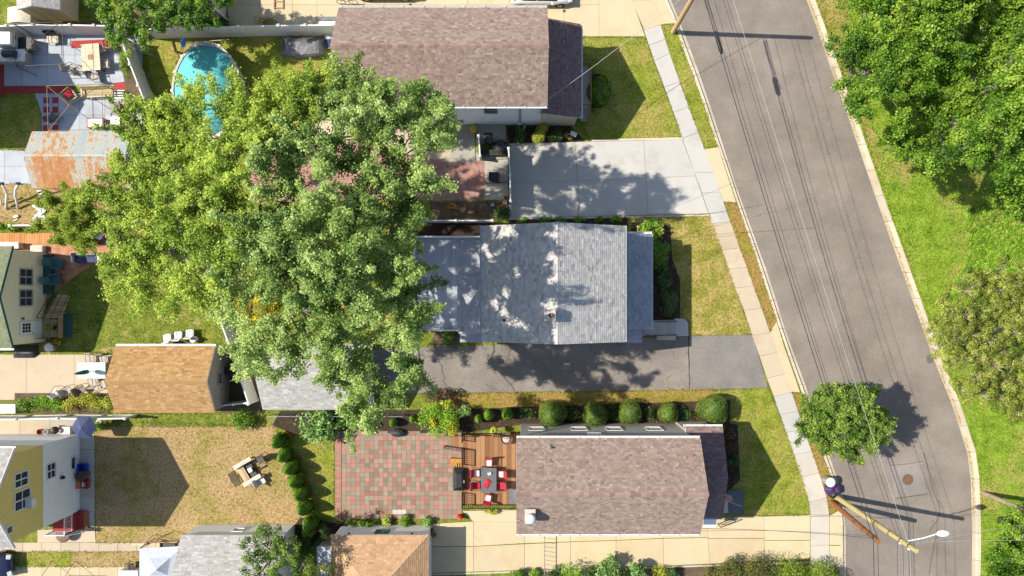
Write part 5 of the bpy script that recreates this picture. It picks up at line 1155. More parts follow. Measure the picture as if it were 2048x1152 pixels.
# rusty tin shed
ts = thing('shed', 'tin roofed shed with rust streaked corrugated roof', 'shed', (-30.8, 9.55, 0))
m = MB(); m.add([(x, y, z) for x in (-34.0, -27.5) for y, z in ((7.7, 0), (11.35, 0), (11.35, 2.55), (9.6, 3.3), (7.7, 2.55))], [(4, 3, 2, 1, 0), (5, 6, 7, 8, 9), (0, 5, 9, 4), (1, 2, 7, 6), (2, 3, 8, 7), (3, 4, 9, 8)]); m.build('wall', M['metal'], ts)
for y0, z0, nm in ((11.5, 2.6, 'n'), (7.5, 2.6, 's')):
    for i in range(9):
        xa = -34.3+i*0.78; m = MB(); N_ = 16; top = []; 
        for k in range(N_+1):
            x = xa + 0.775*k/N_; zz = 0.006*math.cos(k*math.pi); top += [(x, y0, z0+zz), (x, 9.62, 3.42+zz)]
        m.add(top + [(x, y, z-0.012) for x, y, z in top], [(2*k, 2*k+2, 2*k+3, 2*k+1) if nm == 's' else (2*k+1, 2*k+3, 2*k+2, 2*k) for k in range(N_)]); m.build('roof_sheet', M['rust'], ts)
m = MB(); m.beam((-34.33, 9.62, 3.44), (-27.25, 9.62, 3.44), 0.16, 0.05); m.build('ridge_flashing', M['rust'], ts)
# hip roofed garage
t = thing('garage', 'orange brown hip roofed garage beside the tan driveway', 'garage', (-9.87, -19.5, 0))
m = MB(); m.box(-13.15, -24.0, 0, -6.58, -17.02, 2.55); wl = m.build('wall', M['white_siding'], t); m = MB(); siding(m, (-13.15, -17.02), (-6.58, -17.02), 0.2, 2.55, (0, 1)); siding(m, (-6.58, -24), (-6.58, -17.02), 0.2, 2.55, (1, 0)); m.build('siding', M['white_siding'], wl, stuff=True)
e = [(-13.3, -24.2), (-6.43, -24.2), (-6.43, -16.87), (-13.3, -16.87)]; rA, rB = (-9.87, -20.3, 4.35), (-9.87, -21.0, 4.35)
pls = [((-6.43, -16.87, 2.6), (-13.3, -16.87, 2.6), rA, rA), ((-6.43, -24.2, 2.6), (-6.43, -16.87, 2.6), rA, rB), ((-13.3, -16.87, 2.6), (-13.3, -24.2, 2.6), rB, rA), ((-13.3, -24.2, 2.6), (-6.43, -24.2, 2.6), rB, rB)]
m = MB()
for pl in pls: roof_slab(m, *pl)
rf = m.build('roof', M['white'], t); m = MB()
for i, pl in enumerate(pls):
    s = shingles(*pl, 111+i, 0.15, 0.34); b = len(m.v); m.v += s.v; m.f += [tuple(q+b for q in f) for f in s.f]; m.a += s.a
m.build('shingles', M['shingle_orange'], rf, stuff=True)
for c in ((-6.43, -16.87, 2.6), (-13.3, -16.87, 2.6)): ridge_caps(rf, c, rA, M['shingle_orange'], wd=0.26, drop=0.07, along_name='hip_cap')
window(t, (P(765,0,1.5).x, -17.02, 1.55), 'y+', 0.85, 0.6, frame='teal_dark', mull=False); m = MB(); m.box(-6.58, -22.5, 0.05, -6.53, -18.2, 2.15); m.build('garage_door', M['white'], t)
for px in (698, 824): m = MB(); m.lathe([(0.03, 2.1), (0.10, 2.2), (0.04, 2.35)], 8, (P(px,0,2.2).x, -16.92, 0)); m.build('wall_light', M['black'], t)
# blue grey lean-to box beside it
t = thing('storage_shed', 'blue grey lean-to shed between the hip roofed garage and the hedge', 'shed', P(647, 1125)); x0, x1 = P(634,0,1.9).x, -13.33
m = MB(); m.box(x0+0.05, -23, 0, x1, P(0,1093,1.9).y-0.05, 1.85); m.build('wall', M['weathered'], t)
for i in range(5): a = x0+(x1-x0)*i/5; m = MB(); m.box(a+0.004, -23, 1.86, a+(x1-x0)/5-0.004, P(0,1093,1.9).y, 1.93); m.build('roof_board', M['canvas'], t)
# garden sheds along the top edge
t, wl, rf = gable_house('shed', 'small shed with grey roof and tan plank wall at the top left', -35.5, -32.7, 20.3, 24.0, 2.25, 2.9, 'y', 'tan_siding', 'shingle_ltgrey', 121, ov=0.12, ovg=0.1, cat='shed', sid=())
for i in range(18): x = -35.5+i*2.8/18; m = MB(); top = 2.2+0.5*(1-abs((i+0.5)/18-0.5)*2); m.box(x+0.004, 20.26, 0.02, x+2.8/18-0.004, 20.3, top); m.build('plank', M['wood_pale'], wl)
t, wl, rf = gable_house('garage', 'brown shingled garage with white downpipe at the top edge', -27.2, -21.75, 20.4, 26.5, 2.5, 4.3, 'y', 'tan_siding', 'shingle_brown', 123, ov=0.12, ovg=0.12, cat='garage', sid=('y-', 'x+'))
m = MB(); m.box(-21.7, 20.3, 0, -21.6, 20.4, 2.5); m.build('downspout', M['white'], t); gutter(t, (-21.62, 20.3, 2.48), (-21.62, 26.4, 2.48), 0.12, (1, 0))
t = thing('storage_cabinet', 'white storage cabinet with rounded top behind the vinyl fence', 'cabinet', P(40, 45)); a, b = P(16,47,1.0), P(62,30,1.0)
m = MB(); n = 8; pr = [(a.x+(b.x-a.x)*i/n, 1.05+0.28*math.sin(math.pi*i/n)) for i in range(n+1)]; vv = [(x, y, z) for y in (a.y, b.y+0.5) for x, z in [(a.x, 0)] + pr + [(b.x, 0)]]; k = n+3
m.add(vv, [tuple(range(k)), tuple(range(k, 2*k))[::-1]] + [(i+1, i, k+i, k+i+1) for i in range(k-1)]); m.build('body', M['wood_white'], t, bev=0.01)
m = MB(); m.box((a.x+b.x)/2-0.01, a.y-0.012, 0.08, (a.x+b.x)/2+0.01, a.y-0.002, 1.2); m.build('door_seam', M['dark_metal'], t)
# ================================================================ fences
fence('vinyl_fence', 'white vinyl fence behind the grey patio at the top left', [(-40,53),(66,50),(140,50),(236,52)], 1.8)
fence('vinyl_fence', 'white vinyl fence along the top of the pool lawn', [(285,58),(398,55),(477,53),(557,51),(664,50)], 1.8)
fence('vinyl_fence', 'long slanting white vinyl fence between the left yards and the pool lawn', [(238,70),(260,129),(293,214),(340,340),(417,577),(455,682),(497,808)], 1.8)
fence('vinyl_fence', 'low white fence above the brick patio beside the dry yard', [(20,451),(300,447)], 1.2)
fence('vinyl_fence', 'white vinyl fence behind the flower bed above the dry back yard', [(-40,839),(32,839),(115,837),(185,838),(250,837)], 1.5)
fence('vinyl_fence', 'short white fence section at the end of the tan garage', [(440,812),(494,806)], 1.5, span=1.2)
fence('vinyl_fence', 'narrow white fence along the dark bed above the grey deck', [(846,441),(912,441),(985,441)], 1.3)
fence('driveway_gate', 'tall white gate across the pale concrete driveway', [(1017,297),(1020,350),(1021,402)], 1.8, span=1.9)
fence('vinyl_fence', 'short white fence piece left of the driveway gate', [(957,272),(960,312)], 1.2, mat='vinyl')
# pale trellis fence of thin wire along the dry yard
t = thing('chain_link_fence', 'thin wire mesh fence along the bottom of the pale garage', 'fence', P(535, 832))
m = MB(); pts = [P(x, 833, 1.1) for x in range(535, 850, 45)]
for p in pts: m.tube([(p.x, p.y, 0), (p.x, p.y, 1.15)], 0.025, 6)
m.build('posts', M['metal'], t); m = MB(); m.tube(pts, 0.02, 6); m.build('top_rail', M['metal'], t)
m = MB(); a, b = pts[0], pts[-1]
for i in range(60): x = a.x+(b.x-a.x)*i/60; m.beam((x, a.y, 0.03), (x+0.5, a.y, 1.08), 0.006, 0.006); m.beam((x+0.5, a.y, 0.03), (x, a.y, 1.08), 0.006, 0.006)
m.build('mesh', M['metal'], t, stuff=True)
# ================================================================ pool
c = P(412, 181, 1.3); rx, ry = 69/27*0.974, 98/27*0.974
t = thing('swimming_pool', 'oval above ground pool with turquoise water and beige rim', 'pool', (c.x, c.y, 0))
def oval(m, prof, n=40): return m.lathe(prof, n, (0, 0, 0), sx=rx, sy=ry)
m = MB(); oval(m, [(0.955, 0.02), (0.955, 1.28), (0.94, 1.28), (0.94, 0.05)]); m.build('wall', M['pool_wall'], t, w=False, smooth=False)
m = MB(); oval(m, [(0.938, 1.26), (0.938, 0.08), (0.9, 0.05), (0.001, 0.05)]); m.build('liner', M['pool_liner'], t, w=False, smooth=True)
m = MB(); oval(m, [(0.936, 1.08), (0.001, 1.08)]); m.build('water', M['water'], t, w=False)
for i in range(16):
    a0, a1 = i*math.pi/8, (i+1)*math.pi/8-0.02; m = MB(); N_ = 4; vv = []
    for k in range(N_+1):
        a = a0+(a1-a0)*k/N_; 
        for r_, z in ((0.935, 1.27), (0.935, 1.31), (1.0, 1.31), (1.0, 1.27)): vv.append((rx*r_*math.cos(a), ry*r_*math.sin(a), z))
    m.add(vv, [(4*k+j, 4*k+(j+1) % 4, 4*k+4+(j+1) % 4, 4*k+4+j)[::-1] for k in range(N_) for j in range(4)]); m.build('rim_segment', M['pool_wall'], t, w=False)
    m = MB(); m.obox((rx*0.985*math.cos(a0), ry*0.985*math.sin(a0), 1.325), 0.2, 0.2, 0.03, a0); m.build('rim_cap', M['vinyl'], t, w=False, bev=0.01)
    m = MB(); m.obox((rx*0.975*math.cos(a0), ry*0.975*math.sin(a0), 0.64), 0.08, 0.16, 1.25, a0); m.build('upright', M['pool_wall'], t, w=False)
g = np.random.default_rng(4); q = g.uniform(-1, 1, (90, 2)); q = q[(q**2).sum(1) < 0.8]; cc = np.stack([c.x+q[:, 0]*rx*0.9, c.y+q[:, 1]*ry*0.9, np.full(len(q), 1.087)], 1)
V, F = leaf_quads(cc, np.tile([[0, 0, 1.0]], (len(cc), 1))+g.normal(size=(len(cc), 3))*0.15, 0.10, 0.6, g); V[:, 2] = np.maximum(V[:, 2], 1.083)
o = np_obj('floating_leaves', V, F, g.uniform(0.4, 1, len(cc)), M['leaf_autumn']); tag(o, 'fallen leaves floating on the pool', 'leaves', None, 'stuff')
t = thing('pool_skimmer', 'long pale pole with blue leaf net laid across the pool rim', 'pool net', P(368, 88, 1.35))
a, b = P(366,86,1.36), P(458,79,1.42); m = MB(); m.tube([a, b], 0.02, 6); m.build('pole', M['wood_white'], t)
m = MB(); a = P(367,86,1.38); m.lathe([(0.001, -0.05), (0.22, 0.0), (0.26, 0.06), (0.20, 0.10)], 14, (a.x, a.y, 1.36), sx=0.75, sy=1.4); m.build('net', M['blue_net'], t, smooth=True)
t = thing('pool_pole', 'second pale pole lying across the top of the pool rim', 'pole', P(400, 88, 1.4)); m = MB(); m.tube([P(372,86,1.40), P(435,93,1.36)], 0.018, 6); m.build('shaft', M['white'], t); m = MB(); m.tube([P(372,86,1.40), P(378,86.5,1.40)], 0.03, 6); m.build('grip', M['blue_net'], t)
t = thing('pool_ladder', 'grey steel pool ladder at the lower rim of the pool', 'ladder', P(430, 262, 0.6))
for dx in (0, 16): m = MB(); m.tube([P(424+dx,285,0.0), P(424+dx,276,1.7), P(424+dx,268,1.9), P(424+dx,260,1.7), P(424+dx,256,0.4)], 0.025, 6); m.build('rail', M['steel_light'], t)
for z in (0.4, 0.8, 1.2, 1.6): a, b = P(424,281,z), P(440,281,z); m = MB(); m.box(a.x, a.y-0.05, z, b.x, a.y+0.08, z+0.04); m.build('rung', M['wood_white'], t)
# chair frame and covered furniture on the pool lawn
t = thing('folding_frame', 'thin folded metal chair frame on the grass left of the pool', 'chair', P(293, 98))
m = MB(); q = [P(281,93,0.05), P(300,98,0.05), P(306,110,0.3), P(286,105,0.3)]; m.tube(q+[q[0]], 0.018, 6); m.build('frame', M['metal'], t); m = MB(); m.tube([P(278,92,0.05), P(285,116,0.05)], 0.018, 6); m.build('leg', M['metal'], t)
t = thing('covered_furniture', 'patio furniture under a wrinkled grey cover by the vinyl fence', 'cover', P(607, 95))
m = MB(); g_ = random.Random(8); N_, K_ = 14, 9; grid_ = []
for j in range(K_+1):
    for i in range(N_+1):
        u, v = i/N_, j/K_; e = min(u, 1-u, v*1.0, 1-v)*2; z = 0.95*min(1, e*3.0)**0.6*(1-0.25*abs(v-0.4)); y = 74+v*44*(1-0.18*(2*u-1)**2)
        p = P(562+u*88 - (6 if 0 < v < 1 else 0)*0, y, z+g_.uniform(-0.03, 0.03)*(e > 0)); grid_.append((p.x, p.y, max(0.02, p.z)))
m.add(grid_, [(j*(N_+1)+i+N_+1, j*(N_+1)+i+N_+2, j*(N_+1)+i+1, j*(N_+1)+i) for j in range(K_) for i in range(N_)]); m.build('cover', M['tarp_grey'], t, smooth=False)
m = MB(); p0, p1 = P(567,110), P(640,80); m.box(p0.x+0.1, p0.y+0.3, 0, p1.x-0.1, p1.y-0.2, 0.6); m.build('frame', M['dark_metal'], t)
t = thing('blue_tarp', 'crumpled blue and white tarpaulin beside the grey furniture cover', 'tarp', P(656, 84)); m = MB(); gr = random.Random(4); vv = [tuple(P(650+i*4.5, 72+j*8, 0.15+gr.uniform(0, 0.35))) for j in range(4) for i in range(4)]
m.add(vv, [(j*4+i+4, j*4+i+5, j*4+i+1, j*4+i) for j in range(3) for i in range(3)]); m.build('sheet', M['navy'], t); m = MB(); m.add([(x, y+0.05, z+0.05) for x, y, z in vv[:8]], [(i+4, i+5, i+1, i) for i in range(3)]); m.build('fold', M['canvas'], t)
t = thing('storage_bench', 'white storage bench behind the fence at the corner of the brown roofed house', 'bench', P(652, 44)); a, b = P(636,50,0.6), P(675,37,0.6); m = MB(); m.box(a.x, a.y, 0, b.x, b.y, 0.6); m.build('body', M['white'], t, bev=0.02); m = MB(); m.box(a.x-0.2, a.y+0.3, 0.62, b.x, b.y+0.1, 0.70); m.build('lid', M['tarp_grey'], t)
# ================================================================ patio top left
def gazebo_frame(label, cpx, w_, d_, h, hp, mat, rz=0.0, seed=1):
    c = P(*cpx, h); t = thing('gazebo_frame', label, 'gazebo', (c.x, c.y, 0), rz); w2, d2 = w_/2, d_/2
    for sx in (-1, 1):
        for sy in (-1, 1):
            m = MB(); m.tube([(sx*w2, sy*d2, 0.03), (sx*w2, sy*d2, h)], 0.028, 6); m.build('post', M[mat], t, w=False)
            m = MB(); m.tube([(sx*w2, sy*d2, h), (0, 0, hp)], 0.022, 6); m.build('rafter', M[mat], t, w=False)
    for a, b in (((-w2, -d2), (w2, -d2)), ((w2, -d2), (w2, d2)), ((w2, d2), (-w2, d2)), ((-w2, d2), (-w2, -d2))):
        m = MB(); m.tube([(*a, h), (*b, h)], 0.022, 6); m.build('beam', M[mat], t, w=False)
    m = MB(); m.lathe([(0.10, hp-0.05), (0.12, hp+0.02), (0.001, hp+0.08)], 10); m.build('hub', M[mat], t, w=False)
gazebo_frame('bare metal gazebo frame over the tan tiled dining table', (78,88), 3.4, 3.0, 2.1, 2.6, 'dark_metal', 0.05)
gazebo_frame('bare brown gazebo frame over the wooden bench on the grey patio', (150,215), 3.9, 3.2, 2.1, 2.7, 'brown_metal', 0.03)
# dining table with a top of tan tiles
c = P(181,114,0.74); t = thing('dining_table', 'tan tile topped dining table with a brown centre tile', 'table', (c.x, c.y, 0), R(4))
m = MB(); m.box(-0.66, -0.98, 0.66, 0.66, 0.98, 0.715); m.build('table_base', M['beige_sling'], t, w=False, bev=0.01)
for i in range(4):
    for j in range(6):
        x, y = -0.66+i*0.33, -0.98+j*0.3267; m = MB(); m.box(x+0.008, y+0.008, 0.71, x+0.322, y+0.318, 0.735); m.build('tile', M['tan_tile'], t, w=False)
m = MB(); m.box(-0.2, -0.2, 0.73, 0.2, 0.2, 0.742); m.build('tile', M['brown_tile'], t, w=False, label='brown centre tile')
for sx in (-1, 1):
    for sy in (-1, 1): m = MB(); m.obox((sx*0.55, sy*0.86, 0.34), 0.08, 0.08, 0.66); m.build('leg', M['dark_metal'], t, w=False)
ch = 'chairs round the tiled table'
chair('dark framed chair left of the tiled table, set apart', 140, 136, 20, 'dark_metal', 'beige_sling', group=ch); chair('dark framed chair tucked in at the lower left of the tiled table', 160, 142, 40, 'dark_metal', 'beige_sling', group=ch)
chair('dark framed chair at the right of the tiled table', 213, 129, 180, 'dark_metal', 'beige_sling', group=ch); chair('beige chair below the tiled table', 190, 152, 100, 'brown_metal', 'beige_sling', group=ch); chair('dark chair at the upper right of the tiled table', 203, 98, 200, 'dark_metal', 'beige_sling', group=ch)
chair('black armchair with pale seat against the vinyl fence', 106, 79, -90, 'black', 'wood_white', back='black', wd=0.9, sling=False)
chair('dark armchair on the red painted squares', 107, 235, 60, 'dark_metal', 'slate_top', wd=0.7)
# outdoor kitchen
t = thing('kitchen_island', 'white topped outdoor kitchen counter at the left edge', 'counter', P(20, 112)); a, b = P(-30,123,0.9), P(50,98,0.9)
m = MB(); m.box(a.x, a.y+0.08, 0, b.x-0.08, b.y-0.08, 0.86); m.build('base', M['grey_siding'], t); m = MB(); m.box(a.x, a.y, 0.86, b.x, b.y, 0.93); m.build('counter_top', M['white'], t, bev=0.01)
t = thing('grill', 'black domed grill on the white outdoor counter', 'grill', P(19, 107, 0.93)); c = P(19,108,1.1); m = MB(); m.box(c.x-0.42, c.y-0.26, 0.935, c.x+0.42, c.y+0.28, 1.10); m.build('firebox', M['black'], t, bev=0.03); m = MB(); m.tube([(c.x-0.42, c.y, 1.1), (c.x+0.42, c.y, 1.1)], 0.27, 16); m.build('lid', M['tarp_black'], t); m = MB(); m.tube([(c.x-0.3, c.y-0.31, 1.16), (c.x+0.3, c.y-0.31, 1.16)], 0.018, 6); m.build('handle', M['metal'], t)
t = thing('refrigerator', 'white fridge standing in the patio corner at the left edge', 'fridge', P(6, 78)); a, b = P(-12,90,1.5), P(20,63,1.5); m = MB(); m.box(a.x, a.y, 0.05, b.x, b.y, 1.5); m.build('body', M['white'], t, bev=0.03); m = MB(); m.box(b.x+0.005, a.y+0.05, 0.1, b.x+0.05, b.y-0.05, 1.45); d_ = m.build('door', M['white'], t, bev=0.02); m = MB(); m.tube([(b.x+0.08, a.y+0.12, 0.7), (b.x+0.08, a.y+0.12, 1.2)], 0.015, 6); m.build('handle', M['metal'], d_); m = MB(); m.box(b.x+0.052, b.y-0.4, 1.0, b.x+0.06, b.y-0.15, 1.2); m.build('panel', M['glass'], d_)
t = thing('counter_cabinet', 'brown sided cabinet between the fridge and the kitchen counter', 'cabinet', P(42, 90)); a, b = P(24,97,0.8), P(62,75,0.8); m = MB(); m.box(a.x, a.y, 0, b.x, b.y, 0.75); m.build('body', M['weathered'], t); m = MB(); m.box(a.x-0.02, a.y-0.02, 0.75, b.x+0.02, b.y+0.02, 0.79); m.build('top', M['black'], t)
# wooden bench and chair
def slat_bench(label, px, py, L, rz, mat, group=None, z0=0.03, name='wooden_bench', cat='bench'):
    b = P(px, py, 0.45); t = thing(name, label, cat, (b.x, b.y, z0), R(rz), group)
    for i in range(5): m = MB(); m.obox((0, -0.22+i*0.11, 0.43), L, 0.09, 0.03); m.build('seat_slat', M[mat], t, w=False)
    for i in range(4): m = MB(); m.obox((0, 0.30+i*0.03, 0.55+i*0.12), L, 0.025, 0.09); m.build('back_slat', M[mat], t, w=False)
    for s in (-1, 1):
        for y in (-0.22, 0.3): m = MB(); m.obox((s*(L/2-0.05), y, 0.3), 0.07, 0.07, 0.6); m.build('leg', M[mat], t, w=False)
        m = MB(); m.obox((s*(L/2-0.03), 0.04, 0.64), 0.10, 0.62, 0.035); m.build('armrest', M[mat], t, w=False)
    return t
slat_bench('long pale wooden slatted bench on the grey patio', 196, 187, 2.2, 3, 'wood_pale'); 
t = slat_bench('pale wooden armchair with a red cushion beside the long bench', 142, 194, 0.9, 38, 'wood_pale', name='wooden_armchair', cat='chair'); m = MB(); m.obox((0.05, 0.1, 0.68), 0.6, 0.42, 0.12, rx=R(30)); m.build('cushion', M['red_cushion'], t, w=False, bev=0.04)
t = thing('side_table', 'low wooden table with a white top above the rusty roof', 'table', P(190, 246)); a, b = P(173,256,0.55), P(207,235,0.55); m = MB(); m.box(a.x, a.y, 0.48, b.x, b.y, 0.54); m.build('frame', M['wood'], t, bev=0.01); m = MB(); m.box(a.x+0.1, a.y+0.1, 0.535, b.x-0.1, b.y-0.1, 0.56); m.build('top', M['white'], t)
for x in (a.x+0.06, b.x-0.06):
    for y in (a.y+0.06, b.y-0.06): m = MB(); m.box(x-0.035, y-0.035, 0.03, x+0.035, y+0.035, 0.48); m.build('leg', M['wood'], t)
t = thing('workbench', 'long narrow bench with white and rusty top beside the side table', 'bench', P(231, 232)); a, b = P(221,259,0.85), P(239,203,0.85); m = MB(); m.box(a.x+0.05, a.y+0.05, 0.03, b.x-0.05, b.y-0.05, 0.8); m.build('body', M['wood'], t)
m = MB(); m.box(a.x, a.y, 0.8, b.x, (a.y+b.y)/2-0.01, 0.85); m.build('top', M['white'], t); m = MB(); m.box(a.x, (a.y+b.y)/2+0.01, 0.8, b.x, b.y, 0.85); m.build('top', M['weathered'], t)
barrel('bucket', 'yellow bucket beside the long workbench', 250, 221, 0.2, 0.4, 'yellow_plastic', cat='bucket', z0=0.03)
t = thing('white_rack', 'white slatted rack lying at the right end of the wooden bench', 'rack', P(238, 192)); 
for i in range(4): a = P(227+i*0.5,181+i*5,0.4); m = MB(); m.box(a.x, a.y-0.04, 0.36, a.x+0.7, a.y+0.04, 0.40); m.build('slat', M['white'], t)
m = MB(); a = P(231,196,0.2); m.box(a.x, a.y, 0.03, a.x+0.06, a.y+0.6, 0.36); m.build('leg', M['white'], t)
# ================================================================ left middle yard
t = thing('exercise_frame', 'white curved beams with black caps joined by dark bars on the dry grass', 'frame', P(22, 395))
for pts, in (([(4,368),(9,377),(14,388),(13,398),(12,418)],), ([(37,368),(31,378),(30,390),(33,402),(36,417)],)):
    m = MB(); q = [P(x, y, z) for (x, y), z in zip(pts, (1.9, 1.5, 1.1, 0.7, 0.1))]; m.tube(q, 0.085, 8); bm = m.build('beam', M['white'], t, smooth=True); m = MB(); m.tube([q[0]+Vector((-0.12, 0.03, 0.03)), q[0]+Vector((0.12, 0.03, 0.03))], 0.10, 8); m.build('cap', M['black'], bm)
for (a, b, z) in (((14,388),(30,388),1.1),((13,398),(32,398),0.7),((12,416),(36,416),0.15)): m = MB(); m.tube([P(*a, z), P(*b, z)], 0.035, 6); m.build('cross_bar', M['dark_metal'], t)
t = thing('white_post', 'white bent post at the left edge beside the curved beams', 'post', P(0, 395)); m = MB(); m.tube([P(-2,390,1.0), P(1,398,0.6), P(2,408,0.1)], 0.06, 8); m.build('shaft', M['white'], t); m = MB(); m.tube([P(-2,390,1.0), P(-2,387,1.05)], 0.08, 8); m.build('cap', M['black'], t)
t = thing('gas_box', 'small white utility box on the dry grass', 'box', P(79, 385)); a, b = P(73,389,0.5), P(85,380,0.5); m = MB(); m.box(a.x, a.y, 0, b.x, b.y, 0.5); m.build('body', M['white'], t, bev=0.04); m = MB(); m.lathe([(0.06, 0.5), (0.06, 0.56), (0.02, 0.58)], 8, ((a.x+b.x)/2, (a.y+b.y)/2, 0)); m.build('knob', M['black'], t)
wheelie_bin('black round bin against the wall of the rusty roofed shed', 160, 383, 90, 'black', 'black'); wheelie_bin('black bin nearest the maple beside the rusty roofed shed', 177, 384, 90, 'black', 'tarp_black')
t = thing('debris_pile', 'pile of white plastic scraps under the feathery tree', 'debris', P(82, 425)); gr = random.Random(3)
for i in range(16): p = P(68+gr.uniform(0, 24), 412+gr.uniform(0, 36), 0.15); m = MB(); m.obox(p, gr.uniform(0.15, 0.45), gr.uniform(0.1, 0.3), gr.uniform(0.04, 0.2), gr.uniform(0, 3), gr.uniform(-0.4, 0.4)); m.build('scrap', M['white'], t)
t = thing('white_block', 'single white block lying on the dry grass above the low fence', 'block', P(33, 433)); m = MB(); m.obox(P(33,433,0.1), 0.3, 0.16, 0.18, 0.3); m.build('body', M['white'], t, bev=0.01); m = MB(); m.obox(P(31,440,0.05), 0.4, 0.08, 0.06, 0.4); m.build('strip', M['wood_white'], t)
t = thing('round_table', 'small round white table on the brick patio', 'table', P(199, 474)); c = P(198,471,0.72); m = MB(); m.lathe([(0.27, 0.68), (0.30, 0.70), (0.30, 0.73), (0.001, 0.735)], 22, (c.x, c.y, 0)); m.build('top', M['white'], t)
for k in range(3): m = MB(); m.tube([(c.x, c.y, 0.68), (c.x+0.22*math.cos(k*2.1), c.y+0.22*math.sin(k*2.1), 0.02)], 0.018, 6); m.build('leg', M['white'], t)
chair('black metal chair beside the round white table', 218, 481, 200, 'black', 'black'); chair('dark chair with wooden slats under the edge of the maple', 235, 486, 170, 'dark_metal', 'wood')
t = thing('planter_box', 'white planter box beside the cream house wall', 'planter', P(78, 496)); a, b = P(60,503,0.45), P(84,491,0.45); m = MB(); m.box(a.x, a.y, 0, b.x, b.y, 0.42); m.build('body', M['white'], t, bev=0.02); m = MB(); m.box(a.x+0.05, a.y+0.05, 0.42, b.x-0.05, b.y-0.05, 0.44); m.build('soil', M['wood_white'], t)
t = thing('storage_chest', 'pale grey chest at the top of the cream house', 'chest', P(15, 491)); a, b = P(-20,496,0.6), P(36,485,0.6); m = MB(); m.box(a.x, a.y, 0, b.x, b.y, 0.55); m.build('body', M['grey_siding'], t, bev=0.02); m = MB(); m.box(a.x-0.03, a.y-0.03, 0.55, b.x+0.03, b.y+0.03, 0.62); m.build('lid', M['vinyl'], t)
t = thing('outdoor_sofa', 'dark blue outdoor sofa with pale armrests on the brick patio', 'sofa', P(170, 515)); a, b = P(147,525,0.5), P(196,506,0.5); m = MB(); m.box(a.x, a.y, 0.05, b.x, b.y, 0.42); m.build('seat', M['navy'], t, bev=0.05); m = MB(); m.box(a.x, b.y-0.2, 0.42, b.x, b.y, 0.85); m.build('backrest', M['slate_top'], t, bev=0.05)
for x in (a.x-0.16, b.x+0.02): m = MB(); m.box(x, a.y, 0.05, x+0.14, b.y, 0.62); m.build('armrest', M['vinyl'], t, bev=0.03)
t = thing('grill_cart', 'dark barbecue cart beside the round white table', 'barbecue', P(172, 474)); a, b = P(148,487,0.85), P(188,467,0.85); m = MB(); m.box(a.x, a.y, 0.5, b.x, b.y, 0.75); m.build('firebox', M['dark_metal'], t, bev=0.02); m = MB(); m.tube([(a.x+0.1, (a.y+b.y)/2, 0.75), (b.x-0.1, (a.y+b.y)/2, 0.75)], 0.26, 12); m.build('lid', M['tarp_black'], t)
for x in (a.x+0.08, b.x-0.08):
    for y in (a.y+0.08, b.y-0.08): m = MB(); m.box(x-0.03, y-0.03, 0.012, x+0.03, y+0.03, 0.5); m.build('leg', M['dark_metal'], t)
adirondack('teal slatted lounge chair nearer the brick patio', 114, 527, -14, 'teal'); adirondack('teal slatted lounge chair nearer the window of the cream house', 110, 559, 10, 'teal')
barrel('bin_lid_drum', 'grey drum with flat lid at the corner of the cream house', 97, 695, 0.30, 0.7, 'metal', 'vinyl'); 
t = thing('tarp_heap', 'black tarpaulin heap in the shade of the cream house', 'tarp', P(50, 704)); m = MB(); gr = random.Random(6); N_ = 8; vv = [(P(28+i*7, 690+j*6.5).x, P(28+i*7, 690+j*6.5).y, 0.02 if i in (0, N_-1) or j in (0, 4) else gr.uniform(0.2, 0.5)) for j in range(5) for i in range(N_)]
m.add(vv, [(j*N_+i+N_, j*N_+i+N_+1, j*N_+i+1, j*N_+i) for j in range(4) for i in range(N_-1)]); m.build('sheet', M['tarp_black'], t, smooth=True)
for i, (x, y, lab) in enumerate(((335, 675, 'low white seat pad at the left of the garage gutter'), (357, 670, 'white cushion chair in the middle of the three seats'), (380, 666, 'white cushion chair nearest the maple'))):
    chair(lab, x, y, 90 if i else 100, 'dark_metal', 'white', wd=0.62, sling=False, group='white seats on the grass above the tan garage')
barrel('stool', 'round white stool beside the white seats', 386, 679, 0.24, 0.45, 'white', 'white', cat='stool')
# glass table, umbrella and chairs on the patio
c = P(183,741,0.72); t = thing('glass_table', 'rectangular glass topped patio table beside the tan garage', 'table', (c.x, c.y, 0.03)); m = MB(); m.box(-1.02, -0.58, 0.685, 1.02, 0.58, 0.70); m.build('top', flat('table_glass', (0.46, 0.52, 0.50), 0.1, 0.05, 0.5), t, w=False, bev=0.05); m = MB(); m.tube([(-1.02, -0.58, 0.68), (1.02, -0.58, 0.68), (1.02, 0.58, 0.68), (-1.02, 0.58, 0.68), (-1.02, -0.58, 0.68)], 0.02, 6); m.build('frame', M['white'], t, w=False)
for sx in (-1, 1):
    for sy in (-1, 1): m = MB(); m.tube([(sx*0.9, sy*0.48, 0), (sx*0.9, sy*0.48, 0.68)], 0.025, 6); m.build('leg', M['white'], t, w=False)
t = thing('patio_umbrella', 'closed green umbrella leaning over the glass table', 'umbrella', P(184, 742, 0.0)); a, b = P(184,742,0.75), P(148,748,2.4); m = MB(); m.tube([(a.x, a.y, 0.03), a, b], 0.02, 6); m.build('pole', M['white'], t); m = MB(); d_ = Vector(b)-Vector(a); m.tube([Vector(a)+d_*0.25, Vector(a)+d_*0.45, Vector(a)+d_*0.8, b], [0.14, 0.16, 0.10, 0.02], 9); m.build('canopy', M['green_fabric'], t)
gp = 'brown sling chairs round the glass table'
chair('sling chair above the glass table, nearest the lawn', 183, 717, -90, 'brown_metal', 'beige_sling', group=gp); chair('sling chair at the upper right of the glass table', 207, 719, -80, 'brown_metal', 'beige_sling', group=gp); chair('sling chair just below the glass table', 188, 764, 95, 'brown_metal', 'beige_sling', group=gp)
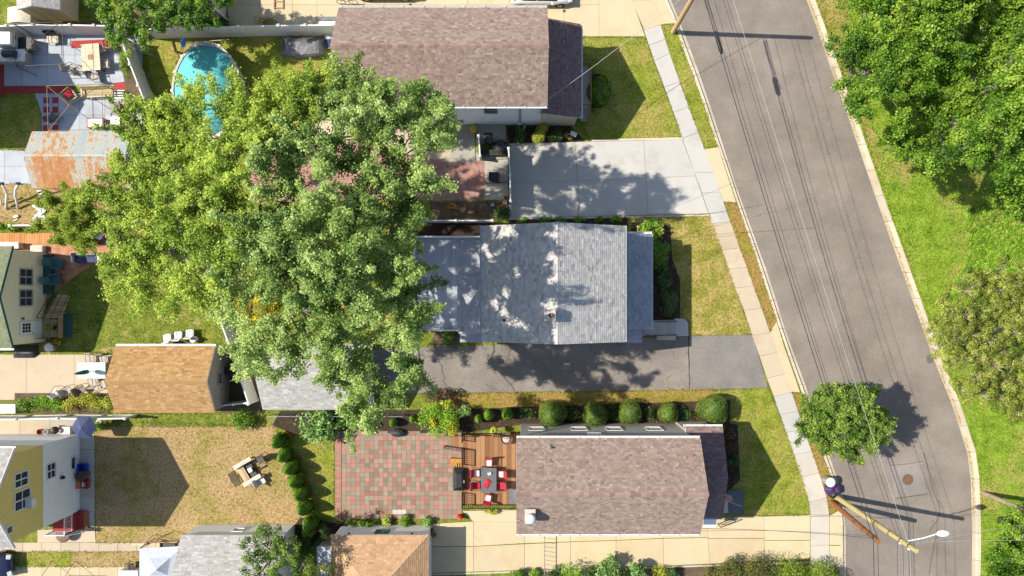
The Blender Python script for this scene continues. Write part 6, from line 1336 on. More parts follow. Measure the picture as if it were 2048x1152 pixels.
chair('sling chair in the middle of the row by the flower bed', 163, 779, 35, 'brown_metal', 'brown_metal', group=gp, wd=0.6); chair('pale sling chair at the end of the row by the flower bed', 115, 783, 60, 'brown_metal', 'white_cushion', group=gp); chair('sling chair against the tan garage corner', 207, 768, 110, 'brown_metal', 'beige_sling', group=gp); chair('dark sling chair between the pale chair and the flower bed', 136, 781, 30, 'brown_metal', 'beige_sling', group=gp)
t = thing('concrete_bin', 'pale square planter at the left edge of the flower bed', 'planter', P(16, 818)); a, b = P(-30,826,0.7), P(30,809,0.7); m = MB(); m.box(a.x, a.y, 0, b.x, b.y, 0.66); m.build('body', M['concrete'], t, bev=0.02); m = MB(); m.box(a.x-0.03, a.y-0.03, 0.66, b.x+0.03, b.y+0.03, 0.72); m.build('lid', M['vinyl'], t)
# behind the tan garage
wheelie_bin('dark bin in the gap between the tan garage and the long fence', 463, 740, 0, 'black', 'tarp_black'); 
for i, (x, y, mt) in enumerate(((466,733,'white'),(468,750,'red_cushion'),(470,760,'leaf_hedge'))):
    t = thing('bag', ['white', 'pink', 'green'][i] + ' bag lying on top of the dark bin behind the tan garage', 'bag', P(x, y, 1.1)); m = MB(); m.lathe([(0.02, 0), (0.16, 0.06), (0.13, 0.2), (0.03, 0.26)], 9, tuple(P(x, y, 1.06))); m.build('body', M[mt], t, smooth=True); m = MB(); m.lathe([(0.03, 0.25), (0.06, 0.31), (0.01, 0.33)], 7, tuple(P(x, y, 1.06))); m.build('knot', M[mt], t)
# ================================================================ yellow house things
c = P(160,857,2.2); t = thing('parasol', 'dark blue parasol beside the white wall, open', 'umbrella', (c.x, c.y, 0)); m = MB(); m.lathe([(0.9, 1.75), (0.5, 1.95), (0.001, 2.15)], 6); m.build('canopy', M['navy'], t, w=False); m = MB(); m.tube([(0, 0, 0.02), (0, 0, 2.2)], 0.022, 6); m.build('pole', M['metal'], t, w=False); m = MB(); m.lathe([(0.25, 0.014), (0.25, 0.08), (0.04, 0.12)], 12); m.build('base', M['concrete'], t, w=False)
t = thing('white_cooler', 'white cooler chest beside the blue parasol', 'cooler', P(131, 862)); a, b = P(122,868,0.5), P(140,854,0.5); m = MB(); m.box(a.x, a.y, 0.03, b.x, b.y, 0.48); m.build('body', M['wood_white'], t, bev=0.03); m = MB(); m.box(a.x-0.02, a.y-0.02, 0.48, b.x+0.02, b.y+0.02, 0.55); m.build('lid', M['white'], t, bev=0.02)
t = thing('kettle_grill', 'black kettle barbecue with red lid among the clutter by the white wall', 'barbecue', P(108, 862)); c = P(108,861,0.8); m = MB(); m.lathe([(0.05, 0.45), (0.26, 0.62), (0.28, 0.75), (0.26, 0.80)], 14, (c.x, c.y, 0)); m.build('bowl', M['black'], t); m = MB(); m.lathe([(0.28, 0.78), (0.2, 0.95), (0.03, 1.0)], 14, (c.x, c.y, 0)); m.build('lid', M['dark_metal'], t, smooth=True)
for k in range(3): m = MB(); m.tube([(c.x, c.y, 0.55), (c.x+0.3*math.cos(k*2.1), c.y+0.3*math.sin(k*2.1), 0.02)], 0.015, 6); m.build('leg', M['metal'], t)
barrel('flower_pot', 'terracotta pot by the white wall', 78, 864, 0.2, 0.36, 'terracotta', cat='pot', z0=0.026); barrel('flower_pot', 'white pot by the white wall', 90, 864, 0.18, 0.36, 'white', cat='pot', z0=0.026); barrel('paint_can', 'small red can near the blue parasol', 118, 855, 0.12, 0.3, 'red_plastic', 'red_plastic', cat='can', z0=0.014)
t = thing('recycling_box', 'bright blue recycling box by the white wall', 'bin', P(162, 936)); a, b = P(154,944,0.5), P(171,928,0.5); m = MB(); lo = 0.06; m.add([(a.x+lo, a.y+lo, 0.03), (b.x-lo, a.y+lo, 0.03), (b.x-lo, b.y-lo, 0.03), (a.x+lo, b.y-lo, 0.03), (a.x, a.y, 0.48), (b.x, a.y, 0.48), (b.x, b.y, 0.48), (a.x, b.y, 0.48), (a.x+0.04, a.y+0.04, 0.48), (b.x-0.04, a.y+0.04, 0.48), (b.x-0.04, b.y-0.04, 0.48), (a.x+0.04, b.y-0.04, 0.48), (a.x+lo+0.02, a.y+lo+0.02, 0.08), (b.x-lo-0.02, a.y+lo+0.02, 0.08), (b.x-lo-0.02, b.y-lo-0.02, 0.08), (a.x+lo+0.02, b.y-lo-0.02, 0.08)],
   [(3,2,1,0),(0,1,5,4),(1,2,6,5),(2,3,7,6),(3,0,4,7),(4,5,9,8),(5,6,10,9),(6,7,11,10),(7,4,8,11),(9,8,12,13)[::-1],(10,9,13,14)[::-1],(11,10,14,15)[::-1],(8,11,15,12)[::-1],(12,13,14,15)]); m.build('body', M['blue_plastic'], t); m = MB(); m.beam((b.x, (a.y+b.y)/2-0.12, 0.42), (b.x, (a.y+b.y)/2+0.12, 0.42), 0.05, 0.03); m.build('handle', M['blue_plastic'], t)
barrel('yard_bag', 'bulging dark brown yard waste barrel by the white wall', 160, 953, 0.36, 0.75, 'brown_metal', 'dark_metal', cat='barrel', z0=0.03)
t = thing('tool_chest', 'red tool chest with orange lid below the brown barrel', 'tool chest', P(158, 970)); a, b = P(146,978,0.5), P(173,962,0.5); m = MB(); m.box(a.x, a.y, 0.03, b.x, b.y, 0.42); m.build('body', M['red_plastic'], t, bev=0.03); m = MB(); m.box(a.x, a.y, 0.42, (a.x+b.x)/2, b.y, 0.52); m.build('lid', flat('orange_lid', (0.62, 0.16, 0.05), 0.4, 0.1), t, bev=0.03)
for i in range(2): m = MB(); x = (a.x+b.x)/2+0.12+i*0.2; m.box(x, a.y+0.15, 0.42, x+0.12, b.y-0.12, 0.46); m.build('tray', M['vinyl'], t)
m = MB(); m.box(b.x-0.12, a.y, 0.42, b.x, b.y, 0.47); m.build('latch', M['black'], t)
barrel('patio_table', 'brown round table below the porch railing', 126, 1070, 0.52, 0.5, 'brown_metal', 'brown_metal', cat='table', z0=0.03)
car('parked_car', 'dark navy car nosing in at the bottom left corner', P(-24,1133).x, P(0,1133,0.6).y, 4, 'car_navy')
def pole_shadow(label, px, py, L, rz):  # dark tube frame added in place of pole shadows lying on the walk
    b = P(px, py); t = thing('shadow_frame', label, 'shadow frame', (b.x, b.y, 0.03), R(rz))
    for s in (-1, 1): m = MB(); m.tube([(s*L/2, -0.9, 0), (s*L/2, 0, 1.5), (s*L/2, 0.9, 0)], 0.022, 6); m.build('a_frame', M['dark_metal'], t, w=False)
    m = MB(); m.tube([(-L/2-0.3, 0, 1.5), (L/2+0.9, 0, 1.5)], 0.022, 6); m.build('cross_bar', M['dark_metal'], t, w=False)
pole_shadow('thin dark frame standing in for pole shadows on the walk at the bottom left', 128, 1146, 1.7, 0)
t = thing('canopy_tent', 'pale grey canvas canopy beside the light grey garage', 'canopy', P(315, 1130)); pk = P(312,1140,2.9); e4 = [P(279,1097,2.0), P(366,1092,2.1), P(352,1165,2.0), P(279,1165,2.0)]
m = MB(); vv = [tuple(q) for q in e4] + [tuple(pk)] + [tuple(e4[i].lerp(pk, 0.5)-Vector((0, 0, 0.16))) for i in range(4)]; m.add(vv, [(5, 0, 1), (5, 1, 6), (5, 6, 4), (6, 1, 2), (6, 2, 7), (6, 7, 4), (7, 2, 3), (7, 3, 8), (7, 8, 4), (8, 3, 0), (8, 0, 5), (8, 5, 4)]); m.build('canopy', M['canvas'], t)
for q in e4: m = MB(); m.tube([(q.x, q.y, 0.02), tuple(q)], 0.03, 6); m.build('leg', M['dark_metal'], t)
t = thing('lumber', 'single pale beam lying on the walk', 'beam', P(280, 1087)); a = P(280,1087,0.05); m = MB(); m.obox((a.x, a.y, 0.09), 1.15, 0.16, 0.12, 0.02); m.build('plank', M['wood_white'], t); m = MB(); m.obox((a.x, a.y+0.02, 0.17), 1.1, 0.08, 0.03, 0.02); m.build('batten', M['wood_pale'], t)
t = thing('swing_pole', 'thin dark bent rail standing at the top of the grey canopy', 'rail', P(310, 1075)); m = MB(); m.tube([P(281,1097,0.05), P(300,1076,0.8), P(312,1068,1.0), P(345,1078,1.0), P(360,1079,0.9)], 0.02, 6); m.build('rail', M['dark_metal'], t); m = MB(); m.tube([P(312,1068,1.0), P(318,1075,0.0)], 0.02, 6); m.build('leg', M['dark_metal'], t)
t = thing('crate', 'low pale crate full of scraps at the garage corner', 'crate', P(335, 1090)); a, b = P(318,1096,0.4), P(356,1084,0.4); m = MB(); m.box(a.x, a.y, 0, b.x, a.y+0.05, 0.4); m.box(a.x, b.y-0.05, 0, b.x, b.y, 0.4); m.box(a.x, a.y, 0, a.x+0.05, b.y, 0.4); m.box(b.x-0.05, a.y, 0, b.x, b.y, 0.4); m.build('side', M['wood_pale'], t); m = MB(); m.box(a.x+0.06, a.y+0.06, 0.02, b.x-0.06, b.y-0.06, 0.25); m.build('contents', M['dark_metal'], t)
t = thing('white_freezer', 'white chest at the bottom edge beside the canopy', 'chest', P(256, 1146)); a, b = P(238,1160,0.7), P(275,1142,0.7); m = MB(); m.box(a.x, a.y, 0.03, b.x, b.y, 0.62); m.build('body', M['white'], t, bev=0.03); m = MB(); m.box(a.x-0.02, a.y-0.02, 0.62, b.x+0.02, b.y+0.02, 0.70); m.build('lid', M['white_siding'], t, bev=0.02)
chair('dark metal chair behind the white chest at the bottom edge', 262, 1134, -90, 'dark_metal', 'dark_metal')
# the pale wooden glider swing
c = P(500,940,0.6); t = thing('glider_swing', 'weathered pale wooden glider with two facing seats on the straw lawn', 'swing', (c.x, c.y, 0), R(30))
for s in (-1, 1):
    m = MB(); m.obox((-0.25, s*0.72, 0.62), 1.45, 0.30, 0.05); m.build('armrest', M['wood_white'], t, w=False)
    for x in (-0.8, 0.35): m = MB(); m.obox((x, s*0.72, 0.3), 0.09, 0.09, 0.6); m.build('leg', M['wood_pale'], t, w=False)
for i in range(6): m = MB(); m.obox((-0.95+i*0.1, 0, 0.43-0.008*i), 0.085, 1.1, 0.03); m.build('seat_slat', M['wood_pale'], t, w=False)
for i in range(9): m = MB(); m.obox((-1.25-(0.12 if i in (0, 8) else 0)*0, -0.5+i*0.125, 0.72), 0.03, 0.105, 0.75 if i not in (3, 4, 5) else 0.85, ry=R(-22)); m.build('back_slat', M['wood_pale'], t, w=False)
for s in (-0.3, 0.3): m = MB(); m.obox((0.15, s, 0.12), 1.6, 0.09, 0.09); m.build('runner', M['dark_metal'], t, w=False)
m = MB(); m.obox((-0.05, 0, 0.5), 0.3, 0.32, 0.06); m.build('tray', M['white'], t, w=False); m = MB(); m.obox((-0.25, 0, 0.25), 0.8, 1.2, 0.05); m.build('footboard', M['dark_metal'], t, w=False)
chair('white wire garden chair beside the wooden glider', 522, 961, 30, 'metal', 'white_cushion', wd=0.6, zs=0.38)
chair('dark wire garden chair in the shade of the wooden glider', 521, 918, -150, 'dark_metal', 'dark_metal')
# ================================================================ middle patio
wheelie_bin('black wheelie bin beside the driveway gate', 988, 355, 180, 'black', 'black', w=0.62)
t = thing('garden_hose', 'coiled pink hose on the brick patio', 'hose', P(962, 350)); m = MB()
m.tube([(P(962,350).x+(0.12+0.03*k/12)*math.cos(k*0.52), P(962,350).y+(0.12+0.03*k/12)*math.sin(k*0.52), 0.03+0.002*k) for k in range(48)], 0.014, 5); m.build('coil', flat('hose_pink', (0.42, 0.20, 0.17), 0.5, 0.1), t); m = MB(); m.tube([P(957,343,0.05), P(957,339,0.06)], 0.03, 6); m.build('nozzle', M['metal'], t)
barrel('yellow_hose_reel', 'yellow hose reel against the white wall', 947, 257, 0.24, 0.55, 'yellow_plastic', 'yellow_plastic', cat='hose reel')
wheelie_bin('black bin stuffed with rubbish in the shaded corner', 977, 278, 90, 'black', 'tarp_black', w=0.62)
t = thing('rubbish_bag', 'shiny dark rubbish bag behind the driveway gate', 'bag', P(1000, 294)); c = P(1000,292,0.4); m = MB(); gr = random.Random(2)
m.lathe([(0.12, 0.02), (0.42, 0.15), (0.45, 0.35), (0.3, 0.55), (0.06, 0.68)], 12, (c.x, c.y, 0), sx=1.3); m.v = [(x+gr.uniform(-.05, .05), y+gr.uniform(-.05, .05), z+gr.uniform(-.04, .04)*(z > 0.1)) for x, y, z in m.v]; m.build('body', flat('shiny_bag', (0.06, 0.06, 0.07), 0.2, 0.3, 0.6), t); m = MB(); m.lathe([(0.05, 0.66), (0.1, 0.76), (0.02, 0.8)], 8, (c.x, c.y, 0)); m.build('knot', M['black'], t)
t = thing('picket', 'low dark green hedge box behind the gate', 'planter', P(985, 304)); a, b = P(957,310,0.5), P(1014,300,0.5); m = MB(); m.box(a.x, a.y, 0, b.x, b.y, 0.5); m.build('body', M['teal_dark'], t); m = MB(); m.box(a.x+0.05, a.y+0.05, 0.5, b.x-0.05, b.y-0.05, 0.53); m.build('soil', M['mulch'], t)
t = thing('mailbox', 'white mailbox post at the foot of the shaded walk', 'mailbox', P(1150, 272)); a = P(1147,268,0.7); m = MB(); m.obox((a.x, a.y, 0.75), 0.5, 0.3, 0.2, R(-25)); m.build('box', M['white'], t, bev=0.05); m = MB(); m.tube([(a.x, a.y, 0.012), (a.x, a.y, 0.7)], 0.04, 6); m.build('post', M['white'], t)
t = thing('outdoor_unit', 'grey air conditioner unit against the white wall', 'air conditioner', P(1043, 254)); a = P(1043,254,0.5); m = MB(); m.obox((a.x, a.y, 0.3), 0.5, 0.42, 0.55, R(-30)); m.build('case', M['metal'], t, bev=0.03); m = MB(); m.lathe([(0.17, 0.575), (0.17, 0.585), (0.02, 0.59)], 14, (a.x, a.y, 0)); m.build('fan_grille', M['dark_metal'], t)
for x, y, mt, lab in ((1012,396,'red_plastic','red flower pot at the foot of the driveway gate'),(1002,408,'terracotta','orange flower pot in the shaded bed left of the gate'),(1010,404,'white','small white pot beside the red one'),(985,409,'metal','small grey pot left of the orange one')): barrel('flower_pot', lab, x, y, 0.15, 0.24, mt, cat='pot')
t = thing('log_pile', 'orange brown firewood sticks in the shaded bed', 'firewood', P(904, 412)); gr = random.Random(5)
for i in range(9): p = P(897+gr.uniform(0, 16), 408+gr.uniform(0, 8), 0.05+0.03*i); m = MB(); a_ = gr.uniform(-0.5, 0.5); m.tube([p-Vector((0.25*math.cos(a_), 0.25*math.sin(a_), 0)), p+Vector((0.25*math.cos(a_), 0.25*math.sin(a_), 0))], 0.035, 6); m.build('stick', M['orange_wood'], t)
# ================================================================ south deck
zd = 0.55; x0, x1, y0, y1 = P(926,0,zd).x, 0.0, P(0,1009,zd).y, P(0,868,zd).y
t = thing('wooden_deck', 'brown wooden deck with dark railing beside the paver patio', 'deck', ((x0+x1)/2, (y0+y1)/2, 0)); n = 13
for i in range(n): a = x0+(x1-x0)*i/n; m = MB(); m.box(a+0.006, y0, zd-0.04, a+(x1-x0)/n-0.006, y1, zd); m.build('board', M['deck_brown'], t)
m = MB(); m.box(x0+0.03, y0+0.03, 0.05, x1, y1-0.03, zd-0.05); m.build('frame', M['wood'], t)
for a, b in (((x0, y0, zd), (x0, P(0,985,zd).y, zd)), ((x0, P(0,928,zd).y, zd), (x0, P(0,896,zd).y, zd)), ((x0, P(0,880,zd).y, zd), (x0, y1, zd)), ((x0, y0, zd), (x1, y0, zd)), ((x0, y1, zd), (x0+1.2, y1, zd)), ((x0+2.3, y1, zd), (x1-0.5, y1, zd))):
    rail(t, [a, b], 0.95, 'rail_dark', 0.03, 0.14)
rail(t, [(P(890,0,0.3).x, P(0,893,0.3).y, 0.03), (x0, P(0,897,zd).y, zd)], 0.9, 'rail_dark', 0.03, 0.16, 'stair_railing')
for i in range(3): m = MB(); a = x0-0.32*(i+1); m.box(a, P(0,894,0.3).y, 0.03, a+0.31, P(0,872,0.3).y, zd-0.17*(i+1)+0.02); m.build('step', M['deck_brown'], t)
m = MB(); a, b = P(1018,1008,zd), P(1034,975,zd); m.box(a.x, a.y+0.02, zd+0.004, 0.0, b.y, zd+0.02); m.build('door_mat', M['tarp_grey'], t)
t = thing('garden_table', 'dark slate dining table on the deck', 'table', P(978, 961)); a, b = P(962,986,1.29), P(993,936,1.29); m = MB(); m.box(a.x, a.y, 1.25, b.x, b.y, 1.29); m.build('top', M['slate_top'], t, bev=0.01); m = MB(); m.box(a.x+0.06, a.y+0.06, 1.19, b.x-0.06, b.y-0.06, 1.25); m.build('apron', M['dark_metal'], t)
for x in (a.x+0.07, b.x-0.07):
    for y in (a.y+0.07, b.y-0.07): m = MB(); m.box(x-0.03, y-0.03, zd, x+0.03, y+0.03, 1.2); m.build('leg', M['dark_metal'], t)
c = P(979,947,1.3); t = thing('napkin_holder', 'small white napkin holder on the slate table', 'napkins', (c.x, c.y, 1.291), R(20)); 
for s in (-0.07, 0.07): m = MB(); m.obox((s, 0, 0.06), 0.10, 0.18, 0.12); m.build('stack', M['white'], t, w=False)
c = P(974,967,1.3); t = thing('red_cloth', 'crumpled red cloth on the slate table', 'cloth', (c.x, c.y, 1.291), R(-25)); m = MB(); gr = random.Random(9); vv = [((i-2)*0.1+gr.uniform(-.03, .03), (j-3)*0.11+gr.uniform(-.03, .03), 0.02 if i in (0, 4) or j in (0, 6) else gr.uniform(0.05, 0.14)) for j in range(7) for i in range(5)]; m.add(vv, [(j*5+i, j*5+i+1, j*5+i+6, j*5+i+5) for j in range(6) for i in range(4)]); m.build('folds', M['red_cushion'], t, w=False); m = MB(); m.obox((0, -0.25, 0.03), 0.3, 0.2, 0.05); m.build('hem', M['red_cushion'], t, w=False)
gp = 'red cushioned chairs round the slate table'
for x, y, r_, lab in ((978,925,-90,'red cushioned chair at the top end of the slate table'),(953,946,0,'red cushioned chair at the upper left of the slate table'),(953,971,0,'red cushioned chair at the lower left of the slate table'),(1002,948,180,'red cushioned chair at the upper right of the slate table'),(1001,971,180,'red cushioned chair at the lower right of the slate table'),(976,996,80,'red cushioned chair pulled askew at the bottom end of the slate table')):
    chair(lab, x, y, r_, 'dark_metal', 'red_cushion', 'red_cushion', gp, z0=zd, sling=False, wd=0.58, cushion='white_cushion' if (x, y) not in ((953, 971), (1001, 971)) else None)
c = P(917,961,1.1); t = thing('covered_grill', 'gas grill under a black pleated cover beside the deck', 'grill', (c.x, c.y, 0)); m = MB(); pr = [(-0.40, -0.82, 0.03), (0.40, -0.82, 0.03), (0.40, 0.82, 0.03), (-0.40, 0.82, 0.03), (-0.40, -0.80, 0.9), (0.40, -0.80, 0.9), (0.40, 0.80, 0.9), (-0.40, 0.80, 0.9), (-0.2, -0.5, 1.2), (0.25, -0.5, 1.15), (0.25, 0.5, 1.15), (-0.2, 0.5, 1.2)]
m.add(pr, [(3, 2, 1, 0), (0, 1, 5, 4), (1, 2, 6, 5), (2, 3, 7, 6), (3, 0, 4, 7), (4, 5, 9, 8), (5, 6, 10, 9), (6, 7, 11, 10), (7, 4, 8, 11), (8, 9, 10, 11)]); m.build('cover', M['tarp_black'], t, w=False, bev=0.03)
m = MB()
for s in (-1, 1):
    for k in range(7): y = 0.82; m.beam((-0.36+k*0.12, s*0.81, 0.9), (-0.15+k*0.06, s*0.5, 1.19), 0.02, 0.02)
m.build('pleats', M['black'], t, w=False); m = MB(); m.obox((0.38, -0.1, 1.0), 0.02, 0.2, 0.1, ry=0.5); m.build('label', M['white'], t, w=False)
t = thing('slatted_shelf', 'small orange wooden slatted bench at the foot of the deck', 'bench', P(912, 928)); a, b = P(901,937,0.6), P(925,918,0.6); m = MB(); m.box(a.x, b.y-0.3, 0.5, b.x, b.y, 0.56); m.build('top', M['orange_wood'], t)
for i in range(5): m = MB(); x = a.x+0.02+i*0.17; m.box(x, a.y, 0.42, x+0.1, b.y-0.31, 0.46); m.build('slat', M['orange_wood'], t)
for x in (a.x, b.x-0.06):
    for y in (a.y, b.y-0.06): m = MB(); m.box(x, y, 0.03, x+0.06, y+0.06, 0.5); m.build('leg', M['orange_wood'], t)
t = thing('wicker_chair', 'round wicker chair with pale patterned cushion in the deck corner', 'chair', P(1015, 880)); c = P(1013,877,1.0); m = MB(); m.lathe([(0.15, zd+0.25), (0.38, zd+0.32), (0.44, zd+0.5), (0.41, zd+0.5), (0.34, zd+0.36), (0.1, zd+0.33)], 18, (c.x, c.y, 0)); m.build('basket', M['brown_metal'], t); m = MB(); m.lathe([(0.26, zd+0.36), (0.29, zd+0.42), (0.2, zd+0.46), (0.001, zd+0.46)], 16, (c.x, c.y-0.05, 0)); m.build('cushion', M['beige_sling'], t, smooth=True); m = MB(); m.tube([(c.x+0.5*math.cos(a_), c.y+0.22, zd+0.02+0.85+0.6*math.sin(a_)) for a_ in np.linspace(-0.9, 4.04, 14)], 0.025, 6); m.build('hoop', M['brown_metal'], t); m = MB(); m.lathe([(0.4, zd), (0.4, zd+0.04), (0.1, zd+0.3)], 14, (c.x, c.y, 0)); m.build('base', M['brown_metal'], t)
t = thing('gas_tank_cover', 'dark folded cover by the shrubs at the top of the patio', 'cover', P(795, 867)); m = MB(); c = P(795,866,0.3); m.lathe([(0.45, 0.03), (0.42, 0.35), (0.2, 0.5), (0.001, 0.52)], 9, (c.x, c.y, 0), sx=1.2, sy=0.7); m.build('cover', M['tarp_black'], t); m = MB(); m.lathe([(0.47, 0.03), (0.49, 0.06), (0.45, 0.08)], 9, (c.x, c.y, 0), sx=1.2, sy=0.7); m.build('hem', M['black'], t)
# gate of thin green posts across the tan drive
t = thing('drive_gate', 'low metal drive gate folded open on the tan driveway', 'gate', P(1100, 1105)); a, b, c_ = P(1089,1076,1.0), P(1089,1148,1.0), P(1115,1138,1.0)
m = MB(); m.tube([(a.x, a.y, 0.03), a, b, (b.x, b.y, 0.03)], 0.03, 6); m.build('frame', M['metal'], t)
for i in range(7): m = MB(); p = Vector(a).lerp(Vector(b), (i+1)/8); m.tube([(p.x, p.y, 0.06), tuple(p)], 0.014, 5); m.build('picket', M['metal'], t)
# ================================================================ cars at the top
car('parked_car', 'white car on the tan driveway at the top edge', P(1082,0,0.7).x, 22.15, 0, 'car_white'); car('parked_car', 'dark blue car behind the long brown roof at the top edge', P(770,0,0.7).x, 22.6, 0, 'car_dark')
t = thing('bicycle', 'black bicycle leaning behind the dark blue car', 'bicycle', P(697, -2))
for dx in (-0.3, 0.62): m = MB(); c = P(690,4,0.35); m.tube([(c.x+dx+0.33*math.cos(k*0.35), c.y, 0.35+0.33*math.sin(k*0.35)) for k in range(19)], 0.02, 6); m.build('wheel', M['tyre'], t)
m = MB(); m.tube([(c.x-0.3, c.y, 0.35), (c.x-0.1, c.y, 0.85), (c.x+0.4, c.y, 0.85), (c.x+0.62, c.y, 0.35)], 0.02, 6); m.tube([(c.x-0.1, c.y, 0.85), (c.x+0.15, c.y, 0.35), (c.x+0.4, c.y, 0.85)], 0.02, 6); m.build('frame', M['black'], t); m = MB(); m.tube([(c.x+0.42, c.y-0.25, 1.0), (c.x+0.42, c.y+0.25, 1.0)], 0.018, 6); m.build('handlebar', M['black'], t); m = MB(); m.obox((c.x-0.12, c.y, 0.93), 0.25, 0.14, 0.06); m.build('saddle', M['black'], t)
t = thing('ladder', 'wooden stepladder lying on the tan concrete at the top edge', 'ladder', P(557, 10)); 
for x in (549, 566): m = MB(); m.beam(P(x,-30,0.08), P(x,18,0.08), 0.08, 0.06); m.build('rail', M['wood'], t)
for i in range(4): m = MB(); m.beam(P(549,-22+i*12.5,0.09), P(566,-22+i*12.5,0.09), 0.07, 0.03); m.build('rung', M['wood'], t)
# ================================================================ poles and wires
def pole(label, a, b, r0, r1, mat, cat='utility pole'):
    a, b = Vector(a), Vector(b); t = thing('utility_pole', label, cat, a); m = MB(); N_ = 8; m.tube([a.lerp(b, i/N_) for i in range(N_+1)], [r0+(r1-r0)*i/N_ for i in range(N_+1)], 14); m.build('shaft', M[mat], t, smooth=False)
    for f in (0.55, 0.72, 0.84, 0.93): p = a.lerp(b, f); rr = r0+(r1-r0)*f; d_ = (b-a).normalized(); m = MB(); m.tube([p-d_*0.04, p+d_*0.04], rr+0.012, 14); m.build('band', M['dark_metal'], t)
    for f in (0.60, 0.78, 0.90): p = a.lerp(b, f); m = MB(); m.tube([p, p+Vector((0.30, 0.12, 0))], 0.018, 6); m.build('bolt', M['metal'], t)
    return t
pn0, pn1 = P(1346,64), P(1346,64)+Vector((0.5, 0.9, 10.3))
tn = pole('tall tan utility pole rising out of the top of the photo', pn0, pn1, 0.19, 0.14, 'pole_tan')
ps0 = P(1670,992); ps1 = P(1833,1102,9.4); tsp = pole('tall pale yellow utility pole carrying the street light', ps0, ps1, 0.20, 0.145, 'pole_new')
po0 = P(1663,1004); po1 = P(1757,1083,6.4); top_ = pole('short reddish old pole beside the pale yellow one', po0, po1, 0.20, 0.16, 'pole_old')
pf0 = P(1966,986); pf1 = P(1966,986)+Vector((1.4, -0.4, 9.2)); pole('weathered brown pole on the far verge at the right edge', pf0, pf1, 0.17, 0.12, 'bark_pale')
lp = ps0.lerp(ps1, 0.86); lh = P(1886,1067,8.7)
m = MB(); m.tube([lp, lp.lerp(lh, 0.5)+Vector((0, 0, 0.06)), lh+Vector((-0.3, 0, 0.0))], 0.035, 8); arm = m.build('lamp_arm', M['steel_light'], tsp)
m = MB(); L = []
for i in range(9):
    u = i/8; L.append((u*0.78-0.05, 0.20*math.sin(math.pi*min(1, 0.12+u*0.80))**0.8+0.02))
N_ = 10
vv = [(lh.x-0.32+x, lh.y+r*math.cos(k*6.283/N_), lh.z+0.45*r*math.sin(k*6.283/N_)) for x, r in L for k in range(N_)]
m.add(vv, [(i*N_+k, i*N_+(k+1) % N_, i*N_+N_+(k+1) % N_, i*N_+N_+k) for i in range(8) for k in range(N_)] + [tuple(range(N_))[::-1], tuple(range(8*N_, 9*N_))]); m.build('lamp_head', M['white'], tsp, smooth=True)
for f in (0.95, 0.86): p = ps0.lerp(ps1, f); m = MB(); m.lathe([(0.05, -0.05), (0.07, 0.02), (0.04, 0.1)], 8, tuple(p+Vector((-0.2, -0.08, 0)))); m.build('insulator', M['steel_light'], tsp)
def at(a, b, f): return Vector(a).lerp(Vector(b), f)
gp = 'overhead lines along the road'
top_n = at(pn0, pn1, 0.97); top_s = at(ps0, ps1, 0.93)
ext = lambda p, n_: p + (p-n_)*0.9
wire('single pale high wire running the length of the road', top_n, top_s, 0.010, 'wire_light', 0.35, group=gp)
for k, (fn, fs, off, r_, lab) in enumerate(((0.66, 0.95, -0.16, 0.024, 'thick black cable on the left of the low bundle above the kerb'), (0.66, 0.97, 0.05, 0.018, 'black cable in the middle of the low bundle above the kerb'), (0.70, 0.90, 0.28, 0.012, 'thin black cable on the right of the low bundle above the kerb'))):
    a = at(pn0, pn1, fn)+Vector((off, 0, 0)); b = at(po0, po1, fs)+Vector((off, 0, 0)); wire(lab, a, b, r_, 'wire', 0.45, group=gp)
    e = b + Vector((0.6+off*0.4, -16, 0.6)); wire(lab.replace('above the kerb', 'beyond the short old pole'), b, e, r_, 'wire', 0.3, group=gp)
for k, (fn, fs, lab) in enumerate(((0.84, 0.80, 'left one of the black wires reaching the pale yellow pole'), (0.88, 0.86, 'right one of the black wires reaching the pale yellow pole'))):
    a = at(pn0, pn1, fn)+Vector((0.1, 0, 0)); b = at(ps0, ps1, fs); wire(lab, a, b, 0.012, 'wire', 0.4, group=gp); wire(lab.replace('reaching', 'continuing beyond'), b, b+Vector((0.3+0.3*k, -16, 0.5)), 0.012, 'wire', 0.3, group=gp)
wire('pale high wire continuing beyond the pale yellow pole', top_s, top_s+Vector((0.6, -16, 0.5)), 0.010, 'wire_light', 0.2, group=gp)
# splice box and extra slack on the low bundle
a = at(pn0, pn1, 0.66); b = at(po0, po1, 0.95)
p = a.lerp(b, 0.085)-Vector((0.05, 0, 0.22)); q = a.lerp(b, 0.125)-Vector((0.05, 0, 0.27)); m = MB(); m.tube([p, p.lerp(q, 0.15), p.lerp(q, 0.85), q], [0.05, 0.13, 0.13, 0.05], 10); o = m.build('splice_case', M['black'], smooth=True); tag(o, 'black splice case hanging on the low cable bundle', 'splice case')
for i in range(3): wire(['slack loop left of the splice case', 'slack loop at the splice case', 'slack loop right of the splice case'][i], a+Vector((0.1*i-0.1, -0.3, 0)), a.lerp(b, 0.11)+Vector((0.12*i-0.12, 0, -0.05)), 0.016, 'wire', 0.1+0.04*i, group='slack cable loops near the tan pole')
gs = 'service drops to the houses'
wire('pale service wire from the tan pole to the long brown roof', at(pn0, pn1, 0.66), P(1096,199,5.6), 0.016, 'wire_light', 0.5, 'service_wire', gs)
wire('dark service wire crossing the pale driveway to the grey roof', P(1525,410,6.6), P(1246,452,4.4), 0.012, 'wire', 0.4, 'service_wire', gs); wire('second dark service wire to the grey roof', P(1480,360,6.6), P(1250,455,4.2), 0.008, 'wire', 0.3, 'service_wire', gs)
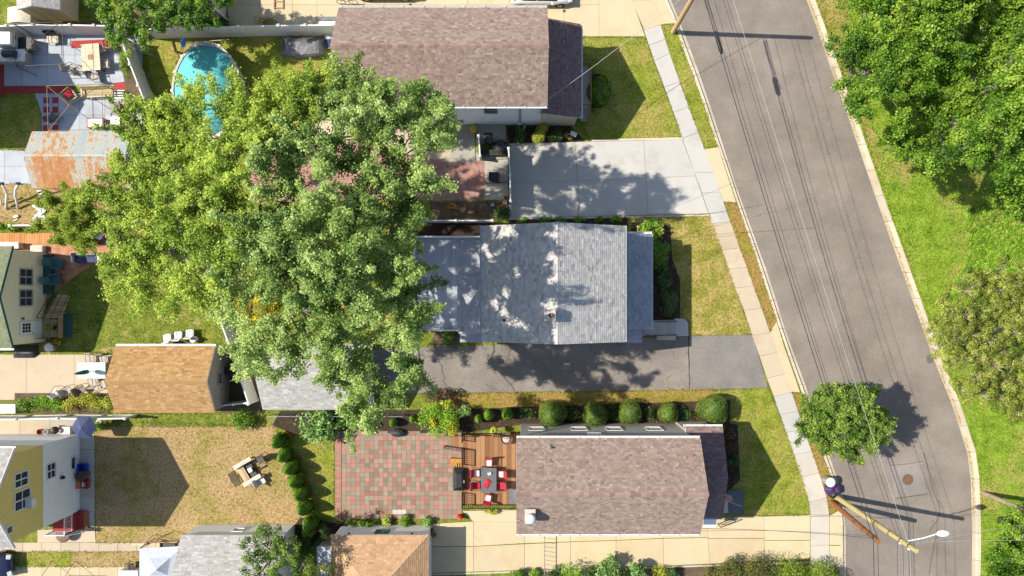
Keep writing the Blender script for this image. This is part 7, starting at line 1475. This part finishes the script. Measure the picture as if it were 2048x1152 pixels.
wire('dark service wire from the short old pole over the tan driveway', at(po0, po1, 0.93), P(1400,1057,5.6), 0.014, 'wire', 0.4, 'service_wire', gs); wire('lower dark service wire over the tan driveway', at(po0, po1, 0.88), P(1402,1062,5.2), 0.010, 'wire', 0.5, 'service_wire', gs)
wire('thin wire from the pale yellow pole to the far verge', at(ps0, ps1, 0.88), pf1-Vector((0, 0, 0.4)), 0.010, 'wire_light', 0.3, 'service_wire', gs); wire('upper thin wire from the street light pole to the right edge', at(ps0, ps1, 0.92), P(2075,1046,7.5), 0.009, 'wire_light', 0.2, 'service_wire', gs)
# barrel and bags at the foot of the poles
barrel('rubbish_barrel', 'grey barrel with a white lid standing at the kerb', 1662, 965, 0.33, 0.95, 'metal', 'white', z0=0.01)
t = thing('rubbish_bag', 'dark purple rubbish bags heaped between the barrel and the poles', 'bag', P(1665, 978)); gr = random.Random(12)
for i, (x, y, r_) in enumerate(((1661,977,0.42),(1672,979,0.38),(1666,985,0.40))):
    c = P(x, y, 0.3); m = MB(); m.lathe([(0.1, 0.01), (r_, 0.14), (r_*1.02, 0.34), (r_*0.6, 0.56), (0.05, 0.66)], 11, (c.x, c.y, 0)); m.v = [(a+gr.uniform(-.05, .05), b+gr.uniform(-.05, .05), z+gr.uniform(-.04, .04)*(z > 0.1)) for a, b, z in m.v]; m.build('bag', M['purple'] if i < 2 else M['black'], t)
t = thing('road_sign', 'thin grey street sign pole on the far verge beside the trees', 'sign', P(1768, 299)); b = P(1800,287,2.6); m = MB(); m.tube([P(1768,299), b], 0.03, 6); m.build('post', M['metal'], t); m = MB(); m.obox(b+Vector((0, 0, -0.2)), 0.03, 0.45, 0.5, 0.6); m.build('plate', M['steel_light'], t)
# ================================================================ planting
sg = 'clipped round shrubs along the asphalt driveway'
topiary('round_shrub', 'large clipped round shrub, leftmost of the five beside the grey wall', 1104, 828, 1.02, 2.1, M['leaf_hedge'], 1, 6500, 0.075, group=sg, cone=0.12)
topiary('round_shrub', 'clipped round shrub second from the left in the row by the grey wall', 1190, 828, 0.92, 2.0, M['leaf_hedge'], 2, 5500, 0.075, group=sg, cone=0.12)
topiary('round_shrub', 'clipped round shrub in the middle of the row by the grey wall', 1260, 824, 0.90, 1.9, M['leaf_hedge'], 3, 5500, 0.075, group=sg, cone=0.12)
topiary('round_shrub', 'smallest clipped round shrub, fourth in the row by the grey wall', 1336, 826, 0.76, 1.8, M['leaf_hedge'], 4, 4600, 0.075, group=sg, cone=0.15)
topiary('round_shrub', 'largest clipped round shrub at the lawn corner, rightmost of the row', 1426, 817, 1.08, 2.2, M['leaf_hedge'], 5, 7000, 0.075, group=sg)
cg = 'small bright conical shrubs along the deck'
for i, (x, y, r_, lab) in enumerate(((957,838,0.32,'small bright green cone, leftmost of the three by the deck'),(977,830,0.44,'bright green cone in the middle of the three by the deck'),(1015,828,0.52,'largest bright green cone, rightmost of the three by the deck'))): topiary('conical_shrub', lab, x, y, r_, 1.6, M['leaf_arbor'], 20+i, 3200, 0.07, group=cg, cone=0.45)
for i, (x, y, r_, lab) in enumerate(((683,845,0.45,'low bright mound at the left end of the patio bed'),(736,850,0.30,'small green cone below the maple in the patio bed'),(786,845,0.34,'green cone near the dark cover in the patio bed'),(826,838,0.34,'green cone just left of the yellow flowering bush'),(712,850,0.28,'tiny green cone beside the bright mound'))): topiary('conical_shrub', lab, x, y, r_, 1.1, M['leaf_arbor'], 30+i, 2400, 0.07, group='cones in the patio bed', cone=0.4, sx=1.3 if i == 0 else 1)
ag = 'arborvitae hedge between the straw lawn and the patio'
names = ['topmost', 'second', 'third', 'fourth', 'fifth', 'sixth', 'seventh']
for i, (x, y) in enumerate(((556,884),(568,912),(580,937),(590,962),(600,987),(607,1017),(618,1048))):
    topiary('arborvitae', names[i] + ' arborvitae from the top of the slanting hedge', x, y, 0.68, 2.1, M['leaf_arbor'], 40+i, 4400, 0.08, group=ag, cone=0.75, rough=0.1)
for i, (x, y) in enumerate(((574,871),(592,920),(601,946),(610,966),(616,990),(622,1008),(634,1058))): bush('red_flowers', ['red flowers at the top end of the slanting hedge', 'red flowers below the second arborvitae', 'red flowers below the third arborvitae', 'red flowers beside the fourth arborvitae', 'red flowers beside the fifth arborvitae', 'red flowers beside the sixth arborvitae', 'red flowers at the foot of the slanting hedge'][i], x, y, 0.42, 0.4, M['leaf_arbor'], 60+i, 160, 0.08, flower='petal_red', fl_n=130, fl_size=0.10, group='red flowers along the slanting hedge', cat='flowers', lumps=5)
# bed by the hip roofed garage
for i, (x, y, r_, mt, fl, lab) in enumerate(((724,1046,0.36,'leaf_bright',None,'small bright plant at the left of the garage window'),(711,1060,0.5,'leaf_lime',None,'yellow green plant at the left corner of the hip roofed garage'),(738,1051,0.34,'leaf_bright',None,'small plant just left of the yellow flowers'),(775,1046,0.62,'leaf_lime','petal_white','pale yellow flowering plant above the garage window'),(812,1042,0.5,'leaf_arbor',None,'green leafy plant above the hip roofed garage'),(851,1044,0.55,'leaf_big',None,'grey green plant in a ring by the tan driveway'))):
    bush('garden_plant', lab, x, y, r_, 0.7, M[mt], 80+i, 500, 0.11, flower=fl, fl_n=120, group='plants above the hip roofed garage')
bush('red_plant', 'potted plant with red leaves at the corner of the paver patio', 922, 1034, 0.30, 0.6, M['petal_red'], 90, 260, 0.11, pot=(0.18, 0.3, 'black'), cat='plant')
bush('pink_flowers', 'red pink flowers at the garage corner beside the shaded concrete', 864, 1066, 0.42, 0.6, M['leaf_dark'], 91, 240, 0.09, flower='petal_red', fl_n=26, fl_size=0.16, cat='flowers')
bush('deck_planter', 'window box of yellow green plants below the deck railing', 981, 1023, 0.40, 0.5, M['leaf_lime'], 92, 500, 0.09, rx=2.0, ry=0.5, cat='plant', lumps=9)
bush('rail_planter', 'lime green trailing plant on the deck railing', 985, 861, 0.36, 0.5, M['leaf_lime'], 93, 420, 0.12, z0=0.9, rx=1.2, ry=0.6, cat='plant', stems=True)
t = thing('black_pot', 'empty black pot at the corner of the paver patio', 'pot', P(685, 1054)); c = P(685,1054,0.4); m = MB(); m.lathe([(0.2, 0.02), (0.3, 0.45), (0.33, 0.45), (0.33, 0.40)][:3] + [(0.27, 0.45), (0.2, 0.1)], 16, (c.x, c.y, 0)); m.build('body', M['black'], t); m = MB(); m.lathe([(0.25, 0.32), (0.001, 0.33)], 14, (c.x, c.y, 0)); m.build('soil', M['mulch'], t)
bush('thin_shrub', 'thin leafed shrub casting shade on the paver patio corner', 700, 1043, 0.4, 1.0, M['leaf_dark'], 94, 260, 0.07, cat='shrub')
for i, (x, y, r_, mt, lab) in enumerate(((615,1062,0.6,'leaf_bright','bright bush below the slanting hedge'),(650,1062,0.7,'leaf_dark','dark bush left of the hip roofed garage'),(640,1080,0.6,'leaf_dark','dark low bush above the blue grey lean-to'),(610,1090,0.8,'leaf_dark','dark shrub against the light grey garage end'))): bush('bush', lab, x, y, r_, 1.0, M[mt], 100+i, 900, 0.09, group='bushes below the slanting hedge')
# the bed above the patio
bush('yellow_bush', 'large yellow and green flowering bush above the patio steps', 878, 838, 1.55, 1.8, M['leaf_bright'], 110, 3800, 0.10, lumps=18, cat='shrub', rx=1.1, ry=0.9)
bush('yellow_flowers', 'bright yellow flower cluster at the lower right of the flowering bush', 900, 855, 0.75, 1.9, M['leaf_yellow'], 111, 1300, 0.10, lumps=9, cat='flowers'); bush('yellow_flowers', 'bright yellow flower cluster at the lower left of the flowering bush', 862, 846, 0.42, 1.9, M['leaf_yellow'], 112, 500, 0.10, lumps=5, cat='flowers'); bush('yellow_flowers', 'pale yellow flower cluster at the top of the flowering bush', 893, 808, 0.5, 1.9, M['leaf_lime'], 113, 600, 0.10, lumps=6, cat='flowers')
bush('plum_bush', 'dark plum leafed bush at the edge of the asphalt driveway', 876, 790, 1.1, 1.5, M['leaf_plum'], 114, 1700, 0.10, lumps=12, rx=1.2, ry=0.7)
bush('fig_shrub', 'large pale green broad leafed shrub below the pale garage', 640, 850, 1.6, 1.9, M['leaf_big'], 115, 1500, 0.24, lumps=16, rx=1.1, ry=0.85, aspect=0.6); 
bush('bush', 'small leafy bush at the right of the tan garage below the fence', 482, 838, 0.95, 1.3, M['leaf_arbor'], 116, 1500, 0.11, lumps=10); bush('green_shrub', 'blue green shrub right of the yellow flowering bush', 926, 822, 0.6, 1.5, M['leaf_big'], 117, 800, 0.10)
for i, x in enumerate((1052, 1146, 1228, 1296, 1370)): bush('low_shrub', ['dark low shrub left of the largest left topiary', 'dark low shrub between the first and second topiary', 'dark low shrub between the second and third topiary', 'dark low shrub between the third and fourth topiary', 'dark low shrub between the fourth topiary and the corner one'][i], x, 826, 0.75, 0.9, M['leaf_dark'], 120+i, 700, 0.08, group='dark shrubs between the topiary', rx=1.1)
# north side
topiary('round_shrub', 'round green shrub in the mulch bed beside the brown porch railing', 1198, 183, 0.95, 1.5, M['leaf_arbor'], 130, 5200, 0.10, rough=0.12, sx=0.8, sy=1.1)
bush('yellow_shrub', 'golden yellow green shrub above the pale driveway', 1079, 264, 0.75, 1.3, M['leaf_lime'], 131, 2600, 0.07, lumps=10, rx=0.85, ry=1.2); bush('dark_shrub', 'dark shrub left of the golden shrub', 1035, 270, 0.7, 1.1, M['leaf_dark'], 132, 1300, 0.08); bush('dark_shrub', 'dark shrub right of the golden shrub', 1112, 268, 0.65, 1.1, M['leaf_dark'], 133, 1200, 0.08); bush('brown_shrub', 'brownish shrub by the white mailbox', 1135, 275, 0.4, 0.7, M['leaf_autumn'], 134, 400, 0.07); bush('dark_shrub', 'dark green shrub at the foot of the driveway gate', 1003, 425, 0.75, 1.2, M['leaf_dark'], 135, 1600, 0.09)
for i, x in enumerate((1045, 1090, 1118, 1160, 1200, 1232)): bush('edge_plant', ['first green tuft from the gate along the driveway edge', 'second green tuft from the gate', 'third green tuft from the gate', 'fourth green tuft from the gate', 'fifth green tuft from the gate', 'last green tuft before the front lawn'][i], x, 440-i*0.6, 0.42, 0.5, M['leaf_bright'] if i % 2 else M['leaf_arbor'], 140+i, 260, 0.10, rx=1.5, ry=0.6, group='green tufts along the driveway edge', cat='plant')
# front of the main house
bush('hydrangea', 'bright green hydrangea at the top corner of the grey front roof', 1300, 462, 1.05, 1.1, M['leaf_bright'], 150, 1800, 0.13, lumps=12, flower='petal_pink', fl_n=60, fl_size=0.16); bush('green_shrub', 'dense green shrub against the grey front roof', 1318, 505, 1.15, 1.3, M['leaf_arbor'], 151, 3600, 0.09, lumps=16, rx=0.8, ry=1.2); bush('dark_shrub', 'dark white flowered shrub below the dense green one', 1330, 555, 0.9, 1.0, M['leaf_dark'], 152, 1500, 0.10, lumps=12, rx=0.6, ry=1.3, flower='petal_white', fl_n=60, fl_size=0.07); bush('dark_shrub', 'dark green shrub beside the front steps', 1338, 605, 0.95, 1.1, M['leaf_dark'], 153, 2000, 0.09, lumps=12, rx=0.7, ry=1.3, vbase=0.65)
for i, (x, y) in enumerate(((1462,868),(1466,895),(1468,925),(1460,955))): bush('red_leaf_shrub', ['reddish dark shrub at the top of the row by the porch', 'reddish dark shrub second in the row by the porch', 'reddish dark shrub third in the row by the porch', 'reddish dark shrub nearest the doorstep'][i], x, y, 0.62, 0.9, M['leaf_plum'] if i != 2 else M['leaf_dark'], 160+i, 900, 0.08, group='shrubs in front of the porch', flower='petal_pink' if i == 0 else None, fl_n=18)
# bottom edge
for i, (x, y, r_, mt, lab, hh) in enumerate(((1070,1150,0.5,'leaf_arbor','small green plant left of the drive gate at the bottom edge',0.7),(1145,1148,0.95,'leaf_bright','bright round shrub at the bottom edge beside the drive gate',2.0),(1215,1142,1.15,'leaf_big','broad leafed green plant at the bottom edge, left one',2.2),(1275,1144,0.8,'leaf_big','broad leafed green plant at the bottom edge, right one',2.2),(1318,1150,0.8,'leaf_lime','cream variegated shrub at the bottom edge',1.0))): bush('border_shrub', lab, x, y, r_, hh, M[mt], 170+i, 900, 0.2 if mt == 'leaf_big' else 0.11, group='shrubs along the bottom edge', lumps=11, aspect=0.5)
for i, (x, y, r_) in enumerate(((1462,1146,1.2),(1520,1143,1.4),(1585,1143,1.5),(1645,1150,1.4))): bush('border_shrub', ['reddish green bush at the bottom edge nearest the cream shrub', 'reddish green bush at the bottom edge, second', 'yellow green bush at the bottom edge before the sidewalk', 'yellow green bush over the sidewalk at the bottom edge'][i], x, y, r_, 2.3, M['leaf_rust'] if i < 2 else M['leaf_feather'], 180+i, 3000, 0.085, group='bushes by the bottom sidewalk', lumps=14)
for i, (x, y, r_, mt) in enumerate(((52,806,0.75,'leaf_arbor'),(82,806,0.85,'leaf_bright'),(112,808,0.7,'leaf_bright'),(148,806,0.85,'leaf_lime'),(182,803,0.8,'leaf_lime'),(208,808,0.75,'leaf_lime'))): bush('flower_bed_plant', ['dark green plant at the left end of the flower bed', 'bright green plant second in the flower bed', 'bright green plant in the middle of the flower bed', 'yellow plant with orange flowers in the flower bed', 'yellow green plant near the brown chairs', 'yellow green plant touching the tan garage'][i], x, y, r_, 0.9, M[mt], 190+i, 1100, 0.09, group='plants in the flower bed', lumps=10, flower='petal_red' if i in (3, 4) else None, fl_n=14, fl_size=0.13)
bush('white_flowers', 'white flowering plant beside the blue parasol', 183, 856, 0.4, 0.6, M['leaf_bright'], 200, 300, 0.10, flower='petal_white', fl_n=60); bush('leafy_plant', 'bright leafy plant right of the blue parasol', 196, 853, 0.42, 0.7, M['leaf_bright'], 201, 260, 0.14)
bush('fence_shrub', 'olive green shrub against the slanting fence on the grey patio', 252, 128, 0.85, 1.6, M['leaf_hedge'], 202, 2600, 0.09, rx=0.6, ry=1.5, lumps=14, z0=0.03, vbase=0.6); bush('fence_shrub', 'small dark shrub at the lower end of the slanting fence', 278, 214, 0.5, 0.8, M['leaf_arbor'], 203, 800, 0.09); bush('vine', 'green vine over the left end of the low fence', 10, 453, 0.75, 1.3, M['leaf_bright'], 204, 900, 0.12, rx=1.4, ry=0.5, cat='vine'); bush('potted_plant', 'potted spiky plant on the cream house steps', 101, 655, 0.35, 0.9, M['leaf_bright'], 205, 260, 0.13, z0=0.55, pot=(0.18, 0.3, 'black'), cat='plant'); bush('yellow_flowers', 'small yellow flowers below the cream house steps', 116, 684, 0.35, 0.4, M['leaf_yellow'], 206, 160, 0.09, cat='flowers')
bush('weeds', 'green weeds along the fence at the top edge, right part', 420, 42, 1.3, 0.8, M['leaf_arbor'], 207, 1400, 0.11, rx=1.5, ry=0.6, cat='weeds', lumps=12); bush('weeds', 'brown weeds at the edge of the tan concrete', 520, 42, 0.9, 0.4, M['leaf_autumn'], 208, 420, 0.09, rx=1.6, ry=0.5, cat='weeds')
bush('bed_plant', 'green plant under the rear deck corner by the asphalt', 893, 676, 0.6, 0.7, M['leaf_arbor'], 209, 600, 0.10, rx=1.4, ry=0.6, cat='plant')
# ================================================================ trees
MAPLE_L = [(310,250),(345,218),(370,190),(395,195),(425,215),(470,200),(505,200),(545,195),(590,165),(640,175),(660,190),(600,240),(560,285),(510,330),(480,400),(460,470),(440,540),(440,600),(380,605),(335,578),(290,590),(265,550),(248,520),(265,485),(290,468),(258,435),(235,390),(242,352),(268,318),(290,285)]
MAPLE_R = [(690,160),(720,190),(790,185),(850,205),(875,232),(878,275),(855,300),(862,350),(870,395),(840,425),(825,470),(805,510),(815,560),(845,600),(852,640),(825,680),(812,720),(820,765),(785,795),(770,830),(740,835),(695,815),(665,780),(645,720),(590,690),(560,650),(530,690),(535,760),(510,760),(498,700),(465,640),(440,540),(470,470),(490,400),(530,330),(580,280),(620,240),(660,190)]
gaps = [(600,318,16),(428,205,18),(398,285,14),(430,350,26),(462,388,20),(355,262,14),(690,292,12),(860,330,10),(575,728,20),(605,785,24),(555,790,18),(640,775,14),(545,505,12),(690,500,12),(475,612,26),(520,612,34),(560,600,20),(650,510,12),(350,530,12),(470,330,14)]
def zm(x, y):
    d = math.hypot((x-590)/400, (y-470)/400); z = 17.0-6.2*d*d
    if x > 700: z = max(z, 15.0 if y < 390 else 14.6 if y > 630 else 10.3)
    return max(9.0, z)
kw = dict(lobe=1.2, per_lobe=15, clump=(0.27, 0.47), leaves=112, size=0.108, fork=3.4, tw=0.018, vmix=(0.15, 0.17), spray=True, group='big maples over the back yards')
tree('maple_tree', 'huge grey green silver maple over the pale garage and the rear deck', (690,540), MAPLE_R, zm, M['leaf_silver'], 301, gaps, spacing=41, low=0.45, trunk_r=0.5, vbase=0.54, tone=lambda p: np.clip((-11.5-p[:, 0])*0.035, -0.04, 0.14), **kw)
tree('maple_tree', 'huge yellow green maple spreading over the pool and the rusty shed', (600,490), MAPLE_L, zm, M['leaf_maple'], 314, gaps, spacing=38, low=0.25, trunk_r=0.45, vbase=0.55, **kw)
tree('yellow_tree', 'small yellow leafed tree showing through a gap in the maples', (600,592), [(445,585),(500,575),(560,590),(575,620),(530,645),(470,640)], lambda x, y: 11.0, M['leaf_yellow'], 302, spacing=34, lobe=0.9, per_lobe=9, clump=(0.25, 0.42), leaves=60, size=0.11, trunk_r=0.12, fork=2.4, low=0.2, vbase=0.4, spray=True)
tree('feathery_tree', 'feathery light green tree over the low fence at the left', (150,455), [(92,408),(112,398),(150,395),(175,405),(188,432),(205,446),(185,462),(175,478),(150,480),(128,468),(105,450)], lambda x, y: 5.0-abs(x-140)*0.02, M['leaf_feather'], 303, spacing=20, lobe=0.75, per_lobe=11, clump=(0.25, 0.45), leaves=170, size=0.12, aspect=0.45, trunk_r=0.14, fork=1.5, low=0.3, up=0.6, vbase=0.62, spray=True)
tree('street_tree', 'small round green street tree on the verge beside the road', (1626,838), [(1614,832),(1622,800),(1645,782),(1658,770),(1700,782),(1730,798),(1754,820),(1760,850),(1748,882),(1724,904),(1688,902),(1652,888),(1625,874),(1610,856)], lambda x, y: 6.2-0.0003*((x-1685)**2+(y-845)**2)*0.6, M['leaf_street'], 304, spacing=19, lobe=0.62, per_lobe=15, clump=(0.22, 0.34), leaves=60, size=0.105, trunk_r=0.13, fork=1.9, low=0.6, spray=True)
def zo(x, y): return 9.5 + 2.0*math.sin(x*0.021+y*0.013) + max(0, (x-1800))*0.004
og = 'trees across the road'
tree('oak_tree', 'leafy bright green tree nearest the road across the street', (1700,165), [(1715,20),(1730,-40),(1820,-60),(1880,20),(1890,110),(1850,190),(1790,205),(1765,170),(1735,195),(1705,212),(1690,195),(1695,175),(1720,150),(1712,110),(1725,80)], zo, M['leaf_oak'], 305, [(1755,205,10)], spacing=36, lobe=1.2, per_lobe=15, clump=(0.28, 0.52), leaves=90, size=0.13, trunk_r=0.3, fork=2.6, group=og, spray=True)
tree('oak_tree', 'leafy bright green tree below the first across the street', (1830,300), [(1805,230),(1850,205),(1930,215),(1990,235),(1980,280),(1945,305),(1905,318),(1870,335),(1840,320),(1815,300),(1795,275),(1790,250)], zo, M['leaf_oak'], 306, spacing=35, lobe=1.1, per_lobe=15, clump=(0.28, 0.5), leaves=90, size=0.13, trunk_r=0.26, fork=2.4, group=og, spray=True)
tree('oak_tree', 'tall yellow green tree in the top right corner', (1880,110), [(1895,-60),(2060,-70),(2110,30),(2110,200),(2040,225),(1960,205),(1900,170),(1900,80)], lambda x, y: zo(x, y)+1.5, M['leaf_oak'], 307, [(1935,130,22),(1960,60,14)], spacing=36, lobe=1.2, per_lobe=15, clump=(0.28, 0.52), leaves=90, size=0.13, trunk_r=0.3, fork=2.8, group=og, vbase=0.56, spray=True)
tree('oak_tree', 'green tree at the right edge beside the ground cover', (1935,330), [(2015,250),(2100,230),(2120,400),(2060,415),(2030,400),(2005,375),(1998,340),(2005,300)], zo, M['leaf_oak'], 308, spacing=36, lobe=1.1, per_lobe=15, clump=(0.28, 0.5), leaves=90, size=0.13, trunk_r=0.24, fork=2.4, group=og, spray=True)
tree('pine_tree', 'pale olive conifer with bare grey branches at the right edge', (1960,655), [(1895,600),(1930,560),(1990,545),(2090,540),(2120,640),(2120,790),(2040,820),(1975,815),(1920,780),(1885,730),(1880,660)], lambda x, y: 8.5-0.00011*((x-2000)**2+(y-680)**2), M['leaf_pine'], 309, spacing=31, lobe=1.05, per_lobe=15, clump=(0.20, 0.38), leaves=120, size=0.15, aspect=0.26, bark='bark_pale', trunk_r=0.25, fork=3.0, low=0.4, tw=0.020, up=0.3, group=og)
tree('oak_tree', 'green tree in the bottom right corner', (2000,1040), [(2000,1050),(2040,1030),(2120,1030),(2120,1230),(2000,1230),(1985,1160),(1995,1100)], lambda x, y: 7.0, M['leaf_oak'], 310, spacing=34, lobe=1.0, per_lobe=13, clump=(0.26, 0.46), leaves=85, size=0.12, trunk_r=0.2, fork=2.2, group=og, spray=True)
tree('corner_tree', 'green leafy tree hanging over the white fence at the top left', (290,45), [(190,20),(200,-50),(340,-60),(430,-30),(450,15),(420,40),(370,45),(330,55),(290,85),(255,80),(240,60),(205,55)], lambda x, y: 5.2, M['leaf_oak'], 311, spacing=32, lobe=0.9, per_lobe=11, clump=(0.25, 0.42), leaves=90, size=0.13, trunk_r=0.16, fork=1.8, low=0.4)
tree('garden_tree', 'loose green tree over the light grey garage at the bottom', (580,1080), [(480,1135),(515,1085),(545,1060),(575,1075),(600,1110),(612,1150),(600,1230),(490,1230)], lambda x, y: 5.5, M['leaf_street'], 312, spacing=30, lobe=0.9, per_lobe=10, clump=(0.22, 0.42), leaves=75, size=0.11, trunk_r=0.13, fork=1.8, low=0.4)
tree('young_tree', 'thin leafed small tree left of the hip roofed garage', (650,1120), [(600,1130),(640,1120),(665,1145),(650,1230),(600,1230)], lambda x, y: 3.6, M['leaf_lime'], 313, spacing=26, lobe=0.6, per_lobe=8, clump=(0.2, 0.34), leaves=50, size=0.09, trunk_r=0.07, fork=1.2, low=0.2)
for i, (x, y, r_, mt) in enumerate(((1035,1152,0.6,'leaf_arbor'),(1110,1152,0.7,'leaf_dark'),(1180,1152,0.7,'leaf_dark'),(1245,1156,0.8,'leaf_dark'),(1350,1152,0.6,'leaf_dark'),(1420,1150,0.8,'leaf_rust'),(1492,1152,0.9,'leaf_dark'),(1552,1152,0.9,'leaf_dark'),(1615,1153,0.9,'leaf_dark'),(1672,1152,0.7,'leaf_rust'))):
    bush('border_shrub', ['low green clump at the left end of the bottom border', 'dark clump left of the bright round shrub in the bottom border', 'dark clump right of the bright round shrub in the bottom border', 'dark clump between the two broad leafed plants', 'dark clump right of the cream variegated shrub', 'rusty green clump at the left of the reddish bushes', 'dark clump between the two reddish bushes', 'dark clump right of the reddish bushes', 'dark clump between the two yellow green bushes', 'rusty clump at the kerb end of the bottom border'][i], x, y, r_, 1.2, M[mt], 400+i, 1200, 0.09, group='dark clumps in the bottom border', lumps=10)
